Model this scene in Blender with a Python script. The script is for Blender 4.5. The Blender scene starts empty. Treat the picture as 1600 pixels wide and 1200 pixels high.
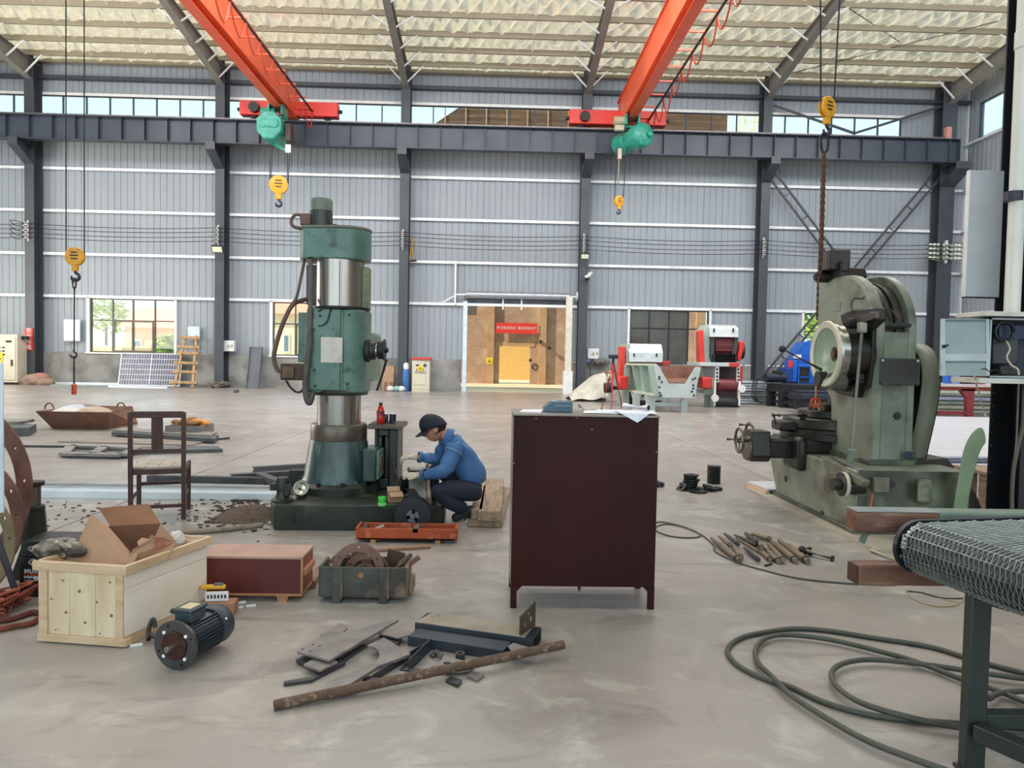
import bpy, bmesh, math, random
import numpy as np
from mathutils import Vector, Matrix
random.seed(7)
SC = bpy.context.scene
COL = SC.collection
PI = math.pi
# ------------------------------------------------------------------ camera
F_PX, EYE = 1120.0, 1.45
def _basis(yaw=1.4, pitch=2.1, roll=1.1):
    yaw, pitch, roll = map(math.radians, (yaw, pitch, roll))
    f = np.array([math.sin(yaw)*math.cos(pitch), math.cos(yaw)*math.cos(pitch), -math.sin(pitch)])
    r = np.array([math.cos(yaw), -math.sin(yaw), 0.]); u = np.cross(r, f)
    c, s = math.cos(roll), math.sin(roll)
    return c*r+s*u, -s*r+c*u, f
CR, CU, CF = _basis()
cam = bpy.data.cameras.new('camera'); camo = bpy.data.objects.new('camera', cam); COL.objects.link(camo)
cam.sensor_fit = 'HORIZONTAL'; cam.sensor_width = 36; cam.lens = 36*F_PX/1600
cam.clip_start = .05; cam.clip_end = 600
camo.matrix_world = Matrix(((CR[0], CU[0], -CF[0], 0), (CR[1], CU[1], -CF[1], 0), (CR[2], CU[2], -CF[2], EYE), (0, 0, 0, 1)))
SC.camera = camo
def ray(px, py): return CR*(px-800)/F_PX + CU*(600-py)/F_PX + CF
def G(px, py, z=0.):            # a point of the level z seen at this pixel of the photograph
    d = ray(px, py); t = (z-EYE)/d[2]; return (d[0]*t, d[1]*t, z)
def P(px, py, Y):               # a point of the upright plane at distance Y
    d = ray(px, py); t = Y/d[1]; return (d[0]*t, Y, EYE+d[2]*t)
def PX(px, py, X):              # a point of the upright plane at lateral X
    d = ray(px, py); t = X/d[0]; return (X, d[1]*t, EYE+d[2]*t)
# ------------------------------------------------------------------ view, sky, sun, lights
SC.view_settings.view_transform = 'Standard'; SC.view_settings.look = 'None'
SC.view_settings.exposure = 0.0; SC.view_settings.gamma = 1.0; SC.view_settings.use_curve_mapping = False
W = bpy.data.worlds.new('sky'); SC.world = W; W.use_nodes = True
bg = W.node_tree.nodes['Background']; bg.inputs[0].default_value = (.66, .89, 1.0, 1); bg.inputs[1].default_value = 1.35
sun = bpy.data.lights.new('sun', 'SUN'); sun.energy = 7.0; sun.angle = math.radians(.6); sun.color = (1, .86, .66)
suno = bpy.data.objects.new('sun', sun); COL.objects.link(suno)
suno.rotation_euler = Vector((.80, .28, -.62)).to_track_quat('-Z', 'Y').to_euler()   # light travels +X, +Y, down
def area(name, loc, sx, sy, power, color=(1, 1, 1), aim=None):
    l = bpy.data.lights.new(name, 'AREA'); l.shape = 'RECTANGLE'; l.size = sx; l.size_y = sy; l.energy = power; l.color = color
    o = bpy.data.objects.new(name, l); COL.objects.link(o); o.location = loc
    if aim is not None: o.rotation_euler = (Vector(aim)-Vector(loc)).to_track_quat('-Z', 'Y').to_euler()
    return o
area('roof_fill', (0, 18.5, 12.9), 38, 3.0, 4300, (.97, .98, 1), aim=(0, 22.5, 0))  # this and the next two: added fill lamps standing in for daylight overhead
area('roof_fill', (0, 11, 12.9), 36, 3.0, 1300, (1, .98, .95))
area('roof_fill', (0, 3, 12.9), 36, 3.0, 850, (1, .98, .95))
area('gable_fill', (0, -11.5, 6.0), 36, 9.0, 1100, (.93, .97, 1), aim=(0, 20, 4.5))  # added fill lamp behind the camera, no fitting there
area('side_fill', (-22.6, 20.5, 5.5), 16, 8.0, 2600, (1, .95, .84), aim=(0, 24.5, 10.5))  # added fill lamp by the left wall, brightens the ceiling
# ------------------------------------------------------------------ materials
def hx(s):
    c = [int(s[i:i+2], 16)/255 for i in (0, 2, 4)]
    return tuple(x/12.92 if x <= .04045 else ((x+.055)/1.055)**2.4 for x in c)
MATS = {}
def M(name, col, rough=.55, metal=0., col2=None, sc=6., lo=.45, hi=.7, var=.12, bump=0., bsc=40., stretch=(1, 1, 1), world=False, spec=.5, detail=6., emit=0., alpha=None, col3=None, sc3=2., lo3=.55, hi3=.75):
    if name in MATS: return MATS[name]
    m = bpy.data.materials.new(name); m.use_nodes = True; nt = m.node_tree; N = nt.nodes; L = nt.links
    b = N['Principled BSDF']; b.inputs['Roughness'].default_value = rough; b.inputs['Metallic'].default_value = metal
    b.inputs['Specular IOR Level'].default_value = spec
    col = hx(col) if isinstance(col, str) else col
    if world: co = N.new('ShaderNodeNewGeometry').outputs['Position']
    else: co = N.new('ShaderNodeTexCoord').outputs['Object']
    mp = N.new('ShaderNodeMapping'); mp.inputs['Scale'].default_value = stretch; L.new(co, mp.inputs[0])
    n = N.new('ShaderNodeTexNoise'); n.inputs['Scale'].default_value = sc; n.inputs['Detail'].default_value = detail; n.inputs['Roughness'].default_value = .6
    L.new(mp.outputs[0], n.inputs['Vector'])
    mr = N.new('ShaderNodeMapRange'); mr.inputs[1].default_value = lo; mr.inputs[2].default_value = hi; L.new(n.outputs[0], mr.inputs[0])
    c2 = hx(col2) if isinstance(col2, str) else (col2 or tuple(x*(1-2*var) for x in col))
    mx = N.new('ShaderNodeMix'); mx.data_type = 'RGBA'; mx.inputs[6].default_value = (*col, 1); mx.inputs[7].default_value = (*c2, 1)
    L.new(mr.outputs[0], mx.inputs[0]); out = mx.outputs[2]
    if col3:
        n3 = N.new('ShaderNodeTexNoise'); n3.inputs['Scale'].default_value = sc3; n3.inputs['Detail'].default_value = 7; L.new(mp.outputs[0], n3.inputs['Vector'])
        r3 = N.new('ShaderNodeMapRange'); r3.inputs[1].default_value = lo3; r3.inputs[2].default_value = hi3; L.new(n3.outputs[0], r3.inputs[0])
        m3 = N.new('ShaderNodeMix'); m3.data_type = 'RGBA'; L.new(r3.outputs[0], m3.inputs[0]); L.new(out, m3.inputs[6]); m3.inputs[7].default_value = (*hx(col3), 1); out = m3.outputs[2]
    L.new(out, b.inputs['Base Color'])
    rr = N.new('ShaderNodeMapRange'); rr.inputs[3].default_value = max(0, rough-.1); rr.inputs[4].default_value = min(1, rough+.12); L.new(n.outputs[0], rr.inputs[0]); L.new(rr.outputs[0], b.inputs['Roughness'])
    if bump:
        nb = N.new('ShaderNodeTexNoise'); nb.inputs['Scale'].default_value = bsc; nb.inputs['Detail'].default_value = 5; L.new(mp.outputs[0], nb.inputs['Vector'])
        bp = N.new('ShaderNodeBump'); bp.inputs['Strength'].default_value = bump; bp.inputs['Distance'].default_value = .01; L.new(nb.outputs[0], bp.inputs['Height']); L.new(bp.outputs[0], b.inputs['Normal'])
    if emit: b.inputs['Emission Color'].default_value = (*col, 1); b.inputs['Emission Strength'].default_value = emit
    if alpha is not None: b.inputs['Alpha'].default_value = alpha
    MATS[name] = m; return m
def glass(name, col=(.985, .99, .99), a=.04, rough=.03):
    if name in MATS: return MATS[name]
    m = bpy.data.materials.new(name); m.use_nodes = True; nt = m.node_tree; N = nt.nodes; L = nt.links; N.clear()
    o = N.new('ShaderNodeOutputMaterial'); t = N.new('ShaderNodeBsdfTransparent'); t.inputs[0].default_value = (*col, 1)
    g = N.new('ShaderNodeBsdfGlossy'); g.inputs['Roughness'].default_value = rough
    mx = N.new('ShaderNodeMixShader'); mx.inputs[0].default_value = a; L.new(t.outputs[0], mx.inputs[1]); L.new(g.outputs[0], mx.inputs[2]); L.new(mx.outputs[0], o.inputs[0])
    MATS[name] = m; return m
# ------------------------------------------------------------------ mesh builder
def V3(p): return Vector((float(p[0]), float(p[1]), float(p[2])))
def frame_of(d, up=(0, 0, 1)):
    d = V3(d).normalized(); u = V3(up)
    if abs(d.dot(u)) > .999: u = Vector((0, 1, 0)) if abs(d.y) < .9 else Vector((1, 0, 0))
    x = d.cross(u).normalized(); y = x.cross(d).normalized()
    return x, y, d
def wroot(o):
    m = Matrix.Identity(4); c = o; chain = []
    while c: chain.append(c); c = c.parent
    for c in reversed(chain): m = m @ Matrix.LocRotScale(c.location, c.rotation_euler, c.scale)
    return m
class B:
    def __init__(s): s.v = []; s.f = []
    def add(s, V, Fs):
        k = len(s.v); s.v += [tuple(map(float, p)) for p in V]; s.f += [tuple(k+i for i in f) for f in Fs]; return s
    def bb(s, x0, x1, y0, y1, z0, z1):
        V = [(x0, y0, z0), (x1, y0, z0), (x1, y1, z0), (x0, y1, z0), (x0, y0, z1), (x1, y0, z1), (x1, y1, z1), (x0, y1, z1)]
        return s.add(V, [(0, 3, 2, 1), (4, 5, 6, 7), (0, 1, 5, 4), (1, 2, 6, 5), (2, 3, 7, 6), (3, 0, 4, 7)])
    def box(s, c, d, R=None):
        R = R or Matrix.Identity(3); c = V3(c); V = []
        for z in (-.5, .5):
            for x, y in ((-.5, -.5), (.5, -.5), (.5, .5), (-.5, .5)): V.append(c + R @ Vector((x*d[0], y*d[1], z*d[2])))
        return s.add(V, [(0, 3, 2, 1), (4, 5, 6, 7), (0, 1, 5, 4), (1, 2, 6, 5), (2, 3, 7, 6), (3, 0, 4, 7)])
    def bar(s, p0, p1, w, h, up=(0, 0, 1)):
        p0, p1 = V3(p0), V3(p1); x, y, d = frame_of(p1-p0, up); V = []
        for p in (p0, p1):
            for a, b in ((-.5, -.5), (.5, -.5), (.5, .5), (-.5, .5)): V.append(p+x*a*w+y*b*h)
        return s.add(V, [(0, 3, 2, 1), (4, 5, 6, 7), (0, 1, 5, 4), (1, 2, 6, 5), (2, 3, 7, 6), (3, 0, 4, 7)])
    def cyl(s, p0, p1, r0, r1=None, n=16, up=(0, 0, 1)):
        r1 = r0 if r1 is None else r1
        return s.loft([(p0, r0), (p1, r1)], n)
    def loft(s, pr, n=16, caps=True):         # circles (point, radius) along one axis
        pts = [V3(p) for p, _ in pr]; x, y, d = frame_of(pts[-1]-pts[0]); V = []; Fs = []
        for (p, r), q in zip(pr, pts):
            for i in range(n): a = 2*PI*i/n; V.append(q+x*math.cos(a)*r+y*math.sin(a)*r)
        for j in range(len(pr)-1):
            for i in range(n): a, b = j*n+i, j*n+(i+1) % n; Fs.append((a, b, b+n, a+n))
        if caps: Fs.append(tuple(range(n-1, -1, -1))); Fs.append(tuple((len(pr)-1)*n+i for i in range(n)))
        return s.add(V, Fs)
    def lathe(s, prof, o, axis=(0, 0, 1), n=24, caps=True):   # prof: (radius, height)
        a = V3(axis).normalized(); o = V3(o)
        return s.loft2([(o+a*h, r) for r, h in prof], a, n, caps)
    def loft2(s, pr, a, n, caps=True):
        x, y, d = frame_of(a); V = []; Fs = []
        for p, r in pr:
            for i in range(n): t = 2*PI*i/n; V.append(V3(p)+x*math.cos(t)*r+y*math.sin(t)*r)
        for j in range(len(pr)-1):
            for i in range(n): A, Bq = j*n+i, j*n+(i+1) % n; Fs.append((A, Bq, Bq+n, A+n))
        if caps: Fs.append(tuple(range(n-1, -1, -1))); Fs.append(tuple((len(pr)-1)*n+i for i in range(n)))
        return s.add(V, Fs)
    def tube(s, pts, r, n=8, closed=False):
        pts = [V3(p) for p in pts]; m = len(pts); V = []; Fs = []; px = None
        for i, p in enumerate(pts):
            a = pts[(i-1) % m] if (closed or i > 0) else p; b = pts[(i+1) % m] if (closed or i < m-1) else p
            d = (b-a).normalized() if (b-a).length > 1e-9 else Vector((0, 0, 1))
            if px is None: x, y, _ = frame_of(d)
            else:
                x = (px-d*px.dot(d)); x = x.normalized() if x.length > 1e-6 else frame_of(d)[0]; y = d.cross(x)
            px = x; rr = r[i] if isinstance(r, (list, tuple)) else r
            for k in range(n): t = 2*PI*k/n; V.append(p+x*math.cos(t)*rr+y*math.sin(t)*rr)
        for j in range(m if closed else m-1):
            for k in range(n):
                a, b = j*n+k, j*n+(k+1) % n; c, d = ((j+1) % m)*n+(k+1) % n, ((j+1) % m)*n+k; Fs.append((a, b, c, d))
        if not closed: Fs.append(tuple(range(n-1, -1, -1))); Fs.append(tuple((m-1)*n+k for k in range(n)))
        return s.add(V, Fs)
    def prism(s, poly, o, u, v, w):           # polygon in (u, v) from o, extruded by the vector w
        o, u, v, w = V3(o), V3(u), V3(v), V3(w); n = len(poly)
        V = [o+u*a+v*b for a, b in poly]+[o+u*a+v*b+w for a, b in poly]
        Fs = [tuple(range(n-1, -1, -1)), tuple(range(n, 2*n))]+[(i, (i+1) % n, n+(i+1) % n, n+i) for i in range(n)]
        return s.add(V, Fs)
    def plate(s, outer, holes, o, u, v, w):   # the same with real holes through it
        o, u, v, w = V3(o), V3(u), V3(v), V3(w); bm = bmesh.new(); E = []; loops = [outer]+list(holes); idx = 0
        for lp in loops:
            vs = [bm.verts.new((a, b, 0)) for a, b in lp]
            E += [bm.edges.new((vs[i], vs[(i+1) % len(vs)])) for i in range(len(vs))]
        bm.verts.index_update()
        bmesh.ops.triangle_fill(bm, use_beauty=True, use_dissolve=False, edges=E)
        co = [p.co.copy() for p in bm.verts]; tri = [[q.index for q in f.verts] for f in bm.faces]; bm.free(); n = len(co)
        V = [o+u*p.x+v*p.y for p in co]+[o+u*p.x+v*p.y+w for p in co]
        Fs = [tuple(t) for t in tri]+[tuple(n+i for i in reversed(t)) for t in tri]; k = 0
        for lp in loops:
            m = len(lp); Fs += [(k+i, k+(i+1) % m, n+k+(i+1) % m, n+k+i) for i in range(m)]; k += m
        return s.add(V, Fs)
    def sphere(s, c, r, n=12, m=8, sq=(1, 1, 1)):
        c = V3(c); V = [c+Vector((0, 0, -r*sq[2]))]; Fs = []
        for j in range(1, m):
            t = -PI/2+PI*j/m
            for i in range(n): a = 2*PI*i/n; V.append(c+Vector((r*sq[0]*math.cos(t)*math.cos(a), r*sq[1]*math.cos(t)*math.sin(a), r*sq[2]*math.sin(t))))
        V.append(c+Vector((0, 0, r*sq[2]))); e = len(V)-1
        for i in range(n): Fs.append((0, 1+(i+1) % n, 1+i)); Fs.append((e, e-n+i, e-n+(i+1) % n))
        for j in range(m-2):
            for i in range(n): a, b = 1+j*n+i, 1+j*n+(i+1) % n; Fs.append((a, b, b+n, a+n))
        return s.add(V, Fs)
    def ob(s, name, mat, parent=None, label=None, bev=0., seg=2, angle=35, smooth=True):
        me = bpy.data.meshes.new(name); o = bpy.data.objects.new(name, me); COL.objects.link(o)
        V = s.v
        if parent is not None:
            o.parent = parent; iv = wroot(parent).inverted(); V = [iv @ Vector(p) for p in V]
        elif V:
            a = np.array(V); c = Vector(((a[:, 0].min()+a[:, 0].max())/2, (a[:, 1].min()+a[:, 1].max())/2, a[:, 2].min())); o.location = c
            V = [Vector(p)-c for p in V]
        me.from_pydata([tuple(p) for p in V], [], s.f); me.validate(); 
        bm = bmesh.new(); bm.from_mesh(me); bmesh.ops.recalc_face_normals(bm, faces=bm.faces); bm.to_mesh(me); bm.free()
        if isinstance(mat, (list, tuple)): [me.materials.append(x) for x in mat]
        else: me.materials.append(mat)
        if smooth:
            me.shade_smooth(); me.set_sharp_from_angle(angle=math.radians(angle))
        if bev:
            md = o.modifiers.new('edges', 'BEVEL'); md.width = bev; md.segments = seg; md.limit_method = 'ANGLE'; md.angle_limit = math.radians(40); md.harden_normals = False
        if label: o['label'] = label
        return o
def tag(o, label, cat, group=None, kind=None):
    o['label'] = label; o['category'] = cat
    if group: o['group'] = group
    if kind: o['kind'] = kind
    return o
def thing(name, label, cat, loc=(0, 0, 0), rz=0., group=None):
    o = bpy.data.objects.new(name, None); COL.objects.link(o); o.empty_display_size = .1
    o.location = loc; o.rotation_euler = (0, 0, rz); return tag(o, label, cat, group)
def struct(o): o['kind'] = 'structure'; return o
def dup(root, loc, rz=0., label=None, group=None, parent=None, rot=None):
    r = root.copy(); COL.objects.link(r); r.location = loc; r.rotation_euler = rot if rot is not None else (0, 0, rz)
    if label: r['label'] = label
    if group: r['group'] = group
    for ch in list(root.children):
        c = ch.copy(); COL.objects.link(c); c.parent = r
        for g in list(ch.children):
            d = g.copy(); COL.objects.link(d); d.parent = c
    return r
def link_copy(o, loc, parent, rz=None):      # one more piece that shares the mesh
    c = o.copy(); COL.objects.link(c); c.parent = parent; c.location = loc
    if rz is not None: c.rotation_euler = (0, 0, rz)
    return c
def arc(cx, cy, r, a0, a1, n): return [(cx+r*math.cos(math.radians(a0+(a1-a0)*i/n)), cy+r*math.sin(math.radians(a0+(a1-a0)*i/n))) for i in range(n+1)]
def circ(cx, cy, r, n=12): return [(cx+r*math.cos(2*PI*i/n), cy+r*math.sin(2*PI*i/n)) for i in range(n)]
def catmull(pts, k=8, closed=False):
    pts = [V3(p) for p in pts]; n = len(pts); out = []
    rng = range(n) if closed else range(n-1)
    for i in rng:
        if closed: a, b, c, d = pts[(i-1) % n], pts[i], pts[(i+1) % n], pts[(i+2) % n]
        else: a, b, c, d = pts[max(i-1, 0)], pts[i], pts[i+1], pts[min(i+2, n-1)]
        for j in range(k):
            t = j/k; out.append(.5*((2*b)+(c-a)*t+(2*a-5*b+4*c-d)*t*t+(3*b-a-3*c+d)*t**3))
    if not closed: out.append(pts[-1])
    return out
def text(name, s, size, loc, rot, mat, parent=None, depth=.001, align='CENTER', sx=1., label=None):
    cu = bpy.data.curves.new(name, 'FONT'); cu.body = s; cu.size = size; cu.extrude = depth; cu.align_x = align; cu.align_y = 'CENTER'
    o = bpy.data.objects.new(name, cu); COL.objects.link(o); cu.materials.append(mat); o.scale = (sx, 1, 1)
    dg = bpy.context.evaluated_depsgraph_get(); me = bpy.data.meshes.new_from_object(o.evaluated_get(dg)); bpy.data.objects.remove(o); me.name = name
    o = bpy.data.objects.new(name, me); COL.objects.link(o); o.scale = (sx, 1, 1); me.materials.clear(); me.materials.append(mat)
    if parent is not None:
        mw = wroot(parent).inverted() @ Matrix.LocRotScale(V3(loc), Matrix(rot).to_euler() if not isinstance(rot, tuple) else __import__('mathutils').Euler(rot), (sx, 1, 1))
        o.parent = parent; l, r, sc_ = mw.decompose(); o.location = l; o.rotation_euler = r.to_euler(); o.scale = sc_
    else: o.location = loc; o.rotation_euler = rot
    return o
X_, Y_, Z_ = Vector((1, 0, 0)), Vector((0, 1, 0)), Vector((0, 0, 1))
# ================================================================== materials
def m_floor():
    m = M('concrete', 'a49d97', .30, 0, '8f8983', .5, .38, .62, world=True, col3='8b857d', sc3=1.7, lo3=.5, hi3=.85, detail=9, spec=.6)
    nt = m.node_tree; N = nt.nodes; L = nt.links; b = N['Principled BSDF']
    src = b.inputs['Base Color'].links[0].from_socket
    co = N.new('ShaderNodeNewGeometry').outputs['Position']
    def layer(src, scale, lo, hi, colr, stretch, dist=0.):
        mp = N.new('ShaderNodeMapping'); mp.inputs['Scale'].default_value = stretch; L.new(co, mp.inputs[0])
        n = N.new('ShaderNodeTexNoise'); n.inputs['Scale'].default_value = scale; n.inputs['Detail'].default_value = 8; n.inputs['Roughness'].default_value = .65; n.inputs['Distortion'].default_value = dist
        L.new(mp.outputs[0], n.inputs['Vector'])
        r = N.new('ShaderNodeMapRange'); r.inputs[1].default_value = lo; r.inputs[2].default_value = hi; L.new(n.outputs[0], r.inputs[0])
        x = N.new('ShaderNodeMix'); x.data_type = 'RGBA'; L.new(r.outputs[0], x.inputs[0]); L.new(src, x.inputs[6]); x.inputs[7].default_value = (*hx(colr), 1); return x.outputs[2]
    o = layer(src, 2.2, .52, .72, 'bab5ad', (1, 1, 1), 1.2)         # pale worn patches
    o = layer(o, 1.3, .54, .72, '7a7670', (1, 2.2, 1), 1.5)          # grey smears
    o = layer(o, 3.0, .60, .72, '857c72', (.35, 1.6, 1), .5)         # drag marks
    o = layer(o, 60., .70, .78, '6b6259', (1, 1, 1))                 # specks
    L.new(o, b.inputs['Base Color'])
    nb = N.new('ShaderNodeTexNoise'); nb.inputs['Scale'].default_value = 14; nb.inputs['Detail'].default_value = 8; L.new(co, nb.inputs['Vector'])
    bp = N.new('ShaderNodeBump'); bp.inputs['Strength'].default_value = .12; bp.inputs['Distance'].default_value = .01; L.new(nb.outputs[0], bp.inputs['Height']); L.new(bp.outputs[0], b.inputs['Normal'])
    return m
FLOOR = m_floor()
CLAD = M('cladding_paint', '9ba2a9', .42, 0, '929aa1', .6, .4, .7, world=True, stretch=(1, 1, .25), spec=.35)
GALV = M('galvanised', 'f2f4f5', .38, 0, 'dde1e3', 3, world=True)
STEELC = M('column_paint', '44484f', .42, 0, '393d44', 1.2, .4, .75, world=True)
BEAMC = M('runway_paint', '3e4653', .4, 0, '333b48', .9, .4, .75, world=True)
RAFT = M('rafter_paint', '84837e', .45, 0, '74736f', 1.5, world=True)
PURL = M('purlin_zinc', 'a39a88', .45, .25, '9a907f', 1.2, world=True)
DARKM = M('dark_metal', '2b2c2e', .5, .5, '1c1c1e', 12)
MASON = M('render_grey', '8f8e8a', .8, 0, '6f6e6c', 1.1, .42, .62, world=True, bump=.5, bsc=9, col3='a9a8a2', sc3=.7, lo3=.52, hi3=.7)
FOIL = M('foil', 'f6f1e4', .25, .7, 'e6ddc8', 1.4, .35, .65, world=True, col3='f4ecd4', sc3=.45, lo3=.45, hi3=.62)
ORANGE = M('crane_orange', 'e8623c', .38, 0, 'd4512f', .7, world=True)
REDP = M('carriage_red', 'e0392f', .4, 0, 'c42f28', 1.2, world=True)
HGREEN = M('hoist_green', '2d9b85', .35, 0, '217a69', 5)
YEL = M('hook_yellow', 'e9a51f', .4, 0, 'c98a18', 14)
BLACK = M('black_paint', '1b1b1d', .5, 0, '2a2a2c', 8)
ROPE = M('wire_rope', '3a3a3a', .6, .4)
WHITE = M('white_paint', 'e6e7e6', .45, 0, 'd6d7d6', 4)
ALU = M('alu_frame', '5a5750', .4, .4)
BRICK = None
# ================================================================== floor and ground
WY = 30.2                                    # inner face of the far wall
fl = struct(B().bb(-23.2, 20.2, -14, WY+.25, -.35, -.03).ob('floor', M('joint_dark', '5b554d', .9)))
JX = [-23.2, -17.4, -10.44, -3.51, 3.42, 10.35, 17.3, 20.2]
JY = [-14, -9, -3.2, 2.45, 16.0, 23.0, WY+.25]
for i in range(len(JX)-1):
    for j in range(len(JY)-1):
        g = .007
        B().bb(JX[i]+g, JX[i+1]-g, JY[j]+g, JY[j+1]-g, -.04, 0).ob('floor_slab', FLOOR, fl, smooth=False)
struct(B().bb(-90, 90, WY+.25, 140, -.3, -.05).ob('ground', M('yard_concrete', 'cbbf9f', .85, 0, 'b8ab8b', .4, world=True)))
struct(B().bb(-90, -23.4, -40, WY+.25, -.3, -.05).ob('ground', MATS['yard_concrete']))
# ================================================================== far wall
def wx(px, py=400): return P(px, py, WY)[0]
XL, XR = -23.0, 19.75
wallb = thing('wall_back', 'x', 'x', (0, WY, 0)); del wallb['label']; del wallb['category']; wallb['kind'] = 'structure'
Z_PL, Z_GIRT, Z_CL0, Z_CL1, Z_EAVE = 1.33, 3.62, 11.0, 11.83, 13.25
D0, D1 = wx(725, 540), wx(890, 540); DTOP = 4.02
WINS = [(wx(142, 510), wx(274, 510)), (wx(427, 510), wx(560, 510)), (wx(983, 530), wx(1106, 530)), (wx(1254, 530), wx(1386, 530))]
def sheets(x0, x1, z0, z1, y=WY, par=wallb, mat=CLAD, along='x', other=None):
    n = max(1, round((x1-x0)/.79)); w = (x1-x0)/n; proto = None
    k = max(1, round(w/.26)); prof = [(0, 0)]
    for i in range(k):
        a = w*i/k; c = a+w/k
        prof += [(a+.012, 0)] if i == 0 else []
        prof += [(c-.050, 0), (c-.040, .020), (c-.014, .020), (c-.004, 0)]
    for i in range(n):
        if proto is None:
            b = B(); m = len(prof); V = []
            for z in (z0, z1):
                for a, d in prof: V.append((x0+a, y+d, z) if along == 'x' else (y+d, x0+a, z))
            b.add(V, [(j, j+1, m+j+1, m+j) for j in range(m-1)])
            proto = b.ob('cladding_sheet', mat, par, smooth=False)
        else:
            link_copy(proto, (proto.location[0]+(i*w if along == 'x' else 0), proto.location[1]+(i*w if along == 'y' else 0), proto.location[2]), par)
cuts = [XL]
for a, b_ in WINS[:2]: cuts += [a, b_]
cuts += [D0, D1]
for a, b_ in WINS[2:]: cuts += [a, b_]
cuts.append(XR)
for i in range(0, len(cuts), 2): sheets(cuts[i], cuts[i+1], Z_PL, Z_GIRT)
for a, b_ in WINS: pass
sheets(XL, D0, Z_GIRT, Z_CL0); sheets(D0, D1, DTOP, Z_CL0); sheets(D1, XR, Z_GIRT, Z_CL0)
CLR = wx(1408, 190)
sheets(XL, XR, Z_CL1, Z_EAVE); sheets(CLR, XR, Z_CL0, Z_CL1)
B().bb(XL, XR, WY+.05, WY+.12, Z_CL1, Z_EAVE+.1).ob('outer_skin', MASON, wallb)     # keeps the joints dark
for a, c in ((XL, D0), (D0, D1), (D1, XR)): B().bb(a, c, WY+.05, WY+.12, (DTOP if a == D0 else Z_GIRT), Z_CL0).ob('outer_skin', MASON, wallb)
for i in range(0, len(cuts), 2): B().bb(cuts[i], cuts[i+1], WY+.05, WY+.12, Z_PL, Z_GIRT).ob('outer_skin', MASON, wallb)
B().bb(CLR, XR, WY+.05, WY+.12, Z_CL0, Z_CL1).ob('outer_skin', MASON, wallb)
# masonry plinth, window sills
B().bb(XL, D0-.12, WY-.1, WY+.2, -.02, Z_PL).ob('plinth', MASON, wallb, bev=.01)
B().bb(D1+.12, XR, WY-.1, WY+.2, -.02, Z_PL-.03).ob('plinth', MASON, wallb, bev=.01)
def crag(): # crumbling mortar edge along the plinth top, one ragged strip
    b = B()
    for k in range(150):
        x = random.uniform(XL, XR)
        if D0-.3 < x < D1+.3: continue
        b.sphere((x, WY-.06, Z_PL-.01), random.uniform(.03, .08), 6, 4, (1.6, .7, .7))
    o = b.ob('mortar_crumbs', MASON, wallb); o['kind'] = 'stuff'
crag()
# girts (horizontal C rails)
def girt(z, x0, x1, mat=GALV):
    B().bb(x0, x1, WY-.11, WY-.005, z-.03, z+.03).bb(x0, x1, WY-.12, WY-.10, z-.055, z+.055).ob('girt', mat, wallb)
for z in (5.37, 7.13, 8.85): girt(z, XL, XR)
girt(3.64, XL, D0); girt(3.64, D0, D1); girt(3.64, D1, XR)
girt(Z_CL1+.03, XL, CLR+.1, WHITE)
B().bb(XL, XR, WY-.26, WY-.05, 12.42, 12.56).ob('girt', STEELC, wallb)
B().bb(XL, XR, WY-.3, WY-.05, Z_EAVE-.18, Z_EAVE-.06).ob('eaves_rail', PURL, wallb)
# ================================================================== windows
def window(n, x0, x1, z0, z1, xs, zs, frame, pane_of, fw=.05, doub=None):
    r = bpy.data.objects.new('window_%d' % n, None); COL.objects.link(r); r.location = ((x0+x1)/2, WY, z0); r['kind'] = 'structure'
    b = B(); y0, y1 = WY-.03, WY+.06
    b.bb(x0, x1, y0, y1, z0, z0+fw).bb(x0, x1, y0, y1, z1-fw, z1).bb(x0, x0+fw, y0, y1, z0+fw, z1-fw).bb(x1-fw, x1, y0, y1, z0+fw, z1-fw)
    b.ob('window_frame', frame, r)
    for x in xs: B().bb(x-fw/2, x+fw/2, y0+.01, y1, z0+fw, z1-fw).ob('mullion', frame, r)
    for z in zs: B().bb(x0+fw, x1-fw, y0+.015, y1-.01, z-fw/2, z+fw/2).ob('transom', frame, r)
    X = [x0]+list(xs)+[x1]; Zs = [z0]+list(zs)+[z1]
    for i in range(len(X)-1):
        for j in range(len(Zs)-1): B().bb(X[i]+.02, X[i+1]-.02, WY+.02, WY+.026, Zs[j]+.02, Zs[j+1]-.02).ob('pane', pane_of(i, j), r, smooth=False)
    return r
CLEARG = glass('window_glass'); TINT = M('dark_pane', '3b3833', .18, 0, '5a5247', 1.3, .4, .75, spec=.6)  # opaque panes; the dark interior behind them is put into their colour
for k in (0, 1):
    a, c = WINS[k]; w = c-a; z0 = Z_PL+.02
    r = window(k+1, a, c, z0, 3.58, [a+w*.26, a+w*.5, a+w*.76], [z0+1.33], ALU, lambda i, j: CLEARG)
    bx0, bx1 = a+w*.27, a+w*.75
    B().bb(bx0, bx1, WY-.06, WY-.02, z0+.02, z0+.09).bb(bx0, bx1, WY-.06, WY-.02, z0+1.27, z0+1.34).bb(bx0, bx0+.06, WY-.06, WY-.02, z0+.09, z0+1.27).bb(bx1-.06, bx1, WY-.06, WY-.02, z0+.09, z0+1.27).bb(a+w*.5-.03, a+w*.5+.03, WY-.06, WY-.02, z0+.09, z0+1.27).ob('sliding_sash', ALU, r)
    B().bb(a-.12, a, WY-.12, WY+.02, z0-.02, 3.62).bb(c, c+.1, WY-.12, WY+.02, z0-.02, 3.62).ob('reveal_trim', WHITE, r)
    B().bb(a-.15, c+.15, WY-.16, WY-.02, z0-.06, z0).ob('window_sill', WHITE, r)
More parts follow.
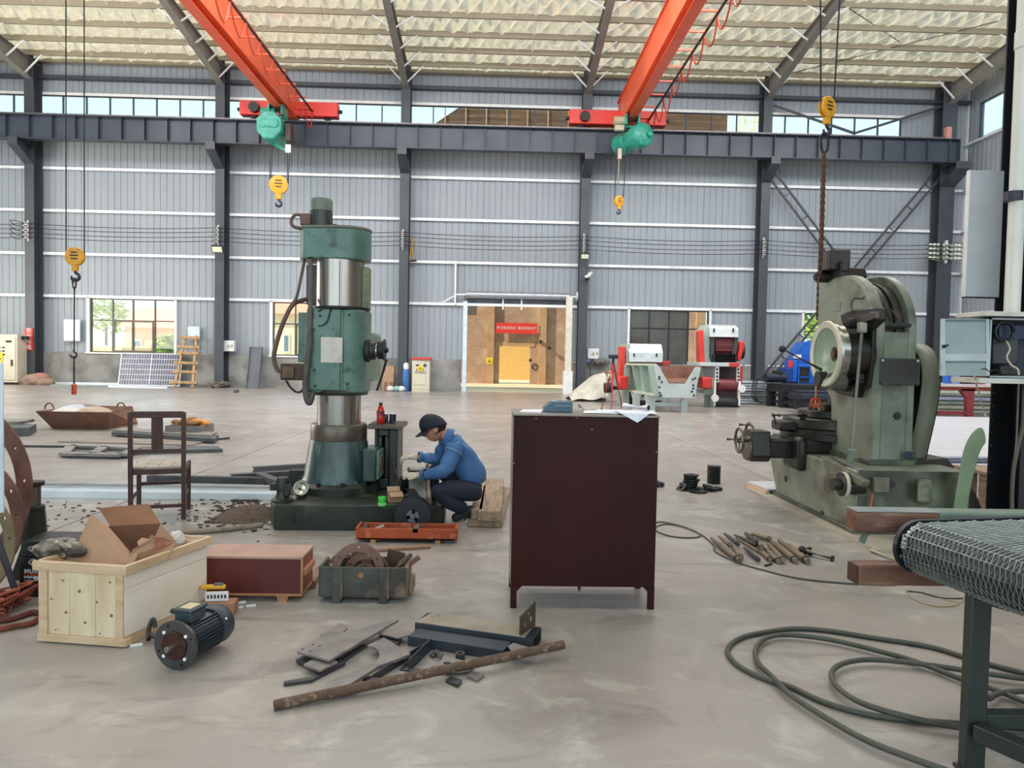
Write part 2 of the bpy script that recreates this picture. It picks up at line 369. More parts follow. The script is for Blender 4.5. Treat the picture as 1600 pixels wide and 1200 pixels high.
for k in (2, 3):
    a, c = WINS[k]; w = c-a; z0 = 1.28
    r = window(k+1, a, c, z0, 3.58, [a+w*.25, a+w*.5, a+w*.745], [z0+1.52], M('dark_frame', '2e2f31', .4, .3), (lambda i, j: TINT if i < 3 else CLEARG) if k == 2 else (lambda i, j: CLEARG))
    B().bb(a-.1, a, WY-.12, WY+.02, z0-.02, 3.62).bb(c, c+.1, WY-.12, WY+.02, z0-.02, 3.62).ob('reveal_trim', WHITE, r)
# clerestory: one window per bay, panes a metre wide
COLPX = [(39, 53), (336, 349.5), (623.5, 638), (905.5, 920.5), (1187, 1200)]
CY0, CY1 = 29.5, 30.08
colx = [(P(a, 400, CY0)[0]+P(b_, 400, CY0)[0])/2 for a, b_ in COLPX]
edges = [XL]+[x for x in colx]+[CLR]
for i in range(len(edges)-1):
    a, c = edges[i], edges[i+1]; n = max(1, round((c-a)/1.0))
    window(5+i, a, c, Z_CL0-.3, Z_CL1, [a+(c-a)*k/n for k in range(1, n)], [], M('clerestory_frame', '3d4a57', .4, .3), lambda i, j: CLEARG, fw=.045)
# ================================================================== columns
def column(x, label, wid=.37, y0=CY0, y1=CY1, ztop=Z_EAVE-.1, corbel=True):
    t = thing('steel_column', label, 'column', (x, y1, 0), group='steel columns along the far wall'); t['kind'] = 'thing'
    h = wid/2
    B().bb(x-h, x+h, y0, y0+.02, 0, ztop).ob('flange', STEELC, t); B().bb(x-h, x+h, y1-.02, y1, 0, ztop).ob('flange', STEELC, t)
    B().bb(x-.006, x+.006, y0+.02, y1-.02, 0, ztop).ob('web', STEELC, t)
    B().bb(x-h-.08, x+h+.08, y0-.08, y1+.02, 0, .03).ob('base_plate', STEELC, t)
    for s in (-1, 1):
        for d in (-.04, y1-y0-.05): B().cyl((x+s*(h+.04), y0+d, .03), (x+s*(h+.04), y0+d, .12), .022, n=8).ob('anchor_bolt', DARKM, t)
    if corbel:
        B().prism([(y0, 9.62), (28.55, 9.62), (28.55, 9.36), (y0, 8.86)], (x-.006, 0, 0), Y_, Z_, (.012, 0, 0)).ob('corbel_web', STEELC, t, smooth=False)
        B().bb(x-h, x+h, 28.5, y0, 9.62, 9.64).ob('corbel_top', STEELC, t)
        b = B(); b.bar((x, 28.52, 9.36), (x, y0, 8.85), wid, .02).bb(x-h, x+h, 28.5, 28.52, 9.35, 9.62); b.ob('corbel_flange', STEELC, t)
    return t
nm = ['dark steel column beside the red vertical sign and grey cabinet', 'dark steel column carrying a floodlight between window and leaning board', 'dark steel column beside the red-topped distribution box', 'dark steel column next to the roller door guide rail', 'dark steel column between the red chipper and the wall bracing']
for x, l in zip(colx, nm): column(x, l)
XC6 = P(1476, 400, CY0)[0]
column(XC6, 'dark steel column in the far corner beyond the slotting machine', .62)
# ================================================================== runway beam
rb = thing('runway_beam', 'long blue-grey crane runway girder running along the far wall', 'beam', (0, 28.9, 9.64)); rb['kind'] = 'thing'
RX0, RX1 = -23, P(1500, 235, 28.7)[0]; RZ0, RZ1 = 9.645, 10.58
B().bb(RX0, RX1, 28.72, 29.08, RZ0, RZ0+.025).ob('bottom_flange', BEAMC, rb)
B().bb(RX0, RX1, 28.68, 29.12, RZ1-.03, RZ1).ob('top_flange', BEAMC, rb)
B().bb(RX0, RX1, 28.89, 28.91, RZ0+.025, RZ1-.03).ob('web', BEAMC, rb)
B().bb(RX0, RX1-.3, 28.86, 28.94, RZ1, RZ1+.09).bb(RX0, RX1-.3, 28.875, 28.925, RZ1+.03, RZ1+.1).ob('crane_rail', M('rail_steel', '8a7f7a', .4, .5), rb)
st = B().bb(RX0+.2, RX0+.215, 28.73, 29.07, RZ0+.025, RZ1-.03).ob('stiffener', BEAMC, rb)
k = 1
while RX0+.2+.89*k < RX1-.2:
    link_copy(st, (st.location[0]+.89*k, st.location[1], st.location[2]), rb); k += 1
B().bb(RX1-.5, RX1-.3, 28.8, 29.0, RZ1+.02, RZ1+.5).ob('end_stop', M('stop_pink', 'c98f86', .5), rb)
B().bb(RX1-.012, RX1+.012, 28.68, 29.12, RZ0, RZ1).ob('end_plate', BEAMC, rb)
# ================================================================== roof
SL = .09
def rz(y): return Z_EAVE-.05+SL*(WY-y)
ceil = bpy.data.objects.new('ceiling', None); COL.objects.link(ceil); ceil['kind'] = 'structure'; ceil.location = (0, WY, Z_EAVE)
def foil():
    x0, x1, y0, y1, c, k = -23.2, 20.2, 20.5, WY+.1, .9, 7; V = []; Fs = []; rng = random.Random(3)   # quilted cells sagging between crossing support wires
    pm = [(x*1.5+y*.65, x*1.5-y*.65) for x in (x0, x1) for y in (y0, y1)]
    for i in range(math.floor(min(p for p, q in pm)/c), math.ceil(max(p for p, q in pm)/c)):
        for j in range(math.floor(min(q for p, q in pm)/c), math.ceil(max(q for p, q in pm)/c)):
            x, y = (i+j+1)*c/3, (i-j)*c/1.3
            if not (x0-.7 < x < x1+.7 and y0-.8 < y < y1+.8): continue
            sag = rng.uniform(.05, .15); tx, ty = rng.uniform(-.05, .05), rng.uniform(-.05, .05); n0 = len(V)
            for a in range(k+1):
                for b_ in range(k+1):
                    u, v = a/k, b_/k; p, q = (i+u)*c, (j+v)*c; xx = min(max((p+q)/3, x0), x1); yy = min(max((p-q)/1.3, y0), y1)
                    h = (math.sin(PI*u)*math.sin(PI*v))**.75; V.append((xx, yy, rz(yy)+.05-h*(sag+tx*math.sin(9*u+5*v)+ty*math.sin(7*v-6*u))))
            Fs += [(n0+a*(k+1)+b_, n0+(a+1)*(k+1)+b_, n0+(a+1)*(k+1)+b_+1, n0+a*(k+1)+b_+1) for a in range(k) for b_ in range(k)]
    B().add(V, Fs).ob('insulation_foil', FOIL, ceil, angle=50)
def translucent(m, k):
    nt = m.node_tree; N = nt.nodes; L = nt.links; b = N['Principled BSDF']; o = next(n for n in N if n.type == 'OUTPUT_MATERIAL')
    t = N.new('ShaderNodeBsdfTranslucent'); t.inputs[0].default_value = (1, .93, .76, 1); mx = N.new('ShaderNodeMixShader'); mx.inputs[0].default_value = k
    L.new(b.outputs[0], mx.inputs[1]); L.new(t.outputs[0], mx.inputs[2]); L.new(mx.outputs[0], o.inputs[0])
translucent(FOIL, .2)
foil()
b = B(); b.prism([(-14, rz(-14)), (20.5, rz(20.5)), (20.5, rz(20.5)+.1), (-14, rz(-14)+.1)], (-23.2, 0, .15), Y_, Z_, (43.4, 0, 0)).ob('roof_sheeting', M('roof_sheet', 'c4b896', .6), ceil)
PY = [29.25, 28.15, 27.0, 25.75, 24.4, 23.0, 21.6]
for y in PY:
    z = rz(y)
    B().bb(-23, 20, y-.012, y, z-.24, z-.02).bb(-23, 20, y-.09, y, z-.252, z-.24).bb(-23, 20, y-.09, y-.08, z-.24, z-.21).ob('purlin', PURL, ceil)
for x in [colx[i]+(colx[i+1]-colx[i])*f for i in range(4) for f in (.35, .68)]:
    for i in range(len(PY)-1): B().tube([(x, PY[i], rz(PY[i])-.2), (x+.05, PY[i+1], rz(PY[i+1])-.06)], .011, 6).ob('sag_rod', GALV, ceil)
def rafter(x, label):
    t = thing('roof_rafter', label, 'rafter', (x, CY0, 12.5), group='tapered roof rafters'); t['kind'] = 'thing'
    ya, yb = CY1, 16.0
    def bot(y): return rz(y)-.30-(.55*max(0, (y-22.5)/(CY0-22.5)) + .18)
    B().prism([(CY0, bot(CY0)), (CY1, bot(CY0)), (CY1, rz(CY1)-.3), (yb, rz(yb)-.3), (yb, bot(yb)), (22.5, bot(22.5))], (x-.006, 0, 0), Y_, Z_, (.012, 0, 0)).ob('web', RAFT, t, smooth=False)
    B().bar((x, CY0+.02, bot(CY0)), (x, 22.5, bot(22.5)), .26, .02).bar((x, 22.5, bot(22.5)), (x, yb, bot(yb)), .26, .02).ob('bottom_flange', RAFT, t)
    B().bar((x, CY1, rz(CY1)-.29), (x, yb, rz(yb)-.29), .26, .02).ob('top_flange', RAFT, t)
    for y in PY[:5]:
        for s in (-1, 1):
            if (x > 12 and s > 0) : continue
            B().bar((x+s*.03, y-.05, bot(y)+.05), (x+s*.75, y-.05, rz(y)-.22), .05, .05, up=(0, 1, 0)).ob('fly_brace', GALV, t)
for x, l in zip(colx, ['tapered grey rafter over the far left column', 'tapered grey rafter left of the first orange crane girder', 'tapered grey rafter over the middle of the hall between the two cranes', 'dark tapered rafter just left of the second orange crane girder', 'tapered grey rafter behind the ropes of the chain hoist']): rafter(x, l)
rafter(XC6, 'tapered grey rafter against the right end wall')
# bracing in the corner bay
def brace(p, q, name, label, w=.32, latt=True):
    t = thing(name, label, 'brace', ((p[0]+q[0])/2, p[1], min(p[2], q[2]))); d = (V3(q)-V3(p)).normalized(); n = d.cross(Y_).normalized()
    if latt:
        for s in (-1, 1): B().bar(V3(p)+n*s*w/2, V3(q)+n*s*w/2, .075, .07, up=(0, 1, 0)).ob('chord', STEELC, t)
        L_ = (V3(q)-V3(p)).length; m = int(L_/1.15)
        for i in range(1, m): c = V3(p)+d*(L_*i/m); B().bar(c-n*w/2, c+n*w/2, .05, .02, up=(0, 1, 0)).ob('batten', STEELC, t)
    else: B().bar(p, q, .09, .07, up=(0, 1, 0)).ob('chord', STEELC, t)
    return t
BY = 29.78
brace(P(1478, 258, BY), P(1196, 592, BY), 'wall_brace', 'long battened wall brace sloping down towards the blue machine')
brace(P(1203, 268, BY-.12), P(1444, 590, BY-.12), 'wall_brace', 'battened wall brace passing behind the top of the slotting machine')
brace(P(1207, 164, BY), P(1334, 208, BY), 'clerestory_brace', 'thin upper wall brace falling right behind the yellow hook block', latt=False)
brace(P(1472, 166, BY), P(1336, 208, BY), 'clerestory_brace', 'thin upper wall brace rising right towards the corner column', latt=False)
for (a, c) in (((1322, 10), (1470, 108)), ((1245, 112), (1560, 33))):
    p, q = P(*a, 24.6 if a[1] < 50 else 29.), P(*c, 29. if a[1] < 50 else 25.0)
    tag(B().tube([p, q], .016, 6).ob('roof_brace_rod', STEELC), 'thin roof brace rod crossing the corner bay, '+('falling to the corner' if a[1] < 50 else 'rising to the black post'), 'rod')
# ================================================================== right end wall
wr = bpy.data.objects.new('wall_right', None); COL.objects.link(wr); wr['kind'] = 'structure'; wr.location = (XR, WY, 0)
def wR(px, py): return PX(px, py, XR)
wy0, wy1 = wR(1560, 180)[1]-1.6, wR(1533, 180)[1]; wz0, wz1 = wR(1535, 216)[2], wR(1535, 160)[2]
sheets(20.3, WY-.05, Z_PL, wz0, XR, wr, CLAD, 'y'); sheets(20.3, WY-.05, wz1, 14.3, XR, wr, CLAD, 'y'); sheets(wy1, WY-.05, wz0, wz1, XR, wr, CLAD, 'y'); sheets(20.3, wy0, wz0, wz1, XR, wr, CLAD, 'y')
for z in (3.64, 5.37, 7.13, 8.85, wz0-.05): B().bb(XR-.16, XR, 20.3, WY-.1, z-.035, z+.035).ob('girt', GALV, wr)
B().bb(XR-.05, XR+.2, -14, WY, -.02, Z_PL).ob('plinth', MASON, wr)
B().bb(XR+.06, XR+.14, -14, wy0, 0, 16).ob('outer_skin', MASON, wr); B().bb(XR+.06, XR+.14, wy1, WY, 0, 14).ob('outer_skin', MASON, wr)
B().bb(XR+.06, XR+.14, wy0, wy1, 0, wz0).ob('outer_skin', MASON, wr); B().bb(XR+.06, XR+.14, wy0, wy1, wz1, 15).ob('outer_skin', MASON, wr)
r = bpy.data.objects.new('window_12', None); COL.objects.link(r); r['kind'] = 'structure'; r.location = (XR, wy0, wz0)
b = B(); b.bb(XR-.04, XR+.06, wy0, wy1, wz0, wz0+.06).bb(XR-.04, XR+.06, wy0, wy1, wz1-.06, wz1).bb(XR-.04, XR+.06, wy1-.06, wy1, wz0, wz1).bb(XR-.04, XR+.06, wy0, wy0+.06, wz0, wz1); b.ob('window_frame', MATS['clerestory_frame'], r)
B().bb(XR+.02, XR+.026, wy0+.05, wy1-.05, wz0+.05, wz1-.05).ob('pane', CLEARG, r)
B().bb(XR-.03, XR+.12, WY-.12, WY+.12, Z_PL, 13.4).ob('corner_trim', GALV, wr)
struct(B().bb(-23.4, -23.2, -14, WY, -.2, 16.5).ob('wall_left', CLAD))
# ================================================================== roller door
dr = bpy.data.objects.new('door_1', None); COL.objects.link(dr); dr['kind'] = 'structure'; dr.location = ((D0+D1)/2, WY, 0)
BLU = M('curtain_blue', '46566a', .4, .3, '36424f', 3)
B().bb(D0-.05, D0+.12, WY-.16, WY+.05, 0, DTOP-.25).ob('guide_rail', M('guide_white', 'd7e3ee', .35, .2), dr)
GR = P(888, 540, 29.4)
B().bb(GR[0]-.13, GR[0]+.13, 29.3, 29.5, 0, 4.0).ob('guide_rail', M('rail_cream', 'd9d2c2', .45), dr, label='pale square post at the right of the roller door', bev=.01)
B().bb(GR[0]-.19, GR[0]+.19, 29.2, 29.55, 0, .95).ob('post_shoe', WHITE, dr, bev=.01)
zz = DTOP
for i in range(4): B().bb(D0+.1, D1, WY-.05, WY+.0, DTOP-.36+i*.09, DTOP-.28+i*.09).ob('slat', BLU, dr, bev=.008)
B().cyl((D0-.35, WY-.28, 4.03), (D1+.25, WY-.28, 4.03), .035, n=10).ob('axle', GALV, dr)
B().cyl((D0+.05, WY-.28, 4.03), (D1-.1, WY-.28, 4.03), .15, n=20).ob('roller_barrel', M('barrel', 'a9adb4', .3, .6), dr)
B().bb(D0-.42, D0-.36, WY-.3, WY-.02, 3.6, 5.4).ob('bracket_post', GALV, dr)
B().bar((D0-.38, WY-.25, 4.0), (D0-1.0, WY-.1, 3.66), .04, .04).ob('stay', GALV, dr)
B().cyl((D1+.2, WY-.32, 4.05), (D1+.26, WY-.32, 4.05), .19, n=16).ob('chain_wheel', WHITE, dr)
for px in (786, 815): B().bb(P(px, 470, WY-.2)[0]-.03, P(px, 470, WY-.2)[0]+.03, WY-.2, WY-.16, 3.45, 3.95).ob('pull_strap', GALV, dr)
B().bb(D0, D1, WY+.02, WY+.25, -.04, .01).ob('threshold', M('sill_stone', 'cfc6a8', .8), dr)
# ================================================================== outside: brick workshop, houses, trees
def m_brick():
    m = bpy.data.materials.new('brickwork'); m.use_nodes = True; nt = m.node_tree; N = nt.nodes; L = nt.links; b = N['Principled BSDF']; b.inputs['Roughness'].default_value = .9
    co = N.new('ShaderNodeNewGeometry').outputs['Position']; mp = N.new('ShaderNodeMapping'); mp.inputs['Rotation'].default_value = (PI/2, 0, 0); L.new(co, mp.inputs[0])
    t = N.new('ShaderNodeTexBrick'); t.inputs['Scale'].default_value = 1; t.inputs['Brick Width'].default_value = .25; t.inputs['Row Height'].default_value = .075; t.inputs['Mortar Size'].default_value = .008
    t.inputs['Color1'].default_value = (*hx('a98770'), 1); t.inputs['Color2'].default_value = (*hx('95735f'), 1); t.inputs['Mortar'].default_value = (*hx('b8a492'), 1); L.new(mp.outputs[0], t.inputs[0])
    n = N.new('ShaderNodeTexNoise'); n.inputs['Scale'].default_value = 1.2; n.inputs['Detail'].default_value = 8; L.new(co, n.inputs[0])
    r = N.new('ShaderNodeMapRange'); r.inputs[1].default_value = .5; r.inputs[2].default_value = .72; L.new(n.outputs[0], r.inputs[0])
    x = N.new('ShaderNodeMix'); x.data_type = 'RGBA'; x.inputs[7].default_value = (*hx('bba58f'), 1); L.new(r.outputs[0], x.inputs[0]); L.new(t.outputs[0], x.inputs[6]); L.new(x.outputs[2], b.inputs[0]); return m
BRICK = m_brick()
KY = 41.0
def kx(px): return P(px, 540, KY)[0]
bw = thing('brick_workshop', 'brick workshop across the yard seen through the roller door', 'building', (kx(800), KY, 0)); bw['kind'] = 'thing'
o0, o1 = kx(780.5), kx(828.5); oz = P(800, 541, KY)[2]; kx0, kx1 = kx(660), kx(1101)
b = B(); b.bb(kx0, o0, KY, KY+.4, -.1, 7.2).bb(o1, kx1, KY, KY+.4, -.1, 7.2).bb(o0, o1, KY, KY+.4, oz, 7.2); b.ob('facade', BRICK, bw)
PILM = M('plaster_buff', 'b49372', .9, 0, 'a08060', 1.5, world=True)
for a, c in ((761, 772), (841.5, 853), (905, 916), (965, 976), (1086, 1100)): B().bb(kx(a), kx(c), KY-.2, KY, -.1, 7.2).ob('pilaster', PILM, bw)
B().bb(o0-.25, o1+.25, KY-.03, KY, oz, oz+.25).ob('lintel', PILM, bw)
zr = P(800, 180, KY)[2]
gp = [(kx0-1.2, 7.0), (kx1+.8, 7.0), (kx1+.8, P(1000, 166, KY)[2]+1.0), (kx(725), P(725, 168, KY)[2]+.2), (kx(650), P(650, 200, KY)[2]-.5)]
B().prism([(x, z) for x, z in gp], (0, KY-.4, 0), X_, Z_, (0, .5, 0)).ob('gable', M('old_boards', '71553f', .9, 0, '4d3a2c', 1.0, .35, .65, world=True, stretch=(.4, 1, 5)), bw, smooth=False)
for i in range(9): x = kx(690)+i*1.15; B().bb(x, x+.07, KY-.46, KY-.4, 7, 16.4).ob('batten', PILM, bw)
B().bb(kx0, kx(742), KY-.03, KY+.02, 3.9, 7.0).ob('shade_sheet', M('shade_grey', '5f5e60', .7), bw)  # added grey sheet with the shade beside the brick put into its colour
B().bb(kx(760), kx(850), KY+8, KY+8.3, -.1, 9).ob('inner_wall', M('sunny_brick', 'dcb671', .9, 0, 'c89a55', 9, world=True, emit=0), bw)
SIGNR = M('banner_red', 'd8382f', .6, 0, 'c62f28', 5)
bn = thing('banner', 'red banner with white lettering on the brick wall beyond the door', 'banner', (kx(808), KY-.3, P(800, 521, KY)[2]))
z0, z1 = P(808, 521.5, KY)[2], P(808, 505, KY)[2]
B().bb(kx(774.5), kx(838.5), KY-.27, KY-.25, z0, z1).ob('cloth', SIGNR, bn)
text("lettering", '学习安全知识  保证安全生产', .19, ((kx(774.5)+kx(838.5))/2, KY-.275, (z0+z1)/2), (PI/2, 0, 0), WHITE, bn, .002, sx=.95)
YS = M('sign_yellow', 'f2d31c', .5, 0, 'e6c415', 5)
def warn(name, label, x, y, z, s, cat='sign'):
    t = thing(name, label, cat, (x, y, z)); B().bb(x-s/2, x+s/2, y-.01, y, z-s/2, z+s/2).ob('plate', YS, t)
    h = s*.36; B().plate([(-h, -h*.7), (h, -h*.7), (0, h)], [[(-h*.62, -h*.48), (h*.62, -h*.48), (0, h*.62)]], (x, y-.012, z), X_, Z_, (0, -.003, 0)).ob('triangle', BLACK, t, smooth=False)
    B().prism([(0, .5*h), (-.18*h, -.05*h), (.02*h, -.05*h), (-.06*h, -.45*h), (.2*h, .1*h), (0, .1*h)], (x, y-.012, z-.02*s), X_, Z_, (0, -.003, 0)).ob('bolt_symbol', BLACK, t, smooth=False); return t
warn('warning_sign', 'yellow electric warning sign on the brick pilaster beyond the door', kx(765.5), KY-.21, P(765, 564, KY)[2], .34)
tag(B().tube(catmull([(kx(836)+.16*math.cos(a), KY-.03, P(836, 573, KY)[2]+.16*math.sin(a)) for a in [i*PI/5 for i in range(10)]], 3, True), .02, 6, True).ob('wheel_rim', DARKM), 'thin dark ring hung on the brick wall right of the doorway', 'ring')
for px, py in ((844, 534), (858, 544), (829, 563)): tag(B().bb(kx(px)-.08, kx(px)+.08, KY-.32, KY-.2, P(px, py, KY)[2]-.08, P(px, py, KY)[2]+.08).ob('junction_box', BLACK, bev=.01), {844: 'small dark socket box on the right brick pilaster', 858: 'dark switch box on the brickwork right of the pilaster', 829: 'small dark box beside the brick doorway'}[px], 'box')
# yard houses seen through the left windows
def house(name, label, px0, px1, Y, ztop, mat, roof=None, wins=()):
    x0, x1 = P(px0, 520, Y)[0], P(px1, 520, Y)[0]
    t = thing(name, label, 'building', ((x0+x1)/2, Y, 0)); B().bb(x0, x1, Y, Y+5, -.1, ztop).ob('walls', mat, t)
    if roof: B().prism([(Y-.5, ztop), (Y+5.5, ztop), (Y+2.5, ztop+1.8)], (x0-.4, 0, 0), Y_, Z_, (x1-x0+.8, 0, 0)).ob('roof', roof, t, smooth=False)
    for a, c, u, v in wins:
        w = B().bb(P(a, 520, Y)[0], P(c, 520, Y)[0], Y-.06, Y, u, v).ob('window', WHITE, t); B().bb(P(a, 520, Y)[0]+.12, P(c, 520, Y)[0]-.12, Y-.08, Y-.06, u+.12, v-.12).ob('pane', M('far_pane', '6f8797', .2), w)
    return t
TILE = M('roof_tile', 'e0a184', .8, 0, 'd08d70', 4); WALLY = M('house_cream', 'efe3c2', .85, 0, 'e2d3ac', 2); WALLO = M('house_orange', 'e9c2a4', .85, 0, 'dcae8c', 2)
house('brick_house', 'salmon roofed house in the yard behind the left window', 196, 330, 62, 3.4, WALLO, TILE, [(208, 222, 1.2, 2.4), (240, 256, 1.2, 2.4)])
house('yard_wall', 'pale block store in the yard behind the left window', 60, 190, 56, 1.8, WALLY, None, [(150, 166, .3, 1.3)])
house('pale_house', 'cream house seen past the drill column through the second window', 390, 560, 58, 4.6, WALLY, TILE, [(442, 453, 1.5, 3.0), (430, 452, .1, .9), (480, 500, 1.2, 3)])
def tree(px, Y, h, label):
    x = P(px, 520, Y)[0]; t = thing('yard_tree', label, 'tree', (x, Y, 0)); B().cyl((x, Y, -.1), (x, Y, h*.6), .18, .1, 8).ob('trunk', M('bark', '6b543e', .9), t)
    b = B()
    for i in range(420):
        a, e, r_ = random.uniform(0, 2*PI), random.uniform(-.6, 1), random.uniform(.5, 1)*h*.36
        c = V3((x+math.cos(a)*r_*math.sqrt(max(0, 1-e*e)), Y+math.sin(a)*r_*math.sqrt(max(0, 1-e*e)), h*.66+e*r_)); n = Vector((random.gauss(0, 1), random.gauss(0, 1), random.gauss(0, 1))).normalized(); u, v, _ = frame_of(n); s_ = .28
        b.add([c-u*s_, c-v*s_*.5, c+u*s_, c+v*s_*.5], [(0, 1, 2, 3)])
    o = b.ob('foliage', M('leaves', '8fae4e', .8, 0, '6f9440', 2), t, smooth=False); o['kind'] = 'stuff'
tree(166, 68, 6.4, 'leafy tree above the block store behind the left window'); tree(262, 52, 2.6, 'low yellowish bush tree at the right of the left window'); tree(1268, 40, 4.5, 'green tree glimpsed through the far right window')
mast = thing('lattice_mast', 'pale lattice mast rising outside beyond the clerestory glass', 'mast', (P(1170, 200, 90)[0], 90, 0))
mx_ = mast.location.x
for sx in (-1, 1):
    for sy in (-1, 1): B().bar((mx_+sx*1.6, 90+sy*1.6, -.2), (mx_+sx*.9, 90+sy*.9, 33.5), .16, .16).ob('leg', M('mast_paint', 'd8cf9a', .6), mast)
bm_ = B()
for i in range(14):
    z = i*2.4
    f = lambda z: 1.6-.7*z/33.5
    for s in (-1, 1): bm_.bar((mx_-s*f(z), 90-f(z), z), (mx_+s*f(z+2.4), 90-f(z+2.4), z+2.4), .1, .1)
    bm_.bar((mx_-f(z), 90-f(z), z), (mx_+f(z), 90-f(z), z), .1, .1)
bm_.ob('lattice', MATS['mast_paint'], mast)
# ================================================================== overhead cranes
def crane(name, label, x0, x1, carr, zb=10.72, side=1, rail_px=None):
    xm = (x0+x1)/2; t = thing(name, label, 'crane', (xm, 28.9, RZ1), group='orange overhead cranes')
    ya, yb = 9.0, 29.35
    B().bb(x0, x1, ya, yb, zb, zb+.03).bb(x0+.06, x0+.08, ya, yb, zb+.03, zb+1.1).bb(x1-.08, x1-.06, ya, yb, zb+.03, zb+1.1).bb(x0, x1, ya, yb, zb+1.1, zb+1.13).ob('bridge_girder', ORANGE, t)
    B().bb(xm-.16, xm+.16, ya, yb-1.2, zb-.16, zb-.14).bb(xm-.012, xm+.012, ya, yb-1.2, zb-.14, zb).ob('trolley_rail', ORANGE, t)
    B().bb(carr[0], carr[1], 28.68, 29.12, RZ1+.2, RZ1+.74).ob('end_carriage', REDP, t, bev=.02)
    for x in (carr[0]+.45, carr[1]-.45): B().cyl((x, 28.84, RZ1+.28), (x, 28.96, RZ1+.28), .18, n=16).ob('wheel', DARKM, t)
    for s_, x in ((-1, carr[0]), (1, carr[1])): B().cyl((x, 28.9, RZ1+.45), (x+s_*.14, 28.9, RZ1+.45), .07, n=10).ob('buffer', BLACK, t)
    B().cyl((carr[0]+.6, 28.5, RZ1+.45), (carr[0]+.6, 28.68, RZ1+.45), .2, n=12).ob('drive_motor', BLACK, t)
    xr = x1+.62; zr = zb+.22
    B().bar((xr, ya, zr), (xr, 29.2, zr), .06, .05).ob('cable_track', BLACK, t)
    y = 28.6; i = 0
    while y > ya:
        B().bar((x1, y, zr+.1), (xr+.05, y, zr+.1), .05, .05).bar((xr, y, zr+.12), (xr, y, zr-.02), .03, .03, up=(0, 1, 0)).ob('track_arm', ORANGE, t)
        y2 = y-1.25; dp = .45+.3*random.random(); sk = random.uniform(-.15, .15)
        pts = [(xr+.02, y+(y2-y)*(j/8+sk*math.sin(PI*j/8)), zr-.06-dp*(1-((j-4)/4)**2)) for j in range(9)]
        B().tube(catmull(pts, 3), .025, 6).ob('festoon_cable', M('festoon', 'b5452f', .5), t)
        y = y2
    return t
crane('overhead_crane', 'orange crane girder on the left with the octagonal green hoist at its end', -8.5, -7.95, (P(377, 175, 28.9)[0], P(529, 180, 28.9)[0]))
crane('overhead_crane', 'orange crane girder on the right with the barrel-shaped green hoist at its end', 4.75, 5.28, (P(889, 195, 28.9)[0], P(1039, 197, 28.9)[0]))
# a block with its sheaves and hook hung on ropes
def hook_parts(t, c, r, turn, hook=True, hookcol=None, hs=1.0):
    """c: sheave centre (world); turn: heading of the sheave face."""
    c = V3(c); u = Vector((math.cos(turn), math.sin(turn), 0)); n = Vector((-math.sin(turn), math.cos(turn), 0))   # u along face, n its normal (towards the camera when turn=0: -n)
    th = r*.62
    blk = B().lathe([(r*.9, -th/2), (r, -th/2+.01), (r, -th*.12), (r*.86, -th*.1), (r*.86, th*.1), (r, th*.12), (r, th/2-.01), (r*.9, th/2)], c, n, 28).ob('hook_block', YEL, t)
    for k in (-1, 0, 1):
        w_ = r*(.62 if k else .8); o = c-n*(th/2)+Z_*(k*r*.36+r*.08)
        for s in (-1, 1): B().box(c+n*s*(th/2+.002)+Z_*(k*r*.34+r*.1), (w_*1.05, .006, r*.13), Matrix((u, n, Z_)).transposed()).ob('slot_mark', BLACK, blk)
    yk = B().box(c-Z_*r*1.22, (r*.62, th*.8, r*.75), Matrix((u, n, Z_)).transposed()).ob('yoke', YEL, blk, bev=r*.08)
    if hook:
        k = r*hs; hc = c-Z_*(r*1.6+k*.62); pts = []; rad = []
        pts.append(c-Z_*r*1.5); rad.append(k*.16)
        pts.append(hc+Z_*k*.55); rad.append(k*.16)
        for a in (75, 45, 15, -20, -55, -90, -125, -160, 165):
            pts.append(hc+u*math.cos(math.radians(a))*k*.42+Z_*math.sin(math.radians(a))*k*.42); rad.append(k*(.17 if a > 0 else .2))
        rad[-1] = k*.06; rad[-2] = k*.12
        B().tube(catmull(pts, 3), [rad[min(i//3, len(rad)-1)] for i in range((len(pts)-1)*3+1)], 10).ob('hook', hookcol or M('hook_blue', '35394a', .45, .4), blk)
    return blk
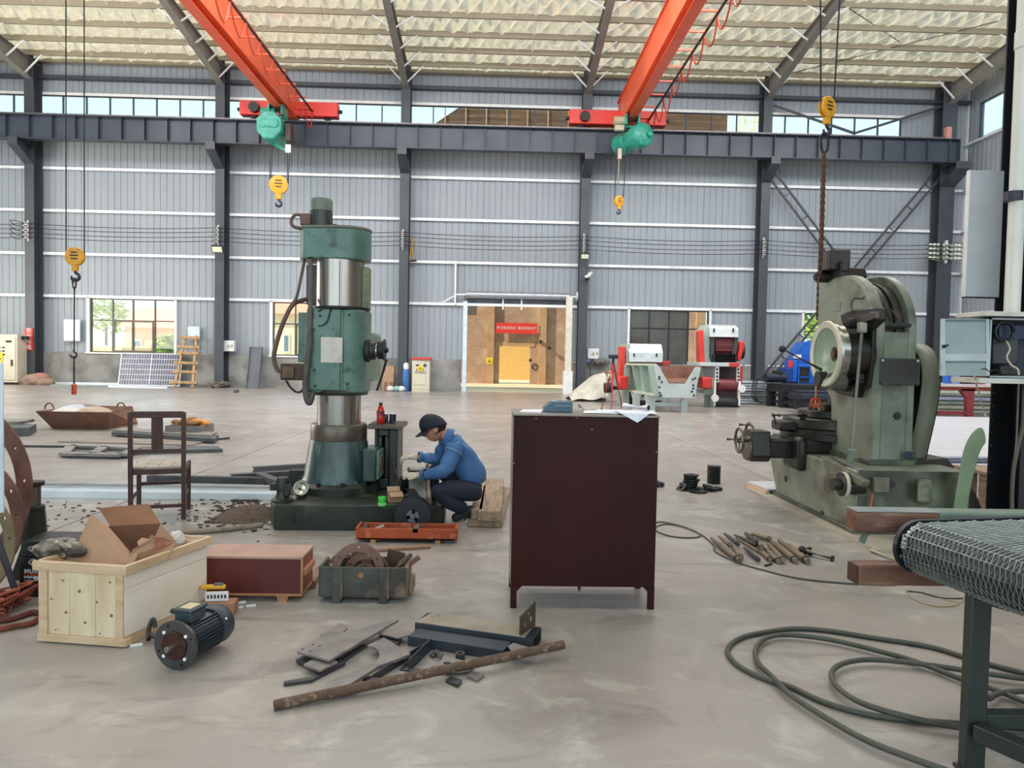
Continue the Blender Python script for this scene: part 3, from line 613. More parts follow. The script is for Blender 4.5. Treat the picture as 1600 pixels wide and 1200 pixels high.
def hoist(name, label, xm, y, kind, blockc, r, rope_x, turn, hs):
    zb = 10.72; t = thing(name, label, 'hoist', (xm, y, zb-.16)); sh = .95
    B().bb(xm-.28, xm-.2, y-.35, y+.35, zb-.45, zb-.05).bb(xm+.2, xm+.28, y-.35, y+.35, zb-.45, zb-.05).bb(xm-.28, xm+.28, y-.1, y+.1, zb-.5, zb-.42).ob('trolley', HGREEN, t, bev=.015)
    for s in (-1, 1):
        for q in (-.22, .22): B().cyl((xm+s*.2, y+q, zb-.1), (xm+s*.08, y+q, zb-.1), .07, n=12).ob('trolley_wheel', DARKM, t)
    cz = zb-.95
    if kind == 'oct':
        oc = [(.5*math.cos(math.radians(22.5+45*i)), .56*math.sin(math.radians(22.5+45*i))) for i in range(8)]
        B().prism(oc, (xm-.1, y-.75, cz), X_, Z_, (0, .5, 0)).ob('gearbox_cover', HGREEN, t, bev=.06, seg=3)
        for q in (-.17, 0, .17): B().lathe([(.17, 0), (.15, .03), (.05, .04)], (xm-.1+q*1.2, y-.75, cz+.05), (0, -1, 0), 16).ob('cover_boss', HGREEN, t)
        B().cyl((xm-.1, y-.25, cz), (xm-.1, y+.9, cz), .36, n=24).ob('rope_drum', HGREEN, t)
        B().cyl((xm-.55, y-.1, cz+.62), (xm-.05, y-.1, cz+.62), .2, n=16).ob('travel_motor', HGREEN, t)
        B().bb(xm+.42, xm+.62, y-.5, y, cz-.5, cz+.15).ob('limit_switch', M('switch_dark', '4c3a33', .6), t, bev=.02)
        B().bb(xm+.46, xm+.66, y-.6, y-.5, cz-.95, cz-.65).ob('plug_box', WHITE, t, bev=.02)
        B().bar((xm-.3, y-.2, cz-.45), (xm+.55, y-.2, cz-.85), .08, .08).ob('guide_bar', HGREEN, t)
    else:
        ax = Vector((.45, -1.0, .0)).normalized(); c0 = Vector((xm+.1, y, cz+.05))
        B().lathe([(.28, -.95), (.40, -.9), (.40, -.3), (.37, -.28), (.37, .25), (.45, .3), (.45, .62), (.4, .7), (.2, .76)], c0, ax, 24).ob('rope_drum', HGREEN, t)
        for a in range(3): B().lathe([(.1, .74), (.09, .79), (.02, .8)], c0+Vector((.18*math.cos(a*2.1), 0, .18*math.sin(a*2.1))), ax, 12).ob('cover_boss', HGREEN, t)
        B().cyl((xm-.65, y, cz+.72), (xm-.2, y, cz+.72), .17, n=14).ob('travel_motor', M('motor_cream', 'bdb69a', .5), t)
        B().bb(xm-.65, xm-.3, y-.25, y-.05, cz+.3, cz+.5).ob('control_box', M('motor_cream', 'bdb69a', .5), t, bev=.02)
        B().tube([(xm-.45, y-.1, cz-.4), (xm-.46, y-.1, cz-1.7)], .03, 6).ob('pendant_cable', M('cable_buff', '8d8672', .7), t)
        B().bb(xm-.5, xm-.36, y-.18, y-.02, cz-.75, cz-.35).ob('pendant_box', M('box_pink', 'c9b3aa', .6), t, bev=.02)
    b = blockc; u = Vector((math.cos(turn), math.sin(turn), 0))
    for s, xx in ((-1, rope_x[0]), (1, rope_x[1])):
        B().tube([(xx, y-.1, cz-.3), V3(b)+u*s*r*.93+Z_*r*.15], .018, 6).ob('rope', ROPE, t)
        if kind == 'oct': B().tube([(xx+.05, y+.1, cz-.3), V3(b)+u*s*r*.93+Z_*r*.15+Y_*.08], .018, 6).ob('rope', ROPE, t)
    hook_parts(t, b, r, turn, hs=hs)
    return t
HB1 = P(435.5, 289, 27.4)
hoist('electric_hoist', 'green octagonal electric hoist with yellow hook block under the left crane', -8.3, 27.4, 'oct', HB1, .34, (P(422, 225, 27.4)[0], P(450, 225, 27.4)[0]), .2, .72)
HB2 = P(967, 314, 27.4)
hoist('electric_hoist', 'green barrel electric hoist with small yellow hook block under the right crane', 5.0, 27.4, 'barrel', HB2, .2, (P(962, 240, 27.4)[0], P(978, 240, 27.4)[0]), .35, .8)
# hook block hanging at the left with its chain and pendant
def rope_block(name, label, c, r, tops, turn, hook):
    t = thing(name, label, 'hook', (c[0], c[1], c[2]-r*2.5)); u = Vector((math.cos(turn), math.sin(turn), 0))
    for s, tp in zip((-1, 1), tops): e_ = V3(c)+u*s*r*.93+Z_*r*.1; B().tube([e_+(V3(tp)-e_)*((10.3-e_.z)/(tp[2]-e_.z)), e_], .009 if r < .2 else .012, 6).ob('rope', ROPE, t)
    B().bb(c[0]-.4, c[0]+.5, c[1]-.2, c[1]+.5, 10.25, 10.7).ob('hoist_body', HGREEN, t, bev=.05)
    hook_parts(t, c, r, turn, hook=hook, hs=.95); return t
def chain(t, pts, wire, ln, name='chain_link', mat=None, k0=0):
    """links threaded along a polyline, alternately turned"""
    mat = mat or M('chain_rust', '4d3a33', .55, .5, '6d4a36', 25); pts = [V3(p) for p in pts]; protos = []; out = []
    seg = [(pts[i], pts[i+1]) for i in range(len(pts)-1)]; tot = sum((b-a).length for a, b in seg); n = max(1, int(tot/(ln-2*wire*.95))); i = 0; acc = 0
    step = tot/n; w = ln*.62
    base = [(0, 0, ln/2-w/2)]
    def linkmesh(c, d, flip):
        x, y, dd = frame_of(d, (0, 1, 0)); a = x if flip else y; q = []
        h = (ln-w)/2; rr = w/2-wire
        for k in range(7): th = PI*k/6; q.append(c+dd*(h+rr*math.sin(th))+a*rr*math.cos(th))
        for k in range(7): th = PI+PI*k/6; q.append(c+dd*(-h+rr*math.sin(th))+a*rr*math.cos(th))
        return q
    pos = 0
    for k in range(n):
        s = (k+.5)*step; r_ = s
        for a, b in seg:
            L_ = (b-a).length
            if r_ <= L_: break
            r_ -= L_
        d = (b-a).normalized(); c = a+d*r_
        key = (k % 2, tuple(round(x, 3) for x in d)); pr = next((p for kk, p in protos if kk == key), None)
        if pr is None:
            o = B().tube(linkmesh(c, d, k % 2), wire, 6, True).ob(name, mat, t); protos.append((key, (o, c)))
            o['_c'] = 1
        else:
            o0, c0 = pr; dv = c-c0; link_copy(o0, (o0.location[0]+dv.x, o0.location[1]+dv.y, o0.location[2]+dv.z), t)
for o in (): pass
HY = 10.0
c1 = P(117.5, 401, HY)
t1 = rope_block('chain_hoist_hook', 'yellow hook block hanging on thin ropes at the left with a grey hook', c1, .125, (P(103, 0, HY), P(131.5, 0, HY)), .12, True)
ch = thing('lifting_chain', 'thin dark lifting chain hanging from the left hook down to a small end hook', 'chain', P(116, 545, HY))
pa = P(116, 433, HY)
B().tube(catmull([P(113.5, 445, HY), P(114.5, 436, HY), P(118, 436, HY), P(118.5, 446, HY), P(116.3, 451, HY)], 4, True), .012, 6, True).ob('master_link', M('chain_rust', '4d3a33', .55, .5, '6d4a36', 25), ch)
chain(ch, [P(116.3, 450, HY), P(115.8, 546, HY)], .0065, .036)
B().tube(catmull([P(115.8, 545, HY), P(115.5, 549, HY), P(119.5, 553, HY), P(118.5, 558, HY), P(114, 559, HY), P(109, 554.5, HY)], 4), .011, 6).ob('end_hook', DARKM, ch)
pd = thing('pendant_control', 'orange-red pendant control hanging on a dark cable below the left chain', 'controller', P(115.7, 617, HY))
B().tube([P(115.8, 556, HY), P(115.7, 600, HY)], .012, 6).ob('cable', BLACK, pd)
px0 = P(115.7, 600, HY); pz1 = P(115.7, 616.5, HY)[2]
B().bb(px0[0]-.027, px0[0]+.027, HY-.03, HY+.03, pz1, px0[2]).ob('housing', M('pendant_red', 'd5542f', .5), pd, bev=.012)
for k in range(3): B().cyl((px0[0], HY-.03, pz1+.035+k*.04), (px0[0], HY-.038, pz1+.035+k*.04), .011, n=10).ob('push_button', BLACK, pd)
# hook block and heavy chain over the slotting machine
SY = 7.05
c2 = P(1292.5, 168, SY)
t2 = rope_block('chain_hoist_hook', 'yellow hook block hanging from two ropes above the slotting machine', c2, .104, (P(1282, 0, SY), P(1312, 0, SY)), .5, True)
ch2 = thing('lifting_chain', 'heavy rusty double chain from the right hook block down to the slotting machine', 'chain', P(1281, 470, SY))
B().tube(catmull([P(1283, 216, SY), P(1286, 209, SY), P(1291, 209, SY), P(1294, 220, SY), P(1292, 235, SY), P(1286, 238, SY), P(1283, 228, SY)], 4, True), .013, 8, True).ob('master_link', DARKM, ch2)
CR_ = M('chain_rust2', '5a3b36', .5, .4, '8a5a3c', 25)
for dx in (-1.6, 2.2): chain(ch2, [P(1287+dx, 240, SY-.02), P(1283+dx*.9, 380, SY-.02), P(1280.5+dx*.6, 428, SY-.02)], .008, .05, mat=CR_)
chain(ch2, [P(1278.5, 432, SY-.05), P(1276.5, 500, SY-.05)], .007, .044, mat=CR_)
# ================================================================== wires along the wall
WYW = 29.36
ycol = {0: (348, 354.8, 362, 368.8), 1: (357, 363.8, 370.8, 377.5), 2: (364.5, 371, 378, 384.5), 3: (369.7, 376, 384, 390.5), 4: (376.5, 383, 390, 397)}
cxp = [41, 340, 629, 913, 1196]
zw = [np.mean([P(cxp[c], ycol[c][k], WYW)[2] for c in range(5)]) for k in range(4)]
cols6 = [-23.0]+list(colx)+[XC6]
for k in range(4):
    b = B()
    for i in range(len(cols6)-1):
        a, c = cols6[i], cols6[i+1]
        b.tube([(a+(c-a)*j/8, WYW-.08, zw[k]-.1*(1-((j-4)/4)**2)) for j in range(9)], .013, 5)
    tag(b.ob('bare_wire', BLACK), ['topmost', 'second', 'third', 'lowest'][k]+' of the four thin wires strung along the far wall', 'wire', 'bare wires along the far wall')
POR = M('porcelain', 'e8e6e0', .2, 0, 'd5d2ca', 8)
inm = ['column beside the red vertical sign', 'column with the left floodlight', 'column left of the roller door', 'column right of the roller door', 'column left of the wall bracing']
for x, l in zip(colx, inm):
    t = thing('insulator_rack', 'white four-insulator rack on the '+l, 'insulator', (x-.04, WYW+.12, zw[3]-.15), group='insulator racks on the columns')
    B().bb(x-.06, x-.02, WYW+.1, WYW+.138, zw[3]-.15, zw[0]+.15).ob('bracket', GALV, t)
    for z in zw:
        B().lathe([(.05, -.06), (.085, -.045), (.05, -.015), (.05, .015), (.085, .045), (.05, .06)], (x-.04, WYW-.0, z), Z_, 10).ob('insulator', POR, t)
        B().cyl((x-.04, WYW+.1, z), (x-.04, WYW, z), .015, n=6).ob('pin', GALV, t)
t = thing('wire_terminal', 'cluster of wire strainers and looped cable ends on the corner column', 'insulator', (XC6, WYW, zw[3]-.2))
for z in zw:
    for dx in (-.55, .0, .5): B().lathe([(.03, -.22), (.07, -.16), (.03, -.08), (.07, 0), (.03, .08), (.07, .16), (.03, .22)], (XC6+dx, WYW-.03, z), X_, 8).ob('strainer', POR, t)
    B().tube(catmull([(XC6-.9, WYW-.04, z), (XC6-.3, WYW-.1, z-.14), (XC6+.3, WYW-.1, z+.1), (XC6+.85, WYW-.05, z-.05)], 4), .018, 5).ob('loop_cable', M('cable_green', '5c7a4c', .6), t)
t.location = t.location
B().bb(XC6-.02, XC6+.02, WYW-.01, WYW+.13, zw[3]-.2, zw[0]+.2).ob('bracket', GALV, t)
t = thing('wire_terminal', 'looped dark cable ends beside the far left column', 'insulator', P(30, 358, WYW))
for k, z in enumerate(zw): B().tube(catmull([(colx[0]-.1, WYW-.02, z), (colx[0]-.35, WYW-.08, z-.1), (colx[0]-.6, WYW-.08, z+.06), (colx[0]-.55, WYW-.08, z+.12), (colx[0]-.1, WYW-.02, z+.02)], 4), .016, 5).ob('loop_cable', BLACK, t)
def flood(px, py, label, s=1.):
    c = P(px, py, 29.05); t = thing('floodlight', label, 'light', (c[0], c[1], c[2]-.14*s), group='floodlights on the columns')
    R = Matrix.Rotation(math.radians(28), 3, 'X')
    B().box(c, (.46*s, .1, .3*s), R).ob('housing', BLACK, t, bev=.02)
    B().box(V3(c)+R @ Vector((0, -.055, 0)), (.38*s, .012, .22*s), R).ob('lens', M('lens', 'e4ead2', .15), t)
    B().bar(V3(c)+Vector((0, .03, .1)), (c[0], CY0, c[2]+.15), .05, .03).ob('arm', BLACK, t)
flood(340, 389, 'white-faced floodlight on the column above the folded leaning board'); flood(914, 400, 'small floodlight on the column right of the roller door', .8)
c = P(919, 431, 29.4); t = thing('security_camera', 'white bullet camera on the side of the column right of the roller door', 'camera', (c[0]-.05, c[1], c[2]-.1))
B().bar((c[0]-.12, 29.52, c[2]), (c[0]+.05, 29.3, c[2]+.02), .04, .04).ob('arm', WHITE, t); B().cyl((c[0]+.12, 29.35, c[2]+.1), (c[0]+.0, 29.05, c[2]+.02), .075, n=12).ob('camera_body', WHITE, t); B().sphere((c[0]-.05, 29.25, c[2]-.12), .09, 10, 8).ob('dome', DARKM, t); B().lathe([(.1, 0), (.1, .1)], (c[0]-.05, 29.25, c[2]-.1), Z_, 12).ob('dome_cap', WHITE, t)
# coil of yellow cable on the rail right of the middle column
c = P(643, 400, 29.9)
t = thing('cable_end', 'yellow cable end hanging right of the middle column', 'cable', P(643, 408, 29.9)); B().tube(catmull([P(645, 372, 30), P(643, 385, 29.95), P(640, 405, 29.9), P(646, 408, 29.9), P(644, 388, 29.9), P(646, 370, 29.98)], 4), .022, 6).ob('cord', YEL, t); B().bar(P(641, 408, 29.9), P(651, 407, 29.9), .05, .08).ob('plug', BLACK, t)
# ================================================================== things along the far wall
def rx(px0, px1, py0, py1, Y):
    a, c = P(px0, (py0+py1)/2, Y), P(px1, (py0+py1)/2, Y); t, u = P((px0+px1)/2, py0, Y), P((px0+px1)/2, py1, Y); return a[0], c[0], u[2], t[2]
def pb(b, px0, px1, py0, py1, Y, dep=.1):
    x0, x1, z0, z1 = rx(px0, px1, py0, py1, Y); return b.bb(x0, x1, Y, Y+dep, z0, z1)
CABM = M('cabinet_beige', 'cfc9b6', .4, 0, 'c3bda9', 2); GREYP = M('paper_print', 'eef1f3', .6, 0, 'd9dee2', 30, stretch=(2, 1, 14)); REDS = M('sign_red', 'd62f22', .5, 0, 'c22a1f', 5)
# control cabinet at the left edge
x0, x1, z0, z1 = rx(-42, 27, 522, 602, 28.9); z0 = .0
t = thing('control_cabinet', 'large beige electrical control cabinet at the far left wall', 'cabinet', ((x0+x1)/2, 29.1, 0))
B().bb(x0, x1, 28.9, 29.5, .08, z1).ob('body', CABM, t, bev=.02); B().bb(x0+.03, x1-.03, 28.95, 29.45, 0, .08).ob('plinth', DARKM, t)
B().bb(x1-1.35, x1-.06, 28.87, 28.9, .18, z1-.08).ob('door', CABM, t, bev=.008)
B().bb(x1+.0, x1+.2, 29.15, 29.35, z1-.18, z1-.06).ob('cable_spout', DARKM, t)
for r_ in range(3):
    for k in range(5): B().bb(x1-1.25+k*.17, x1-1.14+k*.17, 28.86, 28.87, z1-.55-r_*.14, z1-.5-r_*.14).ob('vent_slot', DARKM, t)
B().bb(x1-.42, x1-.2, 28.855, 28.87, z1-.32, z1-.24).ob('name_plate', DARKM, t); B().bb(x1-.22, x1-.16, 28.84, 28.87, z1-1.25, z1-1.0).ob('handle', BLACK, t)
warn('warning_label', 'yellow lightning warning triangle on the beige control cabinet', x1-.72, 28.86, P(4, 558, 28.9)[2], .36)
# vertical red safety sign on the first column
x0, x1, z0, z1 = rx(38.5, 51, 512.5, 547, 29.46)
t = thing('safety_sign', 'vertical red sign with white characters on the far left column', 'sign', ((x0+x1)/2, 29.47, z0)); B().bb(x0, x1, 29.46, 29.48, z0, z1).ob('plate', REDS, t)
for k, chh in enumerate('安全用电'): text('character', chh, .22, ((x0+x1)/2, 29.455, z1-(k+.5)*(z1-z0)/4), (PI/2, 0, 0), WHITE, t, .002)
def board(name, label, px0, px1, py0, py1, Y=30.0, mat=GREYP, lines=0):
    x0, x1, z0, z1 = rx(px0, px1, py0, py1, Y); t = thing(name, label, 'notice', ((x0+x1)/2, Y, z0)); B().bb(x0, x1, Y, Y+.02, z0, z1).ob('sheet', mat, t)
    B().bb(x0-.03, x1+.03, Y+.012, Y+.03, z0-.03, z1+.03).ob('backing', M('notice_edge', 'b8c9d6', .5), t); return t
board('notice_board', 'white printed notice sheet on the wall behind the left hanging chain', 100, 124, 500, 532, 29.98)
board('notice_board', 'pale blue notice sheet on the wall above the wooden ladder', 294, 311, 511, 530, 29.98, M('notice_blue', 'cfe0ea', .5))
def meter_box(label, px0, px1, py0, py1, Y):
    x0, x1, z0, z1 = rx(px0, px1, py0, py1, Y); t = thing('meter_box', label, 'box', ((x0+x1)/2, Y, z0)); B().bb(x0, x1, Y, Y+.25, z0, z1).ob('case', WHITE, t, bev=.015); s = (x1-x0)*.2
    B().prism([(-s, -s*.8), (s, -s*.8), (0, s)], ((x0+x1)/2, Y-.003, (z0+z1)/2), X_, Z_, (0, -.004, 0)).ob('warning_mark', M('mark_grey', 'b9b795', .5), t)
    B().bb(x1-.09, x1-.06, Y-.012, Y, (z0+z1)/2-.06, (z0+z1)/2+.06).ob('latch', DARKM, t); return t
meter_box('white meter box on the column beside the wooden ladder', 349, 365.5, 532, 549, 29.7)
meter_box('pale meter box on the wall right of the roller door', 918, 936, 544.5, 560.5, 29.9)
# solar panel, ladder, board
t = thing('solar_panel', 'framed solar panel leaning on the wall under the left window', 'panel', (P(230, 603, 29.7)[0], 29.6, 0))
x0, x1, z0, z1 = rx(188, 284, 553, 603, 29.75); z0 = 0.02
a0, a1 = V3((x0, 29.55, z0)), V3((x1, 29.55, z0)); up = V3((0, .3, z1)); nn = (a1-a0).cross(up).normalized()*-1
U = (a1-a0); 
def sp(u, v, d=0.): return a0+U*u+up*v+nn*-d
def quadbox(b, u0, u1, v0, v1, d0, d1):
    V = [sp(u, v, d) for d in (d0, d1) for u, v in ((u0, v0), (u1, v0), (u1, v1), (u0, v1))]; return b.add(V, [(0, 3, 2, 1), (4, 5, 6, 7), (0, 1, 5, 4), (1, 2, 6, 5), (2, 3, 7, 6), (3, 0, 4, 7)])
nn = U.cross(up).normalized()
sgn = -1 if nn.y < 0 else 1
quadbox(B(), 0, 1, 0, 1, 0, .03).ob('back_sheet', M('solar_line', 'd8dde6', .4), t)
CELL = M('solar_cell', '4b4a60', .22, .1, '3a3a50', 3)
for h_ in (0, 1):
    b = B()
    for i in range(12):
        for j in range(6):
            u0 = .012+h_*.494+(i/12)*.482; v0 = .02+j/6*.965; quadbox(b, u0+.0035, u0+.482/12-.0035, v0+.008, v0+.965/6-.008, -.004 if sgn < 0 else .034, -.001 if sgn < 0 else .037)
    b = b.ob('cell_field', CELL, t, smooth=False); b['kind'] = 'stuff'
for (u0, u1, v0, v1) in ((0, 1, 0, .02), (0, 1, .98, 1), (0, .01, .02, .98), (.99, 1, .02, .98)): quadbox(B(), u0, u1, v0, v1, -.012, .042).ob('frame', ALU if False else M('panel_frame', 'c9cdd2', .3, .5), t)
t = thing('wooden_ladder', 'short rough wooden ladder leaning against the far wall by the solar panel', 'ladder', (P(290, 603, 29.2)[0], 29.3, 0))
WOODL = M('ladder_wood', 'b5936a', .7, 0, '8d6f4c', 9, stretch=(1, 1, .3))
lA, lB = P(272.5, 604, 28.95), P(290, 524, 29.9); rA, rB = P(301, 604, 28.95), P(307, 525, 29.9)
lA = (lA[0], lA[1], .0); rA = (rA[0], rA[1], 0.)
B().bar(lA, lB, .1, .09, up=(0, 1, 0)).ob('side_rail', WOODL, t, bev=.01); B().bar(rA, rB, .1, .09, up=(0, 1, 0)).ob('side_rail', WOODL, t, bev=.01)
for f in (.1, .3, .47, .66, .78, .96): q0, q1 = V3(lA).lerp(V3(lB), f), V3(rA).lerp(V3(rB), f); d = (q1-q0).normalized()*.2; B().bar(q0-d+Y_*-.07, q1+d+Y_*-.07, .09, .11, up=(0, 0, 1)).ob('rung', WOODL, t, bev=.01)
x0, x1, z0, z1 = rx(386, 407, 542, 608, 29.6); t = thing('leaning_board', 'dark grey sheet metal board leaning on the plinth right of the ladder', 'board', ((x0+x1)/2, 29.5, 0))
BDK = M('board_dark', '5d6168', .5, .2, '4a4e55', 2)
B().prism([(29.42, 0), (29.46, 0), (29.92, z1), (29.88, z1)], (x0, 0, 0), Y_, Z_, (x1-x0, 0, 0)).ob('sheet', BDK, t); B().bar((x0+.03, 29.39, 0), (x0+.03, 29.85, z1), .05, .06).bar((x1-.03, 29.39, 0), (x1-.03, 29.85, z1), .05, .06).ob('folded_edge', BDK, t)
# profiles and planks lying by the wall
def slab(name, label, cat, corners, z0, th, mat, group=None, bev=.0, part=None):
    b = B(); n = len(corners); V = [(c[0], c[1], z0) for c in corners]+[(c[0], c[1], z0+th) for c in corners]
    b.add(V, [tuple(range(n-1, -1, -1)), tuple(range(n, 2*n))]+[(i, (i+1) % n, n+(i+1) % n, n+i) for i in range(n)]); o = b.ob(name, mat, bev=bev); return tag(o, label, cat, group)
def strip(name, label, cat, pa, pb_, w, th, mat, z0=0., group=None, bev=.003):
    a, c = V3(pa), V3(pb_); a.z = c.z = z0+th/2; o = B().bar(a, c, w, th).ob(name, mat, bev=bev); return tag(o, label, cat, group)
PVC = M('profile_white', 'dfe7ee', .3, 0, 'cfd8e0', 3)
strip('wall_profile', 'long white profile lying under the left window nearest the plinth', 'profile', G(85, 600.5), G(250, 603), .14, .1, PVC)
strip('wall_profile', 'grey-green bar lying below the solar panel', 'profile', G(80, 603.5), G(238, 605.5), .1, .07, M('profile_grey', '8e9a97', .5, .3))
strip('wall_profile', 'white profile lying in front of the ladder foot', 'profile', G(170, 605), G(262, 607), .1, .07, PVC)
t = thing('sack_heap', 'crumpled brown sacks heaped beside the far left column', 'sacks', G(52, 600)); SACK = M('sack', '9b8272', .9, 0, '6f5a4e', 4, bump=.6, bsc=12)
for px, py, s, c in ((46, 596, .34, 0), (57, 593, .4, 0), (66, 589, .3, 1), (72, 597, .36, 0)): g_ = P(px, py, 29.2); B().sphere((g_[0], 29.1, max(.12, g_[2])), s, 10, 7, (1.2, .7, .6)).ob('sack', SACK if not c else M('sack_red', 'a9756a', .9, bump=.5, bsc=12), t)
o = B().bb(P(366, 614, 26)[0], P(372, 614, 26)[0], 25.9, 26.1, 0, .1).ob('loose_block', M('block_dark', '4c5254', .7), bev=.01); tag(o, 'small dark block lying alone on the pale floor below the leaning board', 'block')
for i, (px, w, h) in enumerate(((318, .5, .16), (344, .4, .3), (333, .3, .2))):
    b = B()
    for k in range(5): b.tube(catmull([(P(px, 606, 29.3)[0]+random.uniform(-w, w), 29.25+random.uniform(-.2, .15), random.uniform(.03, h)) for _ in range(4)], 4), .02, 5)
    o = b.ob('scrap_tangle', M('scrap_wire', '7c7468', .7), ); tag(o, ['tangle of pale wire scraps right of the ladder foot', 'scrap rods piled at the base of the second column', 'loose wire offcuts between ladder and column'][i], 'scrap', kind='stuff')
# distribution box with red top, cartons, cylinder by the middle column
x0, x1, z0, z1 = rx(643.5, 671, 562, 612.5, 29.05)
t = thing('distribution_box', 'beige floor distribution box with a red top beside the middle column', 'cabinet', ((x0+x1)/2, 29.2, 0)); B().bb(x0, x1, 29.05, 29.5, 0.1, z1).ob('body', CABM, t, bev=.015)
B().bb(x0+.03, x1-.15, 29.03, 29.05, .28, z1-.06).ob('door', CABM, t, bev=.006); B().bb(x0-.04, x1+.04, 28.98, 29.55, z1, z1+.1).ob('rain_hood', M('hood_red', 'c9463c', .5), t, bev=.01); B().bb(x0, x1, 29.06, 29.48, 0, .1).ob('base', CABM, t)
for q in (.16, .46): B().bb(x0+q, x0+q+.13, 29.02, 29.03, z1-.26, z1-.2).ob('vent_slot', BLACK, t)
B().bb(x1-.21, x1-.18, 29.0, 29.03, 1.0, 1.15).ob('handle', BLACK, t)
text('lettering', '配电箱\n有电危险', .11, (x0+.34, 29.025, z1-.47), (PI/2, 0, 0), M('letter_grey', '6a655c', .6), t, .001)
warn('warning_label', 'yellow warning triangle on the door of the red-topped distribution box', x0+.34, 29.02, z0+.95, .2)
t = thing('gas_cylinder', 'blue gas cylinder with a white cap between column and distribution box', 'cylinder', (P(635, 611, 29.3)[0], 29.3, 0)); xx = P(634.5, 600, 29.3)[0]
B().lathe([(.12, 0.0), (.14, .03), (.14, .8), (.1, .9), (.06, .93)], (xx, 29.25, 0), Z_, 16).ob('body', M('cyl_blue', '3b6fb0', .4), t); B().lathe([(.1, .9), (.12, 1.0), (.1, 1.12), (.04, 1.17)], (xx, 29.25, 0), Z_, 14).ob('cap', WHITE, t)
CARD = M('cardboard', 'b08f73', .8, 0, '9c7c62', 4)
for i, (a, c, u, v, Y, l) in enumerate(((597, 615, 581, 612, 29.35, 'large brown carton standing left of the middle column'), (602.5, 616, 572, 580.8, 29.4, 'small carton on top of the large brown carton'), (600, 614.5, 597, 612.5, 29.0, 'low reddish box in front of the large brown carton'))):
    x0, x1, z0, z1 = rx(a, c, u, v, Y); z0 = max(z0, 0) if i != 1 else rx(597, 615, 581, 612, 29.35)[3]; z0 = 0 if i != 1 else z0
    t = thing('carton', l, 'box', ((x0+x1)/2, Y, z0)); B().bb(x0, x1, Y, Y+.35, z0, z1).ob('box_body', CARD if i < 2 else M('carton_red', '8d5f52', .7), t, bev=.01); B().bb((x0+x1)/2-.03, (x0+x1)/2+.03, Y-.004, Y+.1, z0+.02, z1+.004).ob('tape', M('tape', '9d8f78', .4), t)
for px, c, l in ((611, 'cfd6d4', 'pale green can lying by the foot of the middle column'), (621, '8fb0a6', 'green-grey tin at the foot of the middle column'), (628, 'd9d9d9', 'white bundle at the foot of the middle column')):
    p = P(px, 608, 28.9); tag(B().sphere((p[0], 28.75, .12), .13, 10, 7, (1.2, .8, .9)).ob('bundle', M('b'+c, c, .6, bump=.4, bsc=15)), l, 'bundle')
# ================================================================== chippers
MG = M('machine_grey', 'c3cccb', .35, 0, 'b4bfbe', 2); MGG = M('machine_green', 'a8bab0', .4, 0, '98aca1', 3); MRED = M('guard_red', 'd8342a', .35, 0, 'bf2b23', 3); DRUM = M('drum_maroon', '7b3338', .45, 0, '642a2f', 3); HOP = M('hopper_brown', '8a6253', .5, 0, '6d4a3f', 3); RUB = M('rubber', '2b2a2d', .7, 0, '1e1d20', 6)
def poly_px(b, pts, Y, dep):
    q = [P(x, y, Y) for x, y in pts]; return b.prism([(p[0], p[2]) for p in q], (0, Y, 0), X_, Z_, (0, dep, 0))
c1 = thing('wood_chipper', 'grey drum chipper with an open V-fronted infeed trough and slim red guard', 'machine', G(1030, 641))
YF, YB = 19.9, 22.6
poly_px(B(), [(1021, 571), (1028, 570), (1045.5, 599.5), (1071, 599.5), (1087, 573.5), (1095.5, 573.5), (1089, 602), (1086.5, 622), (1033, 621), (1028, 604)], YF, .06).ob('front_plate', MG, c1, smooth=False)
for px, py in ((1030, 592), (1034, 597), (1030, 605), (1031, 614), (1033, 618), (1082, 593), (1086, 591), (1083, 607), (1081, 612), (1084, 618), (1030, 589), (1083, 602)): p = P(px, py, YF); B().cyl(p, (p[0], p[1]-.02, p[2]), .03, n=8).ob('bolt', BLACK, c1)
def hexa(b, A, C): # A, C: 4 corners each
    return b.add([*A, *C], [(0, 3, 2, 1), (4, 5, 6, 7), (0, 1, 5, 4), (1, 2, 6, 5), (2, 3, 7, 6), (3, 0, 4, 7)])
lf = [P(1024, 571, YF+.06), P(1030, 617, YF+.06)]; lb = [P(986, 570, YB), P(990, 610, YB)]
q = [V3(lf[1]), V3(lb[1]), V3(lb[0]), V3(lf[0])]; hexa(B(), q, [p+Vector((.05, 0, 0)) for p in q]).ob('left_side', MGG, c1)
for f in (.0, .33, .66, 1): a = V3(lf[0]).lerp(V3(lb[0]), f); c = V3(lf[1]).lerp(V3(lb[1]), f); B().bar(a+Vector((-.12, 0, 0)), c+Vector((-.03, 0, 0)), .05, .2, up=(1, 0, 0)).ob('rib', MGG, c1)
B().bar(V3(lf[0])+Vector((-.08, 0, .02)), V3(lb[0])+Vector((-.08, 0, .02)), .24, .06).bar(V3(lf[1])+Vector((-.08, 0, 0)), V3(lb[1])+Vector((-.08, 0, 0)), .24, .06).ob('flange', M('flange_cream', 'cfd2bd', .4), c1)
rf = [P(1091, 574, YF+.06), P(1080, 605, YF+.06)]; rbk = [P(1086, 573, YB+.4), P(1076, 600, YB+.4)]
q = [V3(rf[1]), V3(rbk[1]), V3(rbk[0]), V3(rf[0])]; hexa(B(), q, [p+Vector((.04, 0, .02)) for p in q]).ob('right_side', HOP, c1)
fl_ = [V3(P(1046, 600, YF+.08)), V3(P(1071, 600, YF+.08)), V3(P(1074, 592, YB+.4)), V3(P(1040, 592, YB+.4))]; hexa(B(), fl_, [p+Vector((0, 0, .04)) for p in fl_]).ob('trough_floor', HOP, c1)
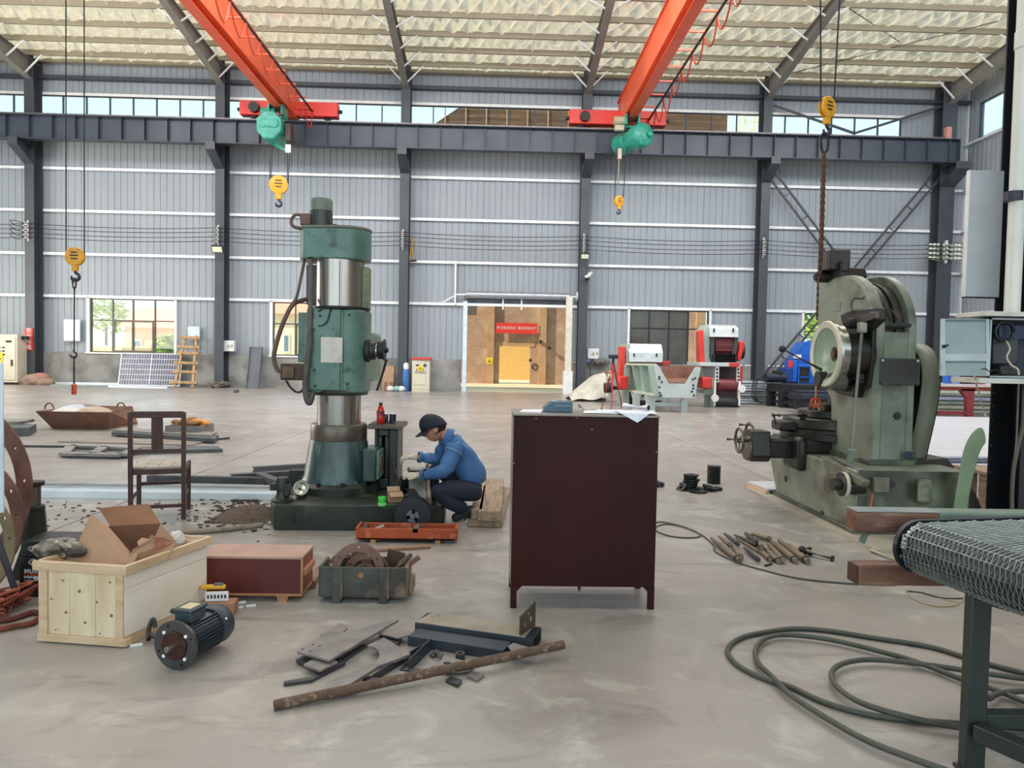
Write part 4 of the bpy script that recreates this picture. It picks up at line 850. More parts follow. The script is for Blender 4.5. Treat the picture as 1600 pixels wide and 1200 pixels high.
q = [V3(P(1036, 571, YB)), V3(P(1092, 572, YB)), V3(P(1080, 603, YB)), V3(P(1030, 603, YB))]; hexa(B(), q, [p+Y_*.05 for p in q]).ob('trough_back', HOP, c1)
bx = B(); x0, x1, z0, z1 = rx(983, 1036, 537, 566, YB); bx.prism([(YB, z0), (YB, z1-.28), (YB+.25, z1), (YB+1.3, z1), (YB+1.3, z0)], (x0, 0, 0), Y_, Z_, (x1-x0, 0, 0)).ob('hood', M('hood_silver', 'd3d9da', .25, .1), c1, bev=.015)
pb(B(), 978, 984, 537, 600, YB+.1, 1.1).ob('hood_side', MGG, c1, bev=.01)
for px in (991, 1026): pb(B(), px-1, px+1, 552, 557.5, YB-.03, .03).ob('latch', BLACK, c1)
pb(B(), 983, 1036, 566, 572, YB+.1, .9).ob('drum_slot', DRUM, c1)
B().prism([(P(967, 588, YB)[0], z0-.5), (P(975, 588, YB)[0], z0-.5), (P(976, 540, YB)[0], z1-.1), (P(969, 540, YB)[0], z1-.1)], (0, YB-.1, 0), X_, Z_, (0, .5, 0)).ob('belt_guard', MRED, c1, bev=.03)
pb(B(), 968, 982, 588, 608, YB-.6, .5).ob('gear_guard', MRED, c1, bev=.03); pb(B(), 974, 984, 570, 634, YB-.1, 1.0).ob('left_housing', MGG, c1, bev=.01)
pb(B(), 1036, 1047, 564, 571, YB+.4, .4).ob('right_guard', MRED, c1, bev=.02)
B().cyl(P(944, 606, YB), P(957, 606, YB), .16, n=14).ob('motor', RUB, c1); B().cyl(P(955, 606, YB), P(975, 606, YB), .06, n=8).ob('shaft', DARKM, c1)
for px in (1017, 992):
    a, c = (1011, 1024) if px == 1017 else (990, 1000); Yl = YF+.5 if px == 1017 else 21.3
    pz = P(px, 618 if px == 1017 else 614, Yl)[2]; x0, x1 = P(a, 625, Yl)[0], P(c, 625, Yl)[0]
    B().prism([(x0, 0), (x1, 0), (x1, pz*.7), (x1+.12, pz), (x0-.06, pz), (x0, pz*.6)], (0, Yl, 0), X_, Z_, (0, .18, 0)).ob('leg', MG, c1, smooth=False)
for a, c, Yl in ((1065, 1074.5, YF+.35), (1040, 1047.5, 21.2)):
    x0, x1 = P(a, 630, Yl)[0], P(c, 630, Yl)[0]; pz = P(a, 622, Yl)[2]; B().prism([(x0, 0), (x1, 0), (x1, pz*.75), (x1-.05, pz), (x0+.05, pz), (x0, pz*.75)], (0, Yl, 0), X_, Z_, (0, .2, 0)).ob('leg', MG, c1, smooth=False)
B().bar((P(1012, 640, YF+.6)[0], YF+.6, .2), (P(1068, 640, YF+.5)[0], YF+.5, .2), .1, .1).ob('stretcher', MG, c1); B().bar((P(992, 636, 21.4)[0], 21.4, .3), (P(1042, 636, 21.4)[0], 21.4, .3), .1, .1).ob('stretcher', MG, c1)
pb(B(), 985, 1034, 612, 632, YB+.3, .7).ob('belly', RUB, c1)
c2 = thing('wood_chipper', 'tall grey drum chipper with red side guards and maroon drum facing out', 'machine', G(1135, 634)); YC = 22.9
x0, x1, z0, z1 = rx(1108, 1153, 507, 527, YC); XX = B().prism([(YC-.1, z0), (YC-.05, z0+.3), (YC+.25, z1), (YC+1.2, z1), (YC+1.2, z0-.9), (YC+.5, z0-.9), (YC+.5, z0)], (x0, 0, 0), Y_, Z_, (x1-x0, 0, 0)).ob('hood', M('hood_silver', 'd3d9da', .25, .1), c2, bev=.015)
for px in (1116, 1146): pb(B(), px-1, px+1, 513, 519, YC-.1, .06).ob('latch', BLACK, c2)
poly_px(B(), [(1098, 520), (1108, 507), (1112, 527), (1112, 566), (1100, 566)], YC+.1, 1.0).ob('left_cheek', MGG, c2, smooth=False); poly_px(B(), [(1148, 527), (1154, 524), (1149, 566), (1143, 566)], YC-.05, 1.1).ob('right_cheek', M('cheek_dark', '3b4041', .5), c2, smooth=False)
poly_px(B(), [(1111, 527), (1117, 527), (1115, 563), (1110, 560)], YC-.04, .5).ob('left_lip', M('cheek_dark', '3b4041', .5), c2, smooth=False)
pc = P(1132, 541, YC+.35); B().cyl((P(1114, 541, YC+.3)[0], YC+.35, pc[2]), (P(1149, 541, YC+.3)[0], YC+.35, pc[2]), .34, n=20).ob('drum', DRUM, c2)
for a in range(4): th = -.9+a*.5; B().bar((P(1114, 541, YC+.3)[0], YC+.35-.34*math.cos(th), pc[2]+.34*math.sin(th)), (P(1149, 541, YC+.3)[0], YC+.35-.34*math.cos(th), pc[2]+.34*math.sin(th)), .05, .04).ob('drum_bar', DRUM, c2)
for k in range(12): x = P(1114+k*2.9, 554, YC-.1)[0]; B().bb(x, x+.1, YC-.15, YC+.1, pc[2]-.52, pc[2]-.26).ob('rake_tooth', DARKM, c2)
poly_px(B(), [(1092, 517), (1099, 514.5), (1101.5, 563), (1103, 573), (1096, 573), (1093, 560)], YC-.1, .4).ob('left_guard', MRED, c2, bev=.03)
poly_px(B(), [(1156, 535), (1162, 532.5), (1163.5, 541), (1157, 565), (1152, 562), (1156, 545)], YC-.1, .5).ob('right_guard', MRED, c2, bev=.03); B().cyl(P(1155, 548, YC+.2), P(1160, 548, YC+.2), .28, n=18).ob('pulley', RUB, c2)
pb(B(), 1094, 1148, 566.5, 572.5, YC-.5, 1.6).ob('deck', MG, c2, bev=.01); pb(B(), 1140, 1156, 567, 573, YC-.55, .6).ob('deck_guard', MRED, c2, bev=.01)
for a, c in ((1117.5, 1123.5), (1151.5, 1156)):
    pb(B(), a, c, 573, 597, YC-.45, .1).ob('post', WHITE, c2)
    for k in range(4): p = P((a+c)/2, 577+k*5.6, YC-.46); B().cyl(p, (p[0], p[1]-.012, p[2]), .035, n=8).ob('bolt', BLACK, c2)
pb(B(), 1123, 1152, 573, 596, YC+.4, .1).ob('throat', M('throat', '4b3d40', .7), c2); B().cyl((P(1121, 601, YC-.3)[0], YC-.25, P(1136, 601, YC-.3)[2]), (P(1153, 601, YC-.3)[0], YC-.25, P(1136, 601, YC-.3)[2]), .2, n=18).ob('feed_roller', DRUM, c2)
pb(B(), 1120, 1153, 609, 627, YC-.2, .1).ob('feed_belt', M('belt_brown', '4a3130', .6, 0, '8a7a72', 3, .6, .75), c2); B().cyl((P(1119, 630, YC-.4)[0], YC-.35, .17), (P(1155, 630, YC-.4)[0], YC-.35, .17), .15, n=16).ob('tail_roller', RUB, c2)
for a in (1117, 1155.5): pb(B(), a-1.3, a+1.6, 596, 634, YC-.5, .12).ob('side_plate', WHITE, c2)
for a, u in ((1158, 607), (1116, 622)): p = P(a, u, YC-.5); B().cyl(p, (p[0], p[1]-.1, p[2]), .12, n=10).ob('bearing', WHITE, c2)
pb(B(), 1096.5, 1113, 589.5, 607.5, YC-.5, .6).ob('gearbox_guard', MRED, c2, bev=.04)
poly_px(B(), [(1098, 609), (1118, 607), (1118, 617), (1100, 615)], YC-.2, .8).ob('drive_frame', MGG, c2); pb(B(), 1103, 1110, 617, 635, YC, .2).ob('leg', MGG, c2); pb(B(), 1112, 1117, 615, 635, YC-.3, .2).ob('leg', MGG, c2)
pb(B(), 1156, 1160, 573, 603, YC+.3, .3).ob('rear_guard', MRED, c2); pb(B(), 1100, 1117, 573, 590, YC+.2, .6).ob('left_body', MG, c2, bev=.02)
# tripod with red legs
t = thing('tripod', 'slim red-legged tripod standing left of the near chipper', 'tripod', G(958, 638)); YT = 20.6; top = P(958, 566, YT); RLEG = M('tripod_red', 'c2392f', .4)
for px, py, Y in ((940, 637, 20.7), (955.5, 639, 20.4), (972, 631, 21.6)):
    e = P(px, py, Y); e = (e[0], Y, 0.02); B().tube([top, V3(top).lerp(V3(e), .5)], .03, 8).ob('leg', RLEG, t); B().tube([V3(top).lerp(V3(e), .5), e], .02, 8).ob('lower_leg', RLEG, t); B().cyl(e, (e[0], e[1], 0), .03, .03, 8).ob('foot', BLACK, t)
m_ = V3(top); B().cyl(m_+Z_*-.3, m_+Z_*.12, .035, n=8).ob('centre_post', BLACK, t); B().box(m_+Z_*.16, (.26, .16, .12)).ob('head', BLACK, t, bev=.02); B().bar(m_+Vector((-.25, 0, -.3)), m_+Vector((.2, 0, -.32)), .04, .04).ob('spreader', RLEG, t)
# tarpaulin heap
t = thing('tarpaulin_heap', 'pale grey tarpaulin draped over a pile right of the door post', 'tarpaulin', G(925, 626)); TARP = M('tarp', 'c9c4b8', .5, 0, 'a9a598', 3, bump=.4, bsc=6)
nx, ny = 22, 10; A_ = P(894, 620, 24.0); Bq = P(955, 622, 24.0); V = []
for j in range(ny+1):
    for i in range(nx+1):
        u, v = i/nx, j/ny; x = A_[0]+(Bq[0]-A_[0])*u; y = 24.2+v*2.4+.2*math.sin(5*u); ridge = (.12+1.0*u**.75*(1-max(0, u-.93)/.07*.4)); z = ridge*math.sin(PI*min(1, v*1.25+.02))**.7+.06*math.sin(9*u+6*v)*ridge
        V.append((x, y, max(.02, z)))
B().add(V, [(j*(nx+1)+i, j*(nx+1)+i+1, (j+1)*(nx+1)+i+1, (j+1)*(nx+1)+i) for j in range(ny) for i in range(nx)]).ob('tarp_sheet', TARP, t, angle=60)
B().cyl(P(951, 586, 24.6), P(957, 588, 24.6), .16, n=12).ob('rolled_end', M('tarp_light', 'e6ddc2', .6), t)
B().bar(G(895, 625), (G(946, 626)[0], G(946, 626)[1], .0), .35, .14).ob('pallet_board', M('dark_wood', '51443a', .8), t)
t = thing('wall_lamp', 'dark work lamp on a thin stick left of the near chipper', 'lamp', P(920, 566, 28)); B().sphere(P(920, 565.5, 28), .13, 10, 8).ob('lamp_head', M('lamp_navy', '3e4258', .5), t); B().tube([P(921, 568, 28), (P(927, 586, 28)[0], 28, .0)], .02, 6).ob('stick', BLACK, t)
b = B()
for k in range(9): b.sphere(P(929+k*2.4, 565+random.uniform(-2, 1), 29.9), random.uniform(.08, .14), 6, 4)
tag(b.ob('rag_pile', M('rag', '77716c', .9)), 'crumpled grey rags on the plinth top beside the pale meter box', 'rags', kind='stuff')
# galvanised sheets stacked behind
x0, x1, z0, z1 = rx(1158, 1203, 595.5, 635, 24.6); t = thing('sheet_stack', 'stack of corrugated galvanised sheets behind the right chipper', 'stack', ((x0+x1)/2, 25, 0)); GS = M('sheet_zinc', 'c2c9ce', .3, .5, 'a9b1b7', 3)
n = 9
for k in range(n): zz = .02+k*(z1-.02)/n; B().bb(x0+random.uniform(-.1, .1), x1, 24.6+random.uniform(-.03, .03), 27, zz, zz+(z1/n)*.7).ob('sheet', GS, t, bev=.012)
# blue machine and black bench
BLUE = M('machine_blue', '1c62c4', .35, 0, '1750a6', 3); t = thing('blue_machine', 'bright blue machine seen under the slotting machine handle', 'machine', (P(1270, 625, 24.2)[0], 24.2, 0)); YM = 25.2
pb(B(), 1246, 1287, 570, 600, YM, 1.2).ob('body', BLUE, t, bev=.03); poly_px(B(), [(1244, 572), (1245, 560), (1250, 545), (1258, 535), (1266, 533), (1270, 545), (1272, 572)], YM+.2, .8).ob('round_housing', BLUE, t, smooth=False)
pb(B(), 1229, 1239, 575, 597, YM-.1, .8).ob('side_box', M('machine_navy', '153f8a', .4), t, bev=.02); pb(B(), 1238.5, 1246, 563, 597, YM-.05, .8).ob('side_column', BLUE, t, bev=.02); pb(B(), 1249, 1265, 574, 588, YM-.03, .04).ob('opening', BLACK, t); pb(B(), 1249, 1265, 591, 597, YM-.03, .04).ob('opening', BLACK, t)
for r_ in ((1247, 1249, 572, 598), (1265, 1267, 572, 598), (1247, 1267, 588.5, 590), (1247, 1267, 572, 573.5)): pb(B(), r_[0], r_[1], r_[2], r_[3], YM-.08, .06).ob('opening_frame', BLUE, t)
p = P(1235, 574, YM); B().cyl(p, (p[0], p[1], p[2]+.24), .08, n=12).ob('red_can', MRED, t); pb(B(), 1245, 1252, 554, 560, YM, .3).ob('white_box', WHITE, t); x0, x1, z0, z1 = rx(1240, 1290, 597, 622, YM+.1); B().bb(x0, x1, YM+.1, YM+1.1, 0, z1).ob('base_frame', BLACK, t)
pb(B(), 1268, 1300, 575, 600, YM+.1, .8).ob('body', BLUE, t, bev=.03)
t = thing('work_bench', 'black steel bench on thick square legs in front of the blue machine', 'bench', G(1248, 639)); NAV = M('bench_black', '26282d', .5, .1, '1b1d21', 3)
A1, A2, A3 = G(1204, 634), G(1223.5, 636.5), G(1249, 640); ht = P(1204, 598, A1[1])[2]
for g_ in (A1, A2, A3): B().bb(g_[0]-.12, g_[0]+.14, g_[1]-.1, g_[1]+.15, 0, ht-.2).ob('leg', NAV, t, bev=.01)
a, c = V3((A1[0]-.15, A1[1], ht)), V3((A3[0]+.15, A3[1], ht)); q = [a, c, c+V3((1.6, .9, 0)), a+V3((1.4, .9, 0))]; hexa(B(), [p-Z_*.02 for p in q], [p-Z_*.28 for p in q]).ob('bench_top', NAV, t)
for f in (.22, .5): B().bar((A1[0], A1[1], f*ht), (A3[0], A3[1], f*ht), .08, .08).ob('stretcher', NAV, t)
for f in (0, 1): g_ = V3(A1).lerp(V3(A3), f)+V3((1.4, .7, 0)); B().bb(g_.x-.1, g_.x+.1, g_.y-.1, g_.y+.1, 0, ht-.2).ob('leg', NAV, t)
t = thing('bench_motor', 'small dark motor with hoses on the left end of the black bench', 'motor', (A1[0]+.1, A1[1]+.4, ht)); p = V3((A1[0]-.1, A1[1]+.3, ht+.16)); B().cyl(p, p+V3((.75, .2, 0)), .16, n=16).ob('casing', M('motor_navy', '2f3546', .5, .2), t, bev=.02); B().box(p+V3((.45, .1, .18)), (.3, .2, .14)).ob('terminal_box', BLACK, t, bev=.01)
for k in range(3): B().tube(catmull([p+V3((-.05, 0, .1)), p+V3((-.3-.06*k, -.1, -.1)), p+V3((-.32-.06*k, -.1, -.7)), p+V3((-.1, -.1, -.85))], 4), .02, 6).ob('hose', BLACK, t)
t = thing('work_bench', 'second dark bench low behind the rotary table of the slotting machine', 'bench', (P(1275, 636, 20.6)[0], 20.6, 0)); pb(B(), 1253, 1310, 617, 624.5, 20.4, 1.0).ob('bench_top', M('bench_navy', '2d3342', .4, .2), t, bev=.01); pb(B(), 1251, 1308, 611, 616.8, 20.9, .4).ob('upper_rail', M('bench_navy', '2d3342', .4, .2), t, bev=.01)
for px in (1262, 1290, 1303): q = P(px, 624, 20.5); B().bb(q[0]-.06, q[0]+.06, 20.5, 20.65, 0, q[2]).ob('leg', NAV, t)
tag(B().tube([P(1275, 598, 20.3), (P(1274.5, 626, 20.3)[0], 20.3, 0.01)], .02, 6).ob('orange_strap', M('strap_orange', 'd9813c', .5)), 'orange hanging strap beside the white rimmed disc', 'strap')
# red table, sheet stacks at the right
MAR = M('table_maroon', '9b4046', .45, 0, '84343a', 3); t = thing('steel_table', 'dark red steel table with a bracketed leg behind the belt guard', 'table', G(1517, 655)); YQ = 19.6
x0, x1, z0, z1 = rx(1474, 1600, 604, 612, YQ); zt = P(1500, 602, YQ)[2]
B().bb(x0-.8, x1+.6, YQ-.1, YQ+1.4, zt-.04, zt+.03).ob('table_top', M('top_pale', 'd9cfce', .35), t); pb(B(), 1470, 1600, 604, 611, YQ, .12).ob('apron', M('apron_rust', '9a4a3c', .6), t)
poly_px(B(), [(1511.5, 655), (1521, 655), (1522.5, 615), (1524, 608), (1501, 608), (1503, 612), (1507, 617), (1511, 622)], YQ, .15).ob('leg', MAR, t, smooth=False); pb(B(), 1466, 1512, 642.5, 648.5, YQ+.05, .1).ob('stretcher', MAR, t)
xl = P(1440, 650, YQ)[0]; B().bb(xl-.1, xl+.1, YQ, YQ+.2, 0, zt-.04).ob('leg', MAR, t); B().bb(x1+.3, x1+.5, YQ, YQ+.2, 0, zt-.04).ob('leg', MAR, t)
for k, (a, c, col_, l, w) in enumerate(((1476, 1483, '1f5fb8', 'blue tin standing on the dark red table', .2), (1484, 1497, '7c93cc', 'lavender box on the dark red table', .35), (1498, 1519, '2b2124', 'black toolbox on the dark red table', .35), (1520, 1537, '9d5148', 'brick red box on the dark red table', .35))):
    x0, x1, z0, z1 = rx(a, c, 570, 600, YQ+.4); t = thing('table_box', l, 'box', ((x0+x1)/2, YQ+.5, zt+.03)); B().bb(x0, x1, YQ+.3, YQ+.3+w, zt+.03, zt+.6).ob('box_body', M('tb'+col_, col_, .5), t, bev=.02); B().bb(x0+.02, x1-.02, YQ+.29, YQ+.3, zt+.42, zt+.45).ob('lid_seam', BLACK, t)
SHW = M('sheet_white', 'cfd0d6', .35, 0, 'bcbec6', 2, stretch=(.3, 4, 1)); SHG = M('sheet_grey', '9aa39c', .5, 0, '848d86', 3)
t = thing('sheet_stack', 'stack of pale sheet metal under the dark red table', 'stack', (P(1490, 640, 22)[0], 22, 0))
for k in range(5): x0 = P(1462, 640, 22)[0]; B().bb(x0-random.uniform(.2, .5), x0+3.2, 21.4, 23.5, .02+k*.13, .12+k*.13).ob('sheet', [SHG, M('sheet_cream', 'b9bba6', .5), SHG, M('sheet_blue', 'aebbd8', .4), SHG][k], t, bev=.01)
t = thing('sheet_stack', 'wide low stack of white sheets on the floor beyond the belt guard', 'stack', G(1480, 700))
ya, yb = G(1480, 732)[1], 18.3
for k in range(3): q = [(6.0+.04*k, ya+.1*k), (12.6-.1*k, ya+.6), (13.4, yb), (8.3+.1*k, yb-.1*k)]; B().prism(q, (0, 0, .02+k*.045), X_, Y_, (0, 0, .035)).ob('sheet', SHW if k != 1 else M('sheet_dark', '5c6480', .4), t, bev=.004)
# ================================================================== radial drill column
GRN = M('drill_green', '5f7f74', .36, 0, '4c6a5f', 3, .4, .7, col3='2c3a34', sc3=9, lo3=.56, hi3=.74, world=True)
GRND = M('drill_green_oily', '435c5a', .26, 0, '22302e', 9, .36, .64, col3='84968f', sc3=12, lo3=.60, hi3=.78, world=True, stretch=(1, 1, .12))
OILY = M('oily_base', '2e352d', .42, 0, '1c211c', 3, .35, .65, col3='47583f', sc3=4, lo3=.55, hi3=.75, world=True)
CHROME = M('column_steel', 'a9a29a', .22, .85, '8a7f76', 1.5, world=True, stretch=(6, 6, .3), col3='6b5a50', sc3=1.2, lo3=.58, hi3=.75)
STEELW = M('worn_steel', '6f665c', .35, .7, '4b443d', 3, world=True, col3='8c7a66', sc3=4)
HOSEB = M('hose_brown', '6b5148', .6, 0, '55403a', 6); GREYM = M('motor_grey', '5d5d57', .5, 0, '4a4a46', 6)
DY = 6.6; cx = P(529.5, 690, DY)[0]
def zc(y): return P(530, y, DY)[2]
drill = thing('radial_drill', 'tall green radial drilling machine with a shiny steel column and a motor on top', 'machine', (cx, DY, 0))
f1, f2 = G(428, 829), G(417, 822)
zb = P(500, 789, 5.87)[2]
bp = [(f1[0], 5.86), (-1.0, 5.88), (-.62, 6.05), (-.5, 6.9), (-.6, 7.2), (f1[0]+.1, 7.2), (f1[0]-.16, 6.9), (f1[0]-.10, 6.1)]
B().prism(bp, (0, 0, 0), X_, Y_, (0, 0, zb)).ob('base_plate', OILY, drill, bev=.012)
B().bb(P(440, 818, 5.86)[0], P(461, 818, 5.86)[0], 5.85, 5.87, .07, .115).ob('lifting_slot', BLACK, drill)
B().lathe([(.38, zb), (.38, zb+.06), (.35, zb+.085), (.33, zb+.09)], (cx, DY, 0), Z_, 36).ob('bolt_flange', OILY, drill)
for k in range(10): a = 2*PI*k/10; B().cyl((cx+.345*math.cos(a), DY+.345*math.sin(a), zb+.07), (cx+.345*math.cos(a), DY+.345*math.sin(a), zb+.105), .02, n=6).ob('bolt', DARKM, drill)
B().lathe([(.335, zb+.085), (.31, zb+.14), (.262, zc(690)), (.255, zc(686))], (cx, DY, 0), Z_, 40).ob('pedestal', GRND, drill, angle=60)
B().lathe([(.25, zc(687)), (.254, zc(684)), (.254, zc(664)), (.245, zc(661)), (.2, zc(661))], (cx, DY, 0), Z_, 40).ob('collar', STEELW, drill)
B().lathe([(.197, zc(662)), (.197, zc(600))], (cx, DY, 0), Z_, 40).ob('inner_column', CHROME, drill)
B().lathe([(.215, zc(486)), (.215, zc(400))], (cx, DY, 0), Z_, 48).ob('upper_column', CHROME, drill)
B().bb(cx+.035, cx+.04, DY-.2165, DY-.21, zc(482), zc(412)).ob('keyway', DARKM, drill)
# arm sleeve: flat cover on the left of the front, rounded to the right
sl = [(-.245, -.23), (.08, -.23)]+arc(.08, -.06, .17, -90, 0, 8)+[(.25, .2), (.2, .26), (-.2, .26), (-.245, .2)]
B().prism([(a, b_) for a, b_ in sl], (cx, DY, zc(612)), X_, Y_, (0, 0, zc(485)-zc(612))).ob('arm_sleeve', GRN, drill, bev=.012, angle=30)
B().prism([(-.255, .24), (.06, .24), (.06, -.36), (-.02, -.40), (-.24, -.40)] if False else [(-.252, zc(608)), (.055, zc(608)), (.055, zc(486)), (-.17, zc(486)), (-.19, zc(505)), (-.252, zc(512))], (cx, DY-.232, 0), X_, Z_, (0, -.02, 0)).ob('front_cover', GRN, drill, bev=.006)
x0, x1, z0, z1 = rx(501, 535, 527, 567, DY-.26); B().bb(x0, x1, DY-.262, DY-.25, z0, z1).ob('name_plate', M('plate_white', 'cfc6bd', .4, 0, 'b3a79c', 8, .5, .7), drill, bev=.004)
for px, py in ((500, 493), (546, 492), (490, 515), (491, 578), (543, 600), (492, 603)): p = P(px, py, DY-.258); B().cyl(p, (p[0], p[1]-.008, p[2]), .012, n=8).ob('screw', BLACK, drill)
B().lathe([(.25, zc(486)), (.26, zc(484)), (.26, zc(481)), (.22, zc(480))], (cx+.01, DY, 0), Z_, 36).ob('wiper_ring', DARKM, drill)
B().lathe([(.255, zc(616)), (.262, zc(612)), (.25, zc(608))], (cx, DY, 0), Z_, 36).ob('lower_ring', OILY, drill)
B().bb(cx-.2, cx+.2, DY+.25, DY+1.1, zc(600), zc(515)).ob('arm', GRN, drill, bev=.03)
# top cover and motor
tc = [(-.37, -.02), (-.3, -.17)]+arc(.03, .02, .235, -110, 95, 14)+[(-.25, .28), (-.37, .16)]
B().prism(tc, (cx+.01, DY-.02, zc(409)), X_, Y_, (0, 0, zc(362)-zc(409))).ob('belt_cover', GRN, drill, bev=.012, angle=25)
B().prism([(a*1.012, b_*1.012) for a, b_ in tc], (cx+.01, DY-.02, zc(362)), X_, Y_, (0, 0, .02)).ob('cover_lid', M('lid_drab', '6e7163', .5, 0, '5b5a4c', 4), drill)
mxx = P(502, 340, DY)[0]
B().lathe([(.085, zc(360)), (.085, zc(331)), (.098, zc(331)), (.1, zc(316)), (.09, zc(312)), (.06, zc(310.5))], (mxx, DY, 0), Z_, 28).ob('motor_body', M('fan_cowl', '6d756a', .45, 0, '5a6158', 5), drill)
fb = B()
for k in range(30): a = 2*PI*k/30; fb.bar((mxx+.09*math.cos(a), DY+.09*math.sin(a), zc(359)), (mxx+.09*math.cos(a), DY+.09*math.sin(a), zc(332)), .022, .007, up=(-math.sin(a), math.cos(a), 0))
for k in range(1): pass
fbo = fb.ob('cooling_fins', GREYM, drill); fbo['kind'] = 'stuff'
x0, x1, z0, z1 = rx(471.5, 483, 335, 354, DY-.03); B().bb(x0, x1+.03, DY-.1, DY+.06, z0, z1).ob('terminal_box', HOSEB, drill, bev=.015)
B().tube(catmull([P(480, 342, DY-.08), P(472, 337, DY-.08), P(461, 336, DY-.08), P(455, 345, DY-.08), P(459, 354, DY-.08), P(475, 357, DY-.06), P(490, 357, DY)], 5), .016, 8).ob('conduit', HOSEB, drill)
B().tube(catmull([P(515, 357, DY-.1), P(522, 352, DY-.1), P(530, 355, DY-.1), P(534, 360, DY-.1)], 5), .014, 8).ob('conduit', HOSEB, drill)
# left attachments
for a, c, u, v, Y, m_ in ((478, 499, 414, 476, DY+.02, GREYM), (465.5, 487, 488, 566, DY-.02, GRN), (476, 489, 488, 580, DY-.14, GREYM)): x0, x1, z0, z1 = rx(a, c, u, v, Y); B().bb(x0, x1, Y, Y+.2, z0, z1).ob('side_panel', m_, drill, bev=.01)
x0, x1, z0, z1 = rx(567.5, 575, 417, 482, DY-.05); B().bb(x0-.02, x1, DY-.05, DY+.12, z0, z1).ob('side_rack', M('rack_lichen', '7f8469', .7, 0, '5d604b', 14), drill, bev=.008)
B().tube(catmull([P(477, 400, DY-.1), P(471, 430, DY-.12), P(463, 465, DY-.14), P(452, 484, DY-.16), P(441, 508, DY-.17), P(431, 540, DY-.17), P(428, 560, DY-.17), P(433, 577, DY-.16), P(442, 581, DY-.15)], 6), [.013]*14+[.02]*35, 10).ob('cable_sheath', HOSEB, drill)
B().tube(catmull([P(481, 467, DY-.05), P(470, 470, DY-.1), P(460, 474, DY-.14), P(455, 480, DY-.15)], 5), .02, 8).ob('cable_sheath', HOSEB, drill)
pts = [P(485, 402, DY-.2), P(486, 440, DY-.22), P(485, 480, DY-.24), P(484, 530, DY-.28), P(480, 570, DY-.28), P(477, 600, DY-.28), P(479, 622, DY-.28), P(484, 629, DY-.28), P(488, 615, DY-.24)]
cm = catmull(pts, 7); B().tube(cm, [.022 if i < 20 else .026+.003*(i % 2) for i in range(len(cm))], 10).ob('flexible_conduit', M('conduit_grey', '5b5450', .5, .2, '4a4340', 8), drill)
x0, x1, z0, z1 = rx(438.5, 472, 568, 594, DY-.2); B().bb(x0, x1+.04, DY-.22, DY-.05, z0, z1).ob('junction_box', M('box_brown', '4b372c', .6, 0, '382a22', 8), drill, bev=.012)
x0, x1, z0, z1 = rx(441, 459, 573, 591, DY-.24); B().bb(x0, x1, DY-.245, DY-.22, z0, z1).ob('box_lid', M('lid_brown', '6b5239', .6, 0, '50402f', 9), drill, bev=.006)
B().tube(catmull([P(447, 594, DY-.15), P(453, 604, DY-.15), P(462, 612, DY-.15), P(470, 612, DY-.2), P(476, 604, DY-.22)], 5), .01, 6).ob('cable', BLACK, drill)
B().tube(catmull([P(497, 487, DY-.26), P(510, 480, DY-.28), P(520, 486, DY-.24)], 4)+catmull([P(516, 485, DY-.26), P(512, 500, DY-.27), P(505, 508, DY-.26), P(497, 509, DY-.26)], 4), .006, 6).ob('oil_pipe', BLACK, drill)
# elevating gear on the right of the sleeve
p = P(573, 548, DY-.05); q = P(608, 547, DY-.05)
B().loft([((p[0], p[1], p[2]), .1), ((p[0]+.03, p[1], p[2]), .105), ((p[0]+.035, p[1], p[2]), .085), ((p[0]+.08, p[1], p[2]), .08), ((p[0]+.085, p[1], p[2]), .06), ((p[0]+.105, p[1], p[2]), .06)], 24).ob('gear_housing', BLACK, drill)
B().loft([((p[0]+.1, p[1], p[2]+.01), .075), ((p[0]+.11, p[1], p[2]+.01), .085), ((p[0]+.15, p[1], p[2]+.01), .085), ((p[0]+.155, p[1], p[2]+.01), .1), ((p[0]+.165, p[1], p[2]+.01), .1), ((p[0]+.167, p[1], p[2]+.01), .03), ((p[0]+.195, p[1], p[2]+.01), .022)], 24).ob('coupling', DARKM, drill)
B().loft([((p[0]+.085, p[1], p[2]), .063), ((p[0]+.1, p[1], p[2]), .063)], 24).ob('bright_ring', CHROME, drill)
tripL = M('umbrella_dark', '3c3434', .7)
B().tube([P(604, 562, DY), P(596, 590, DY+.1), P(589, 610, DY+.15)], .012, 6).ob('hanging_lever', tripL, drill)
# switch box on the pedestal
x0, x1, z0, z1 = rx(569, 590, 700, 751, DY-.2); B().bb(x0, x1, DY-.28, DY+.05, z0, z1).ob('switch_box', GRND, drill, bev=.015)
q = [V3((x1, DY-.29, z0)), V3((x1+.02, DY-.29, z0)), V3((x1+.02, DY+.02, z0)), V3((x1, DY+.02, z0))]; B().bb(x1, x1+.02, DY-.27, DY+.04, z0+.02, z1-.02).ob('switch_cover', GRN, drill, bev=.006)
B().lathe([(.07, 0), (.07, .006)], (x1+.02, DY-.13, (z0+z1)/2+.0), X_, 20).ob('dial_plate', M('dial_orange', 'b0762f', .5, 0, '3a2c1c', 40, .5, .52), drill)
B().bar((x1+.03, DY-.13, (z0+z1)/2-.05), (x1+.03, DY-.13, (z0+z1)/2+.06), .03, .04, up=(0, 1, 0)).ob('switch_handle', BLACK, drill, bev=.008)
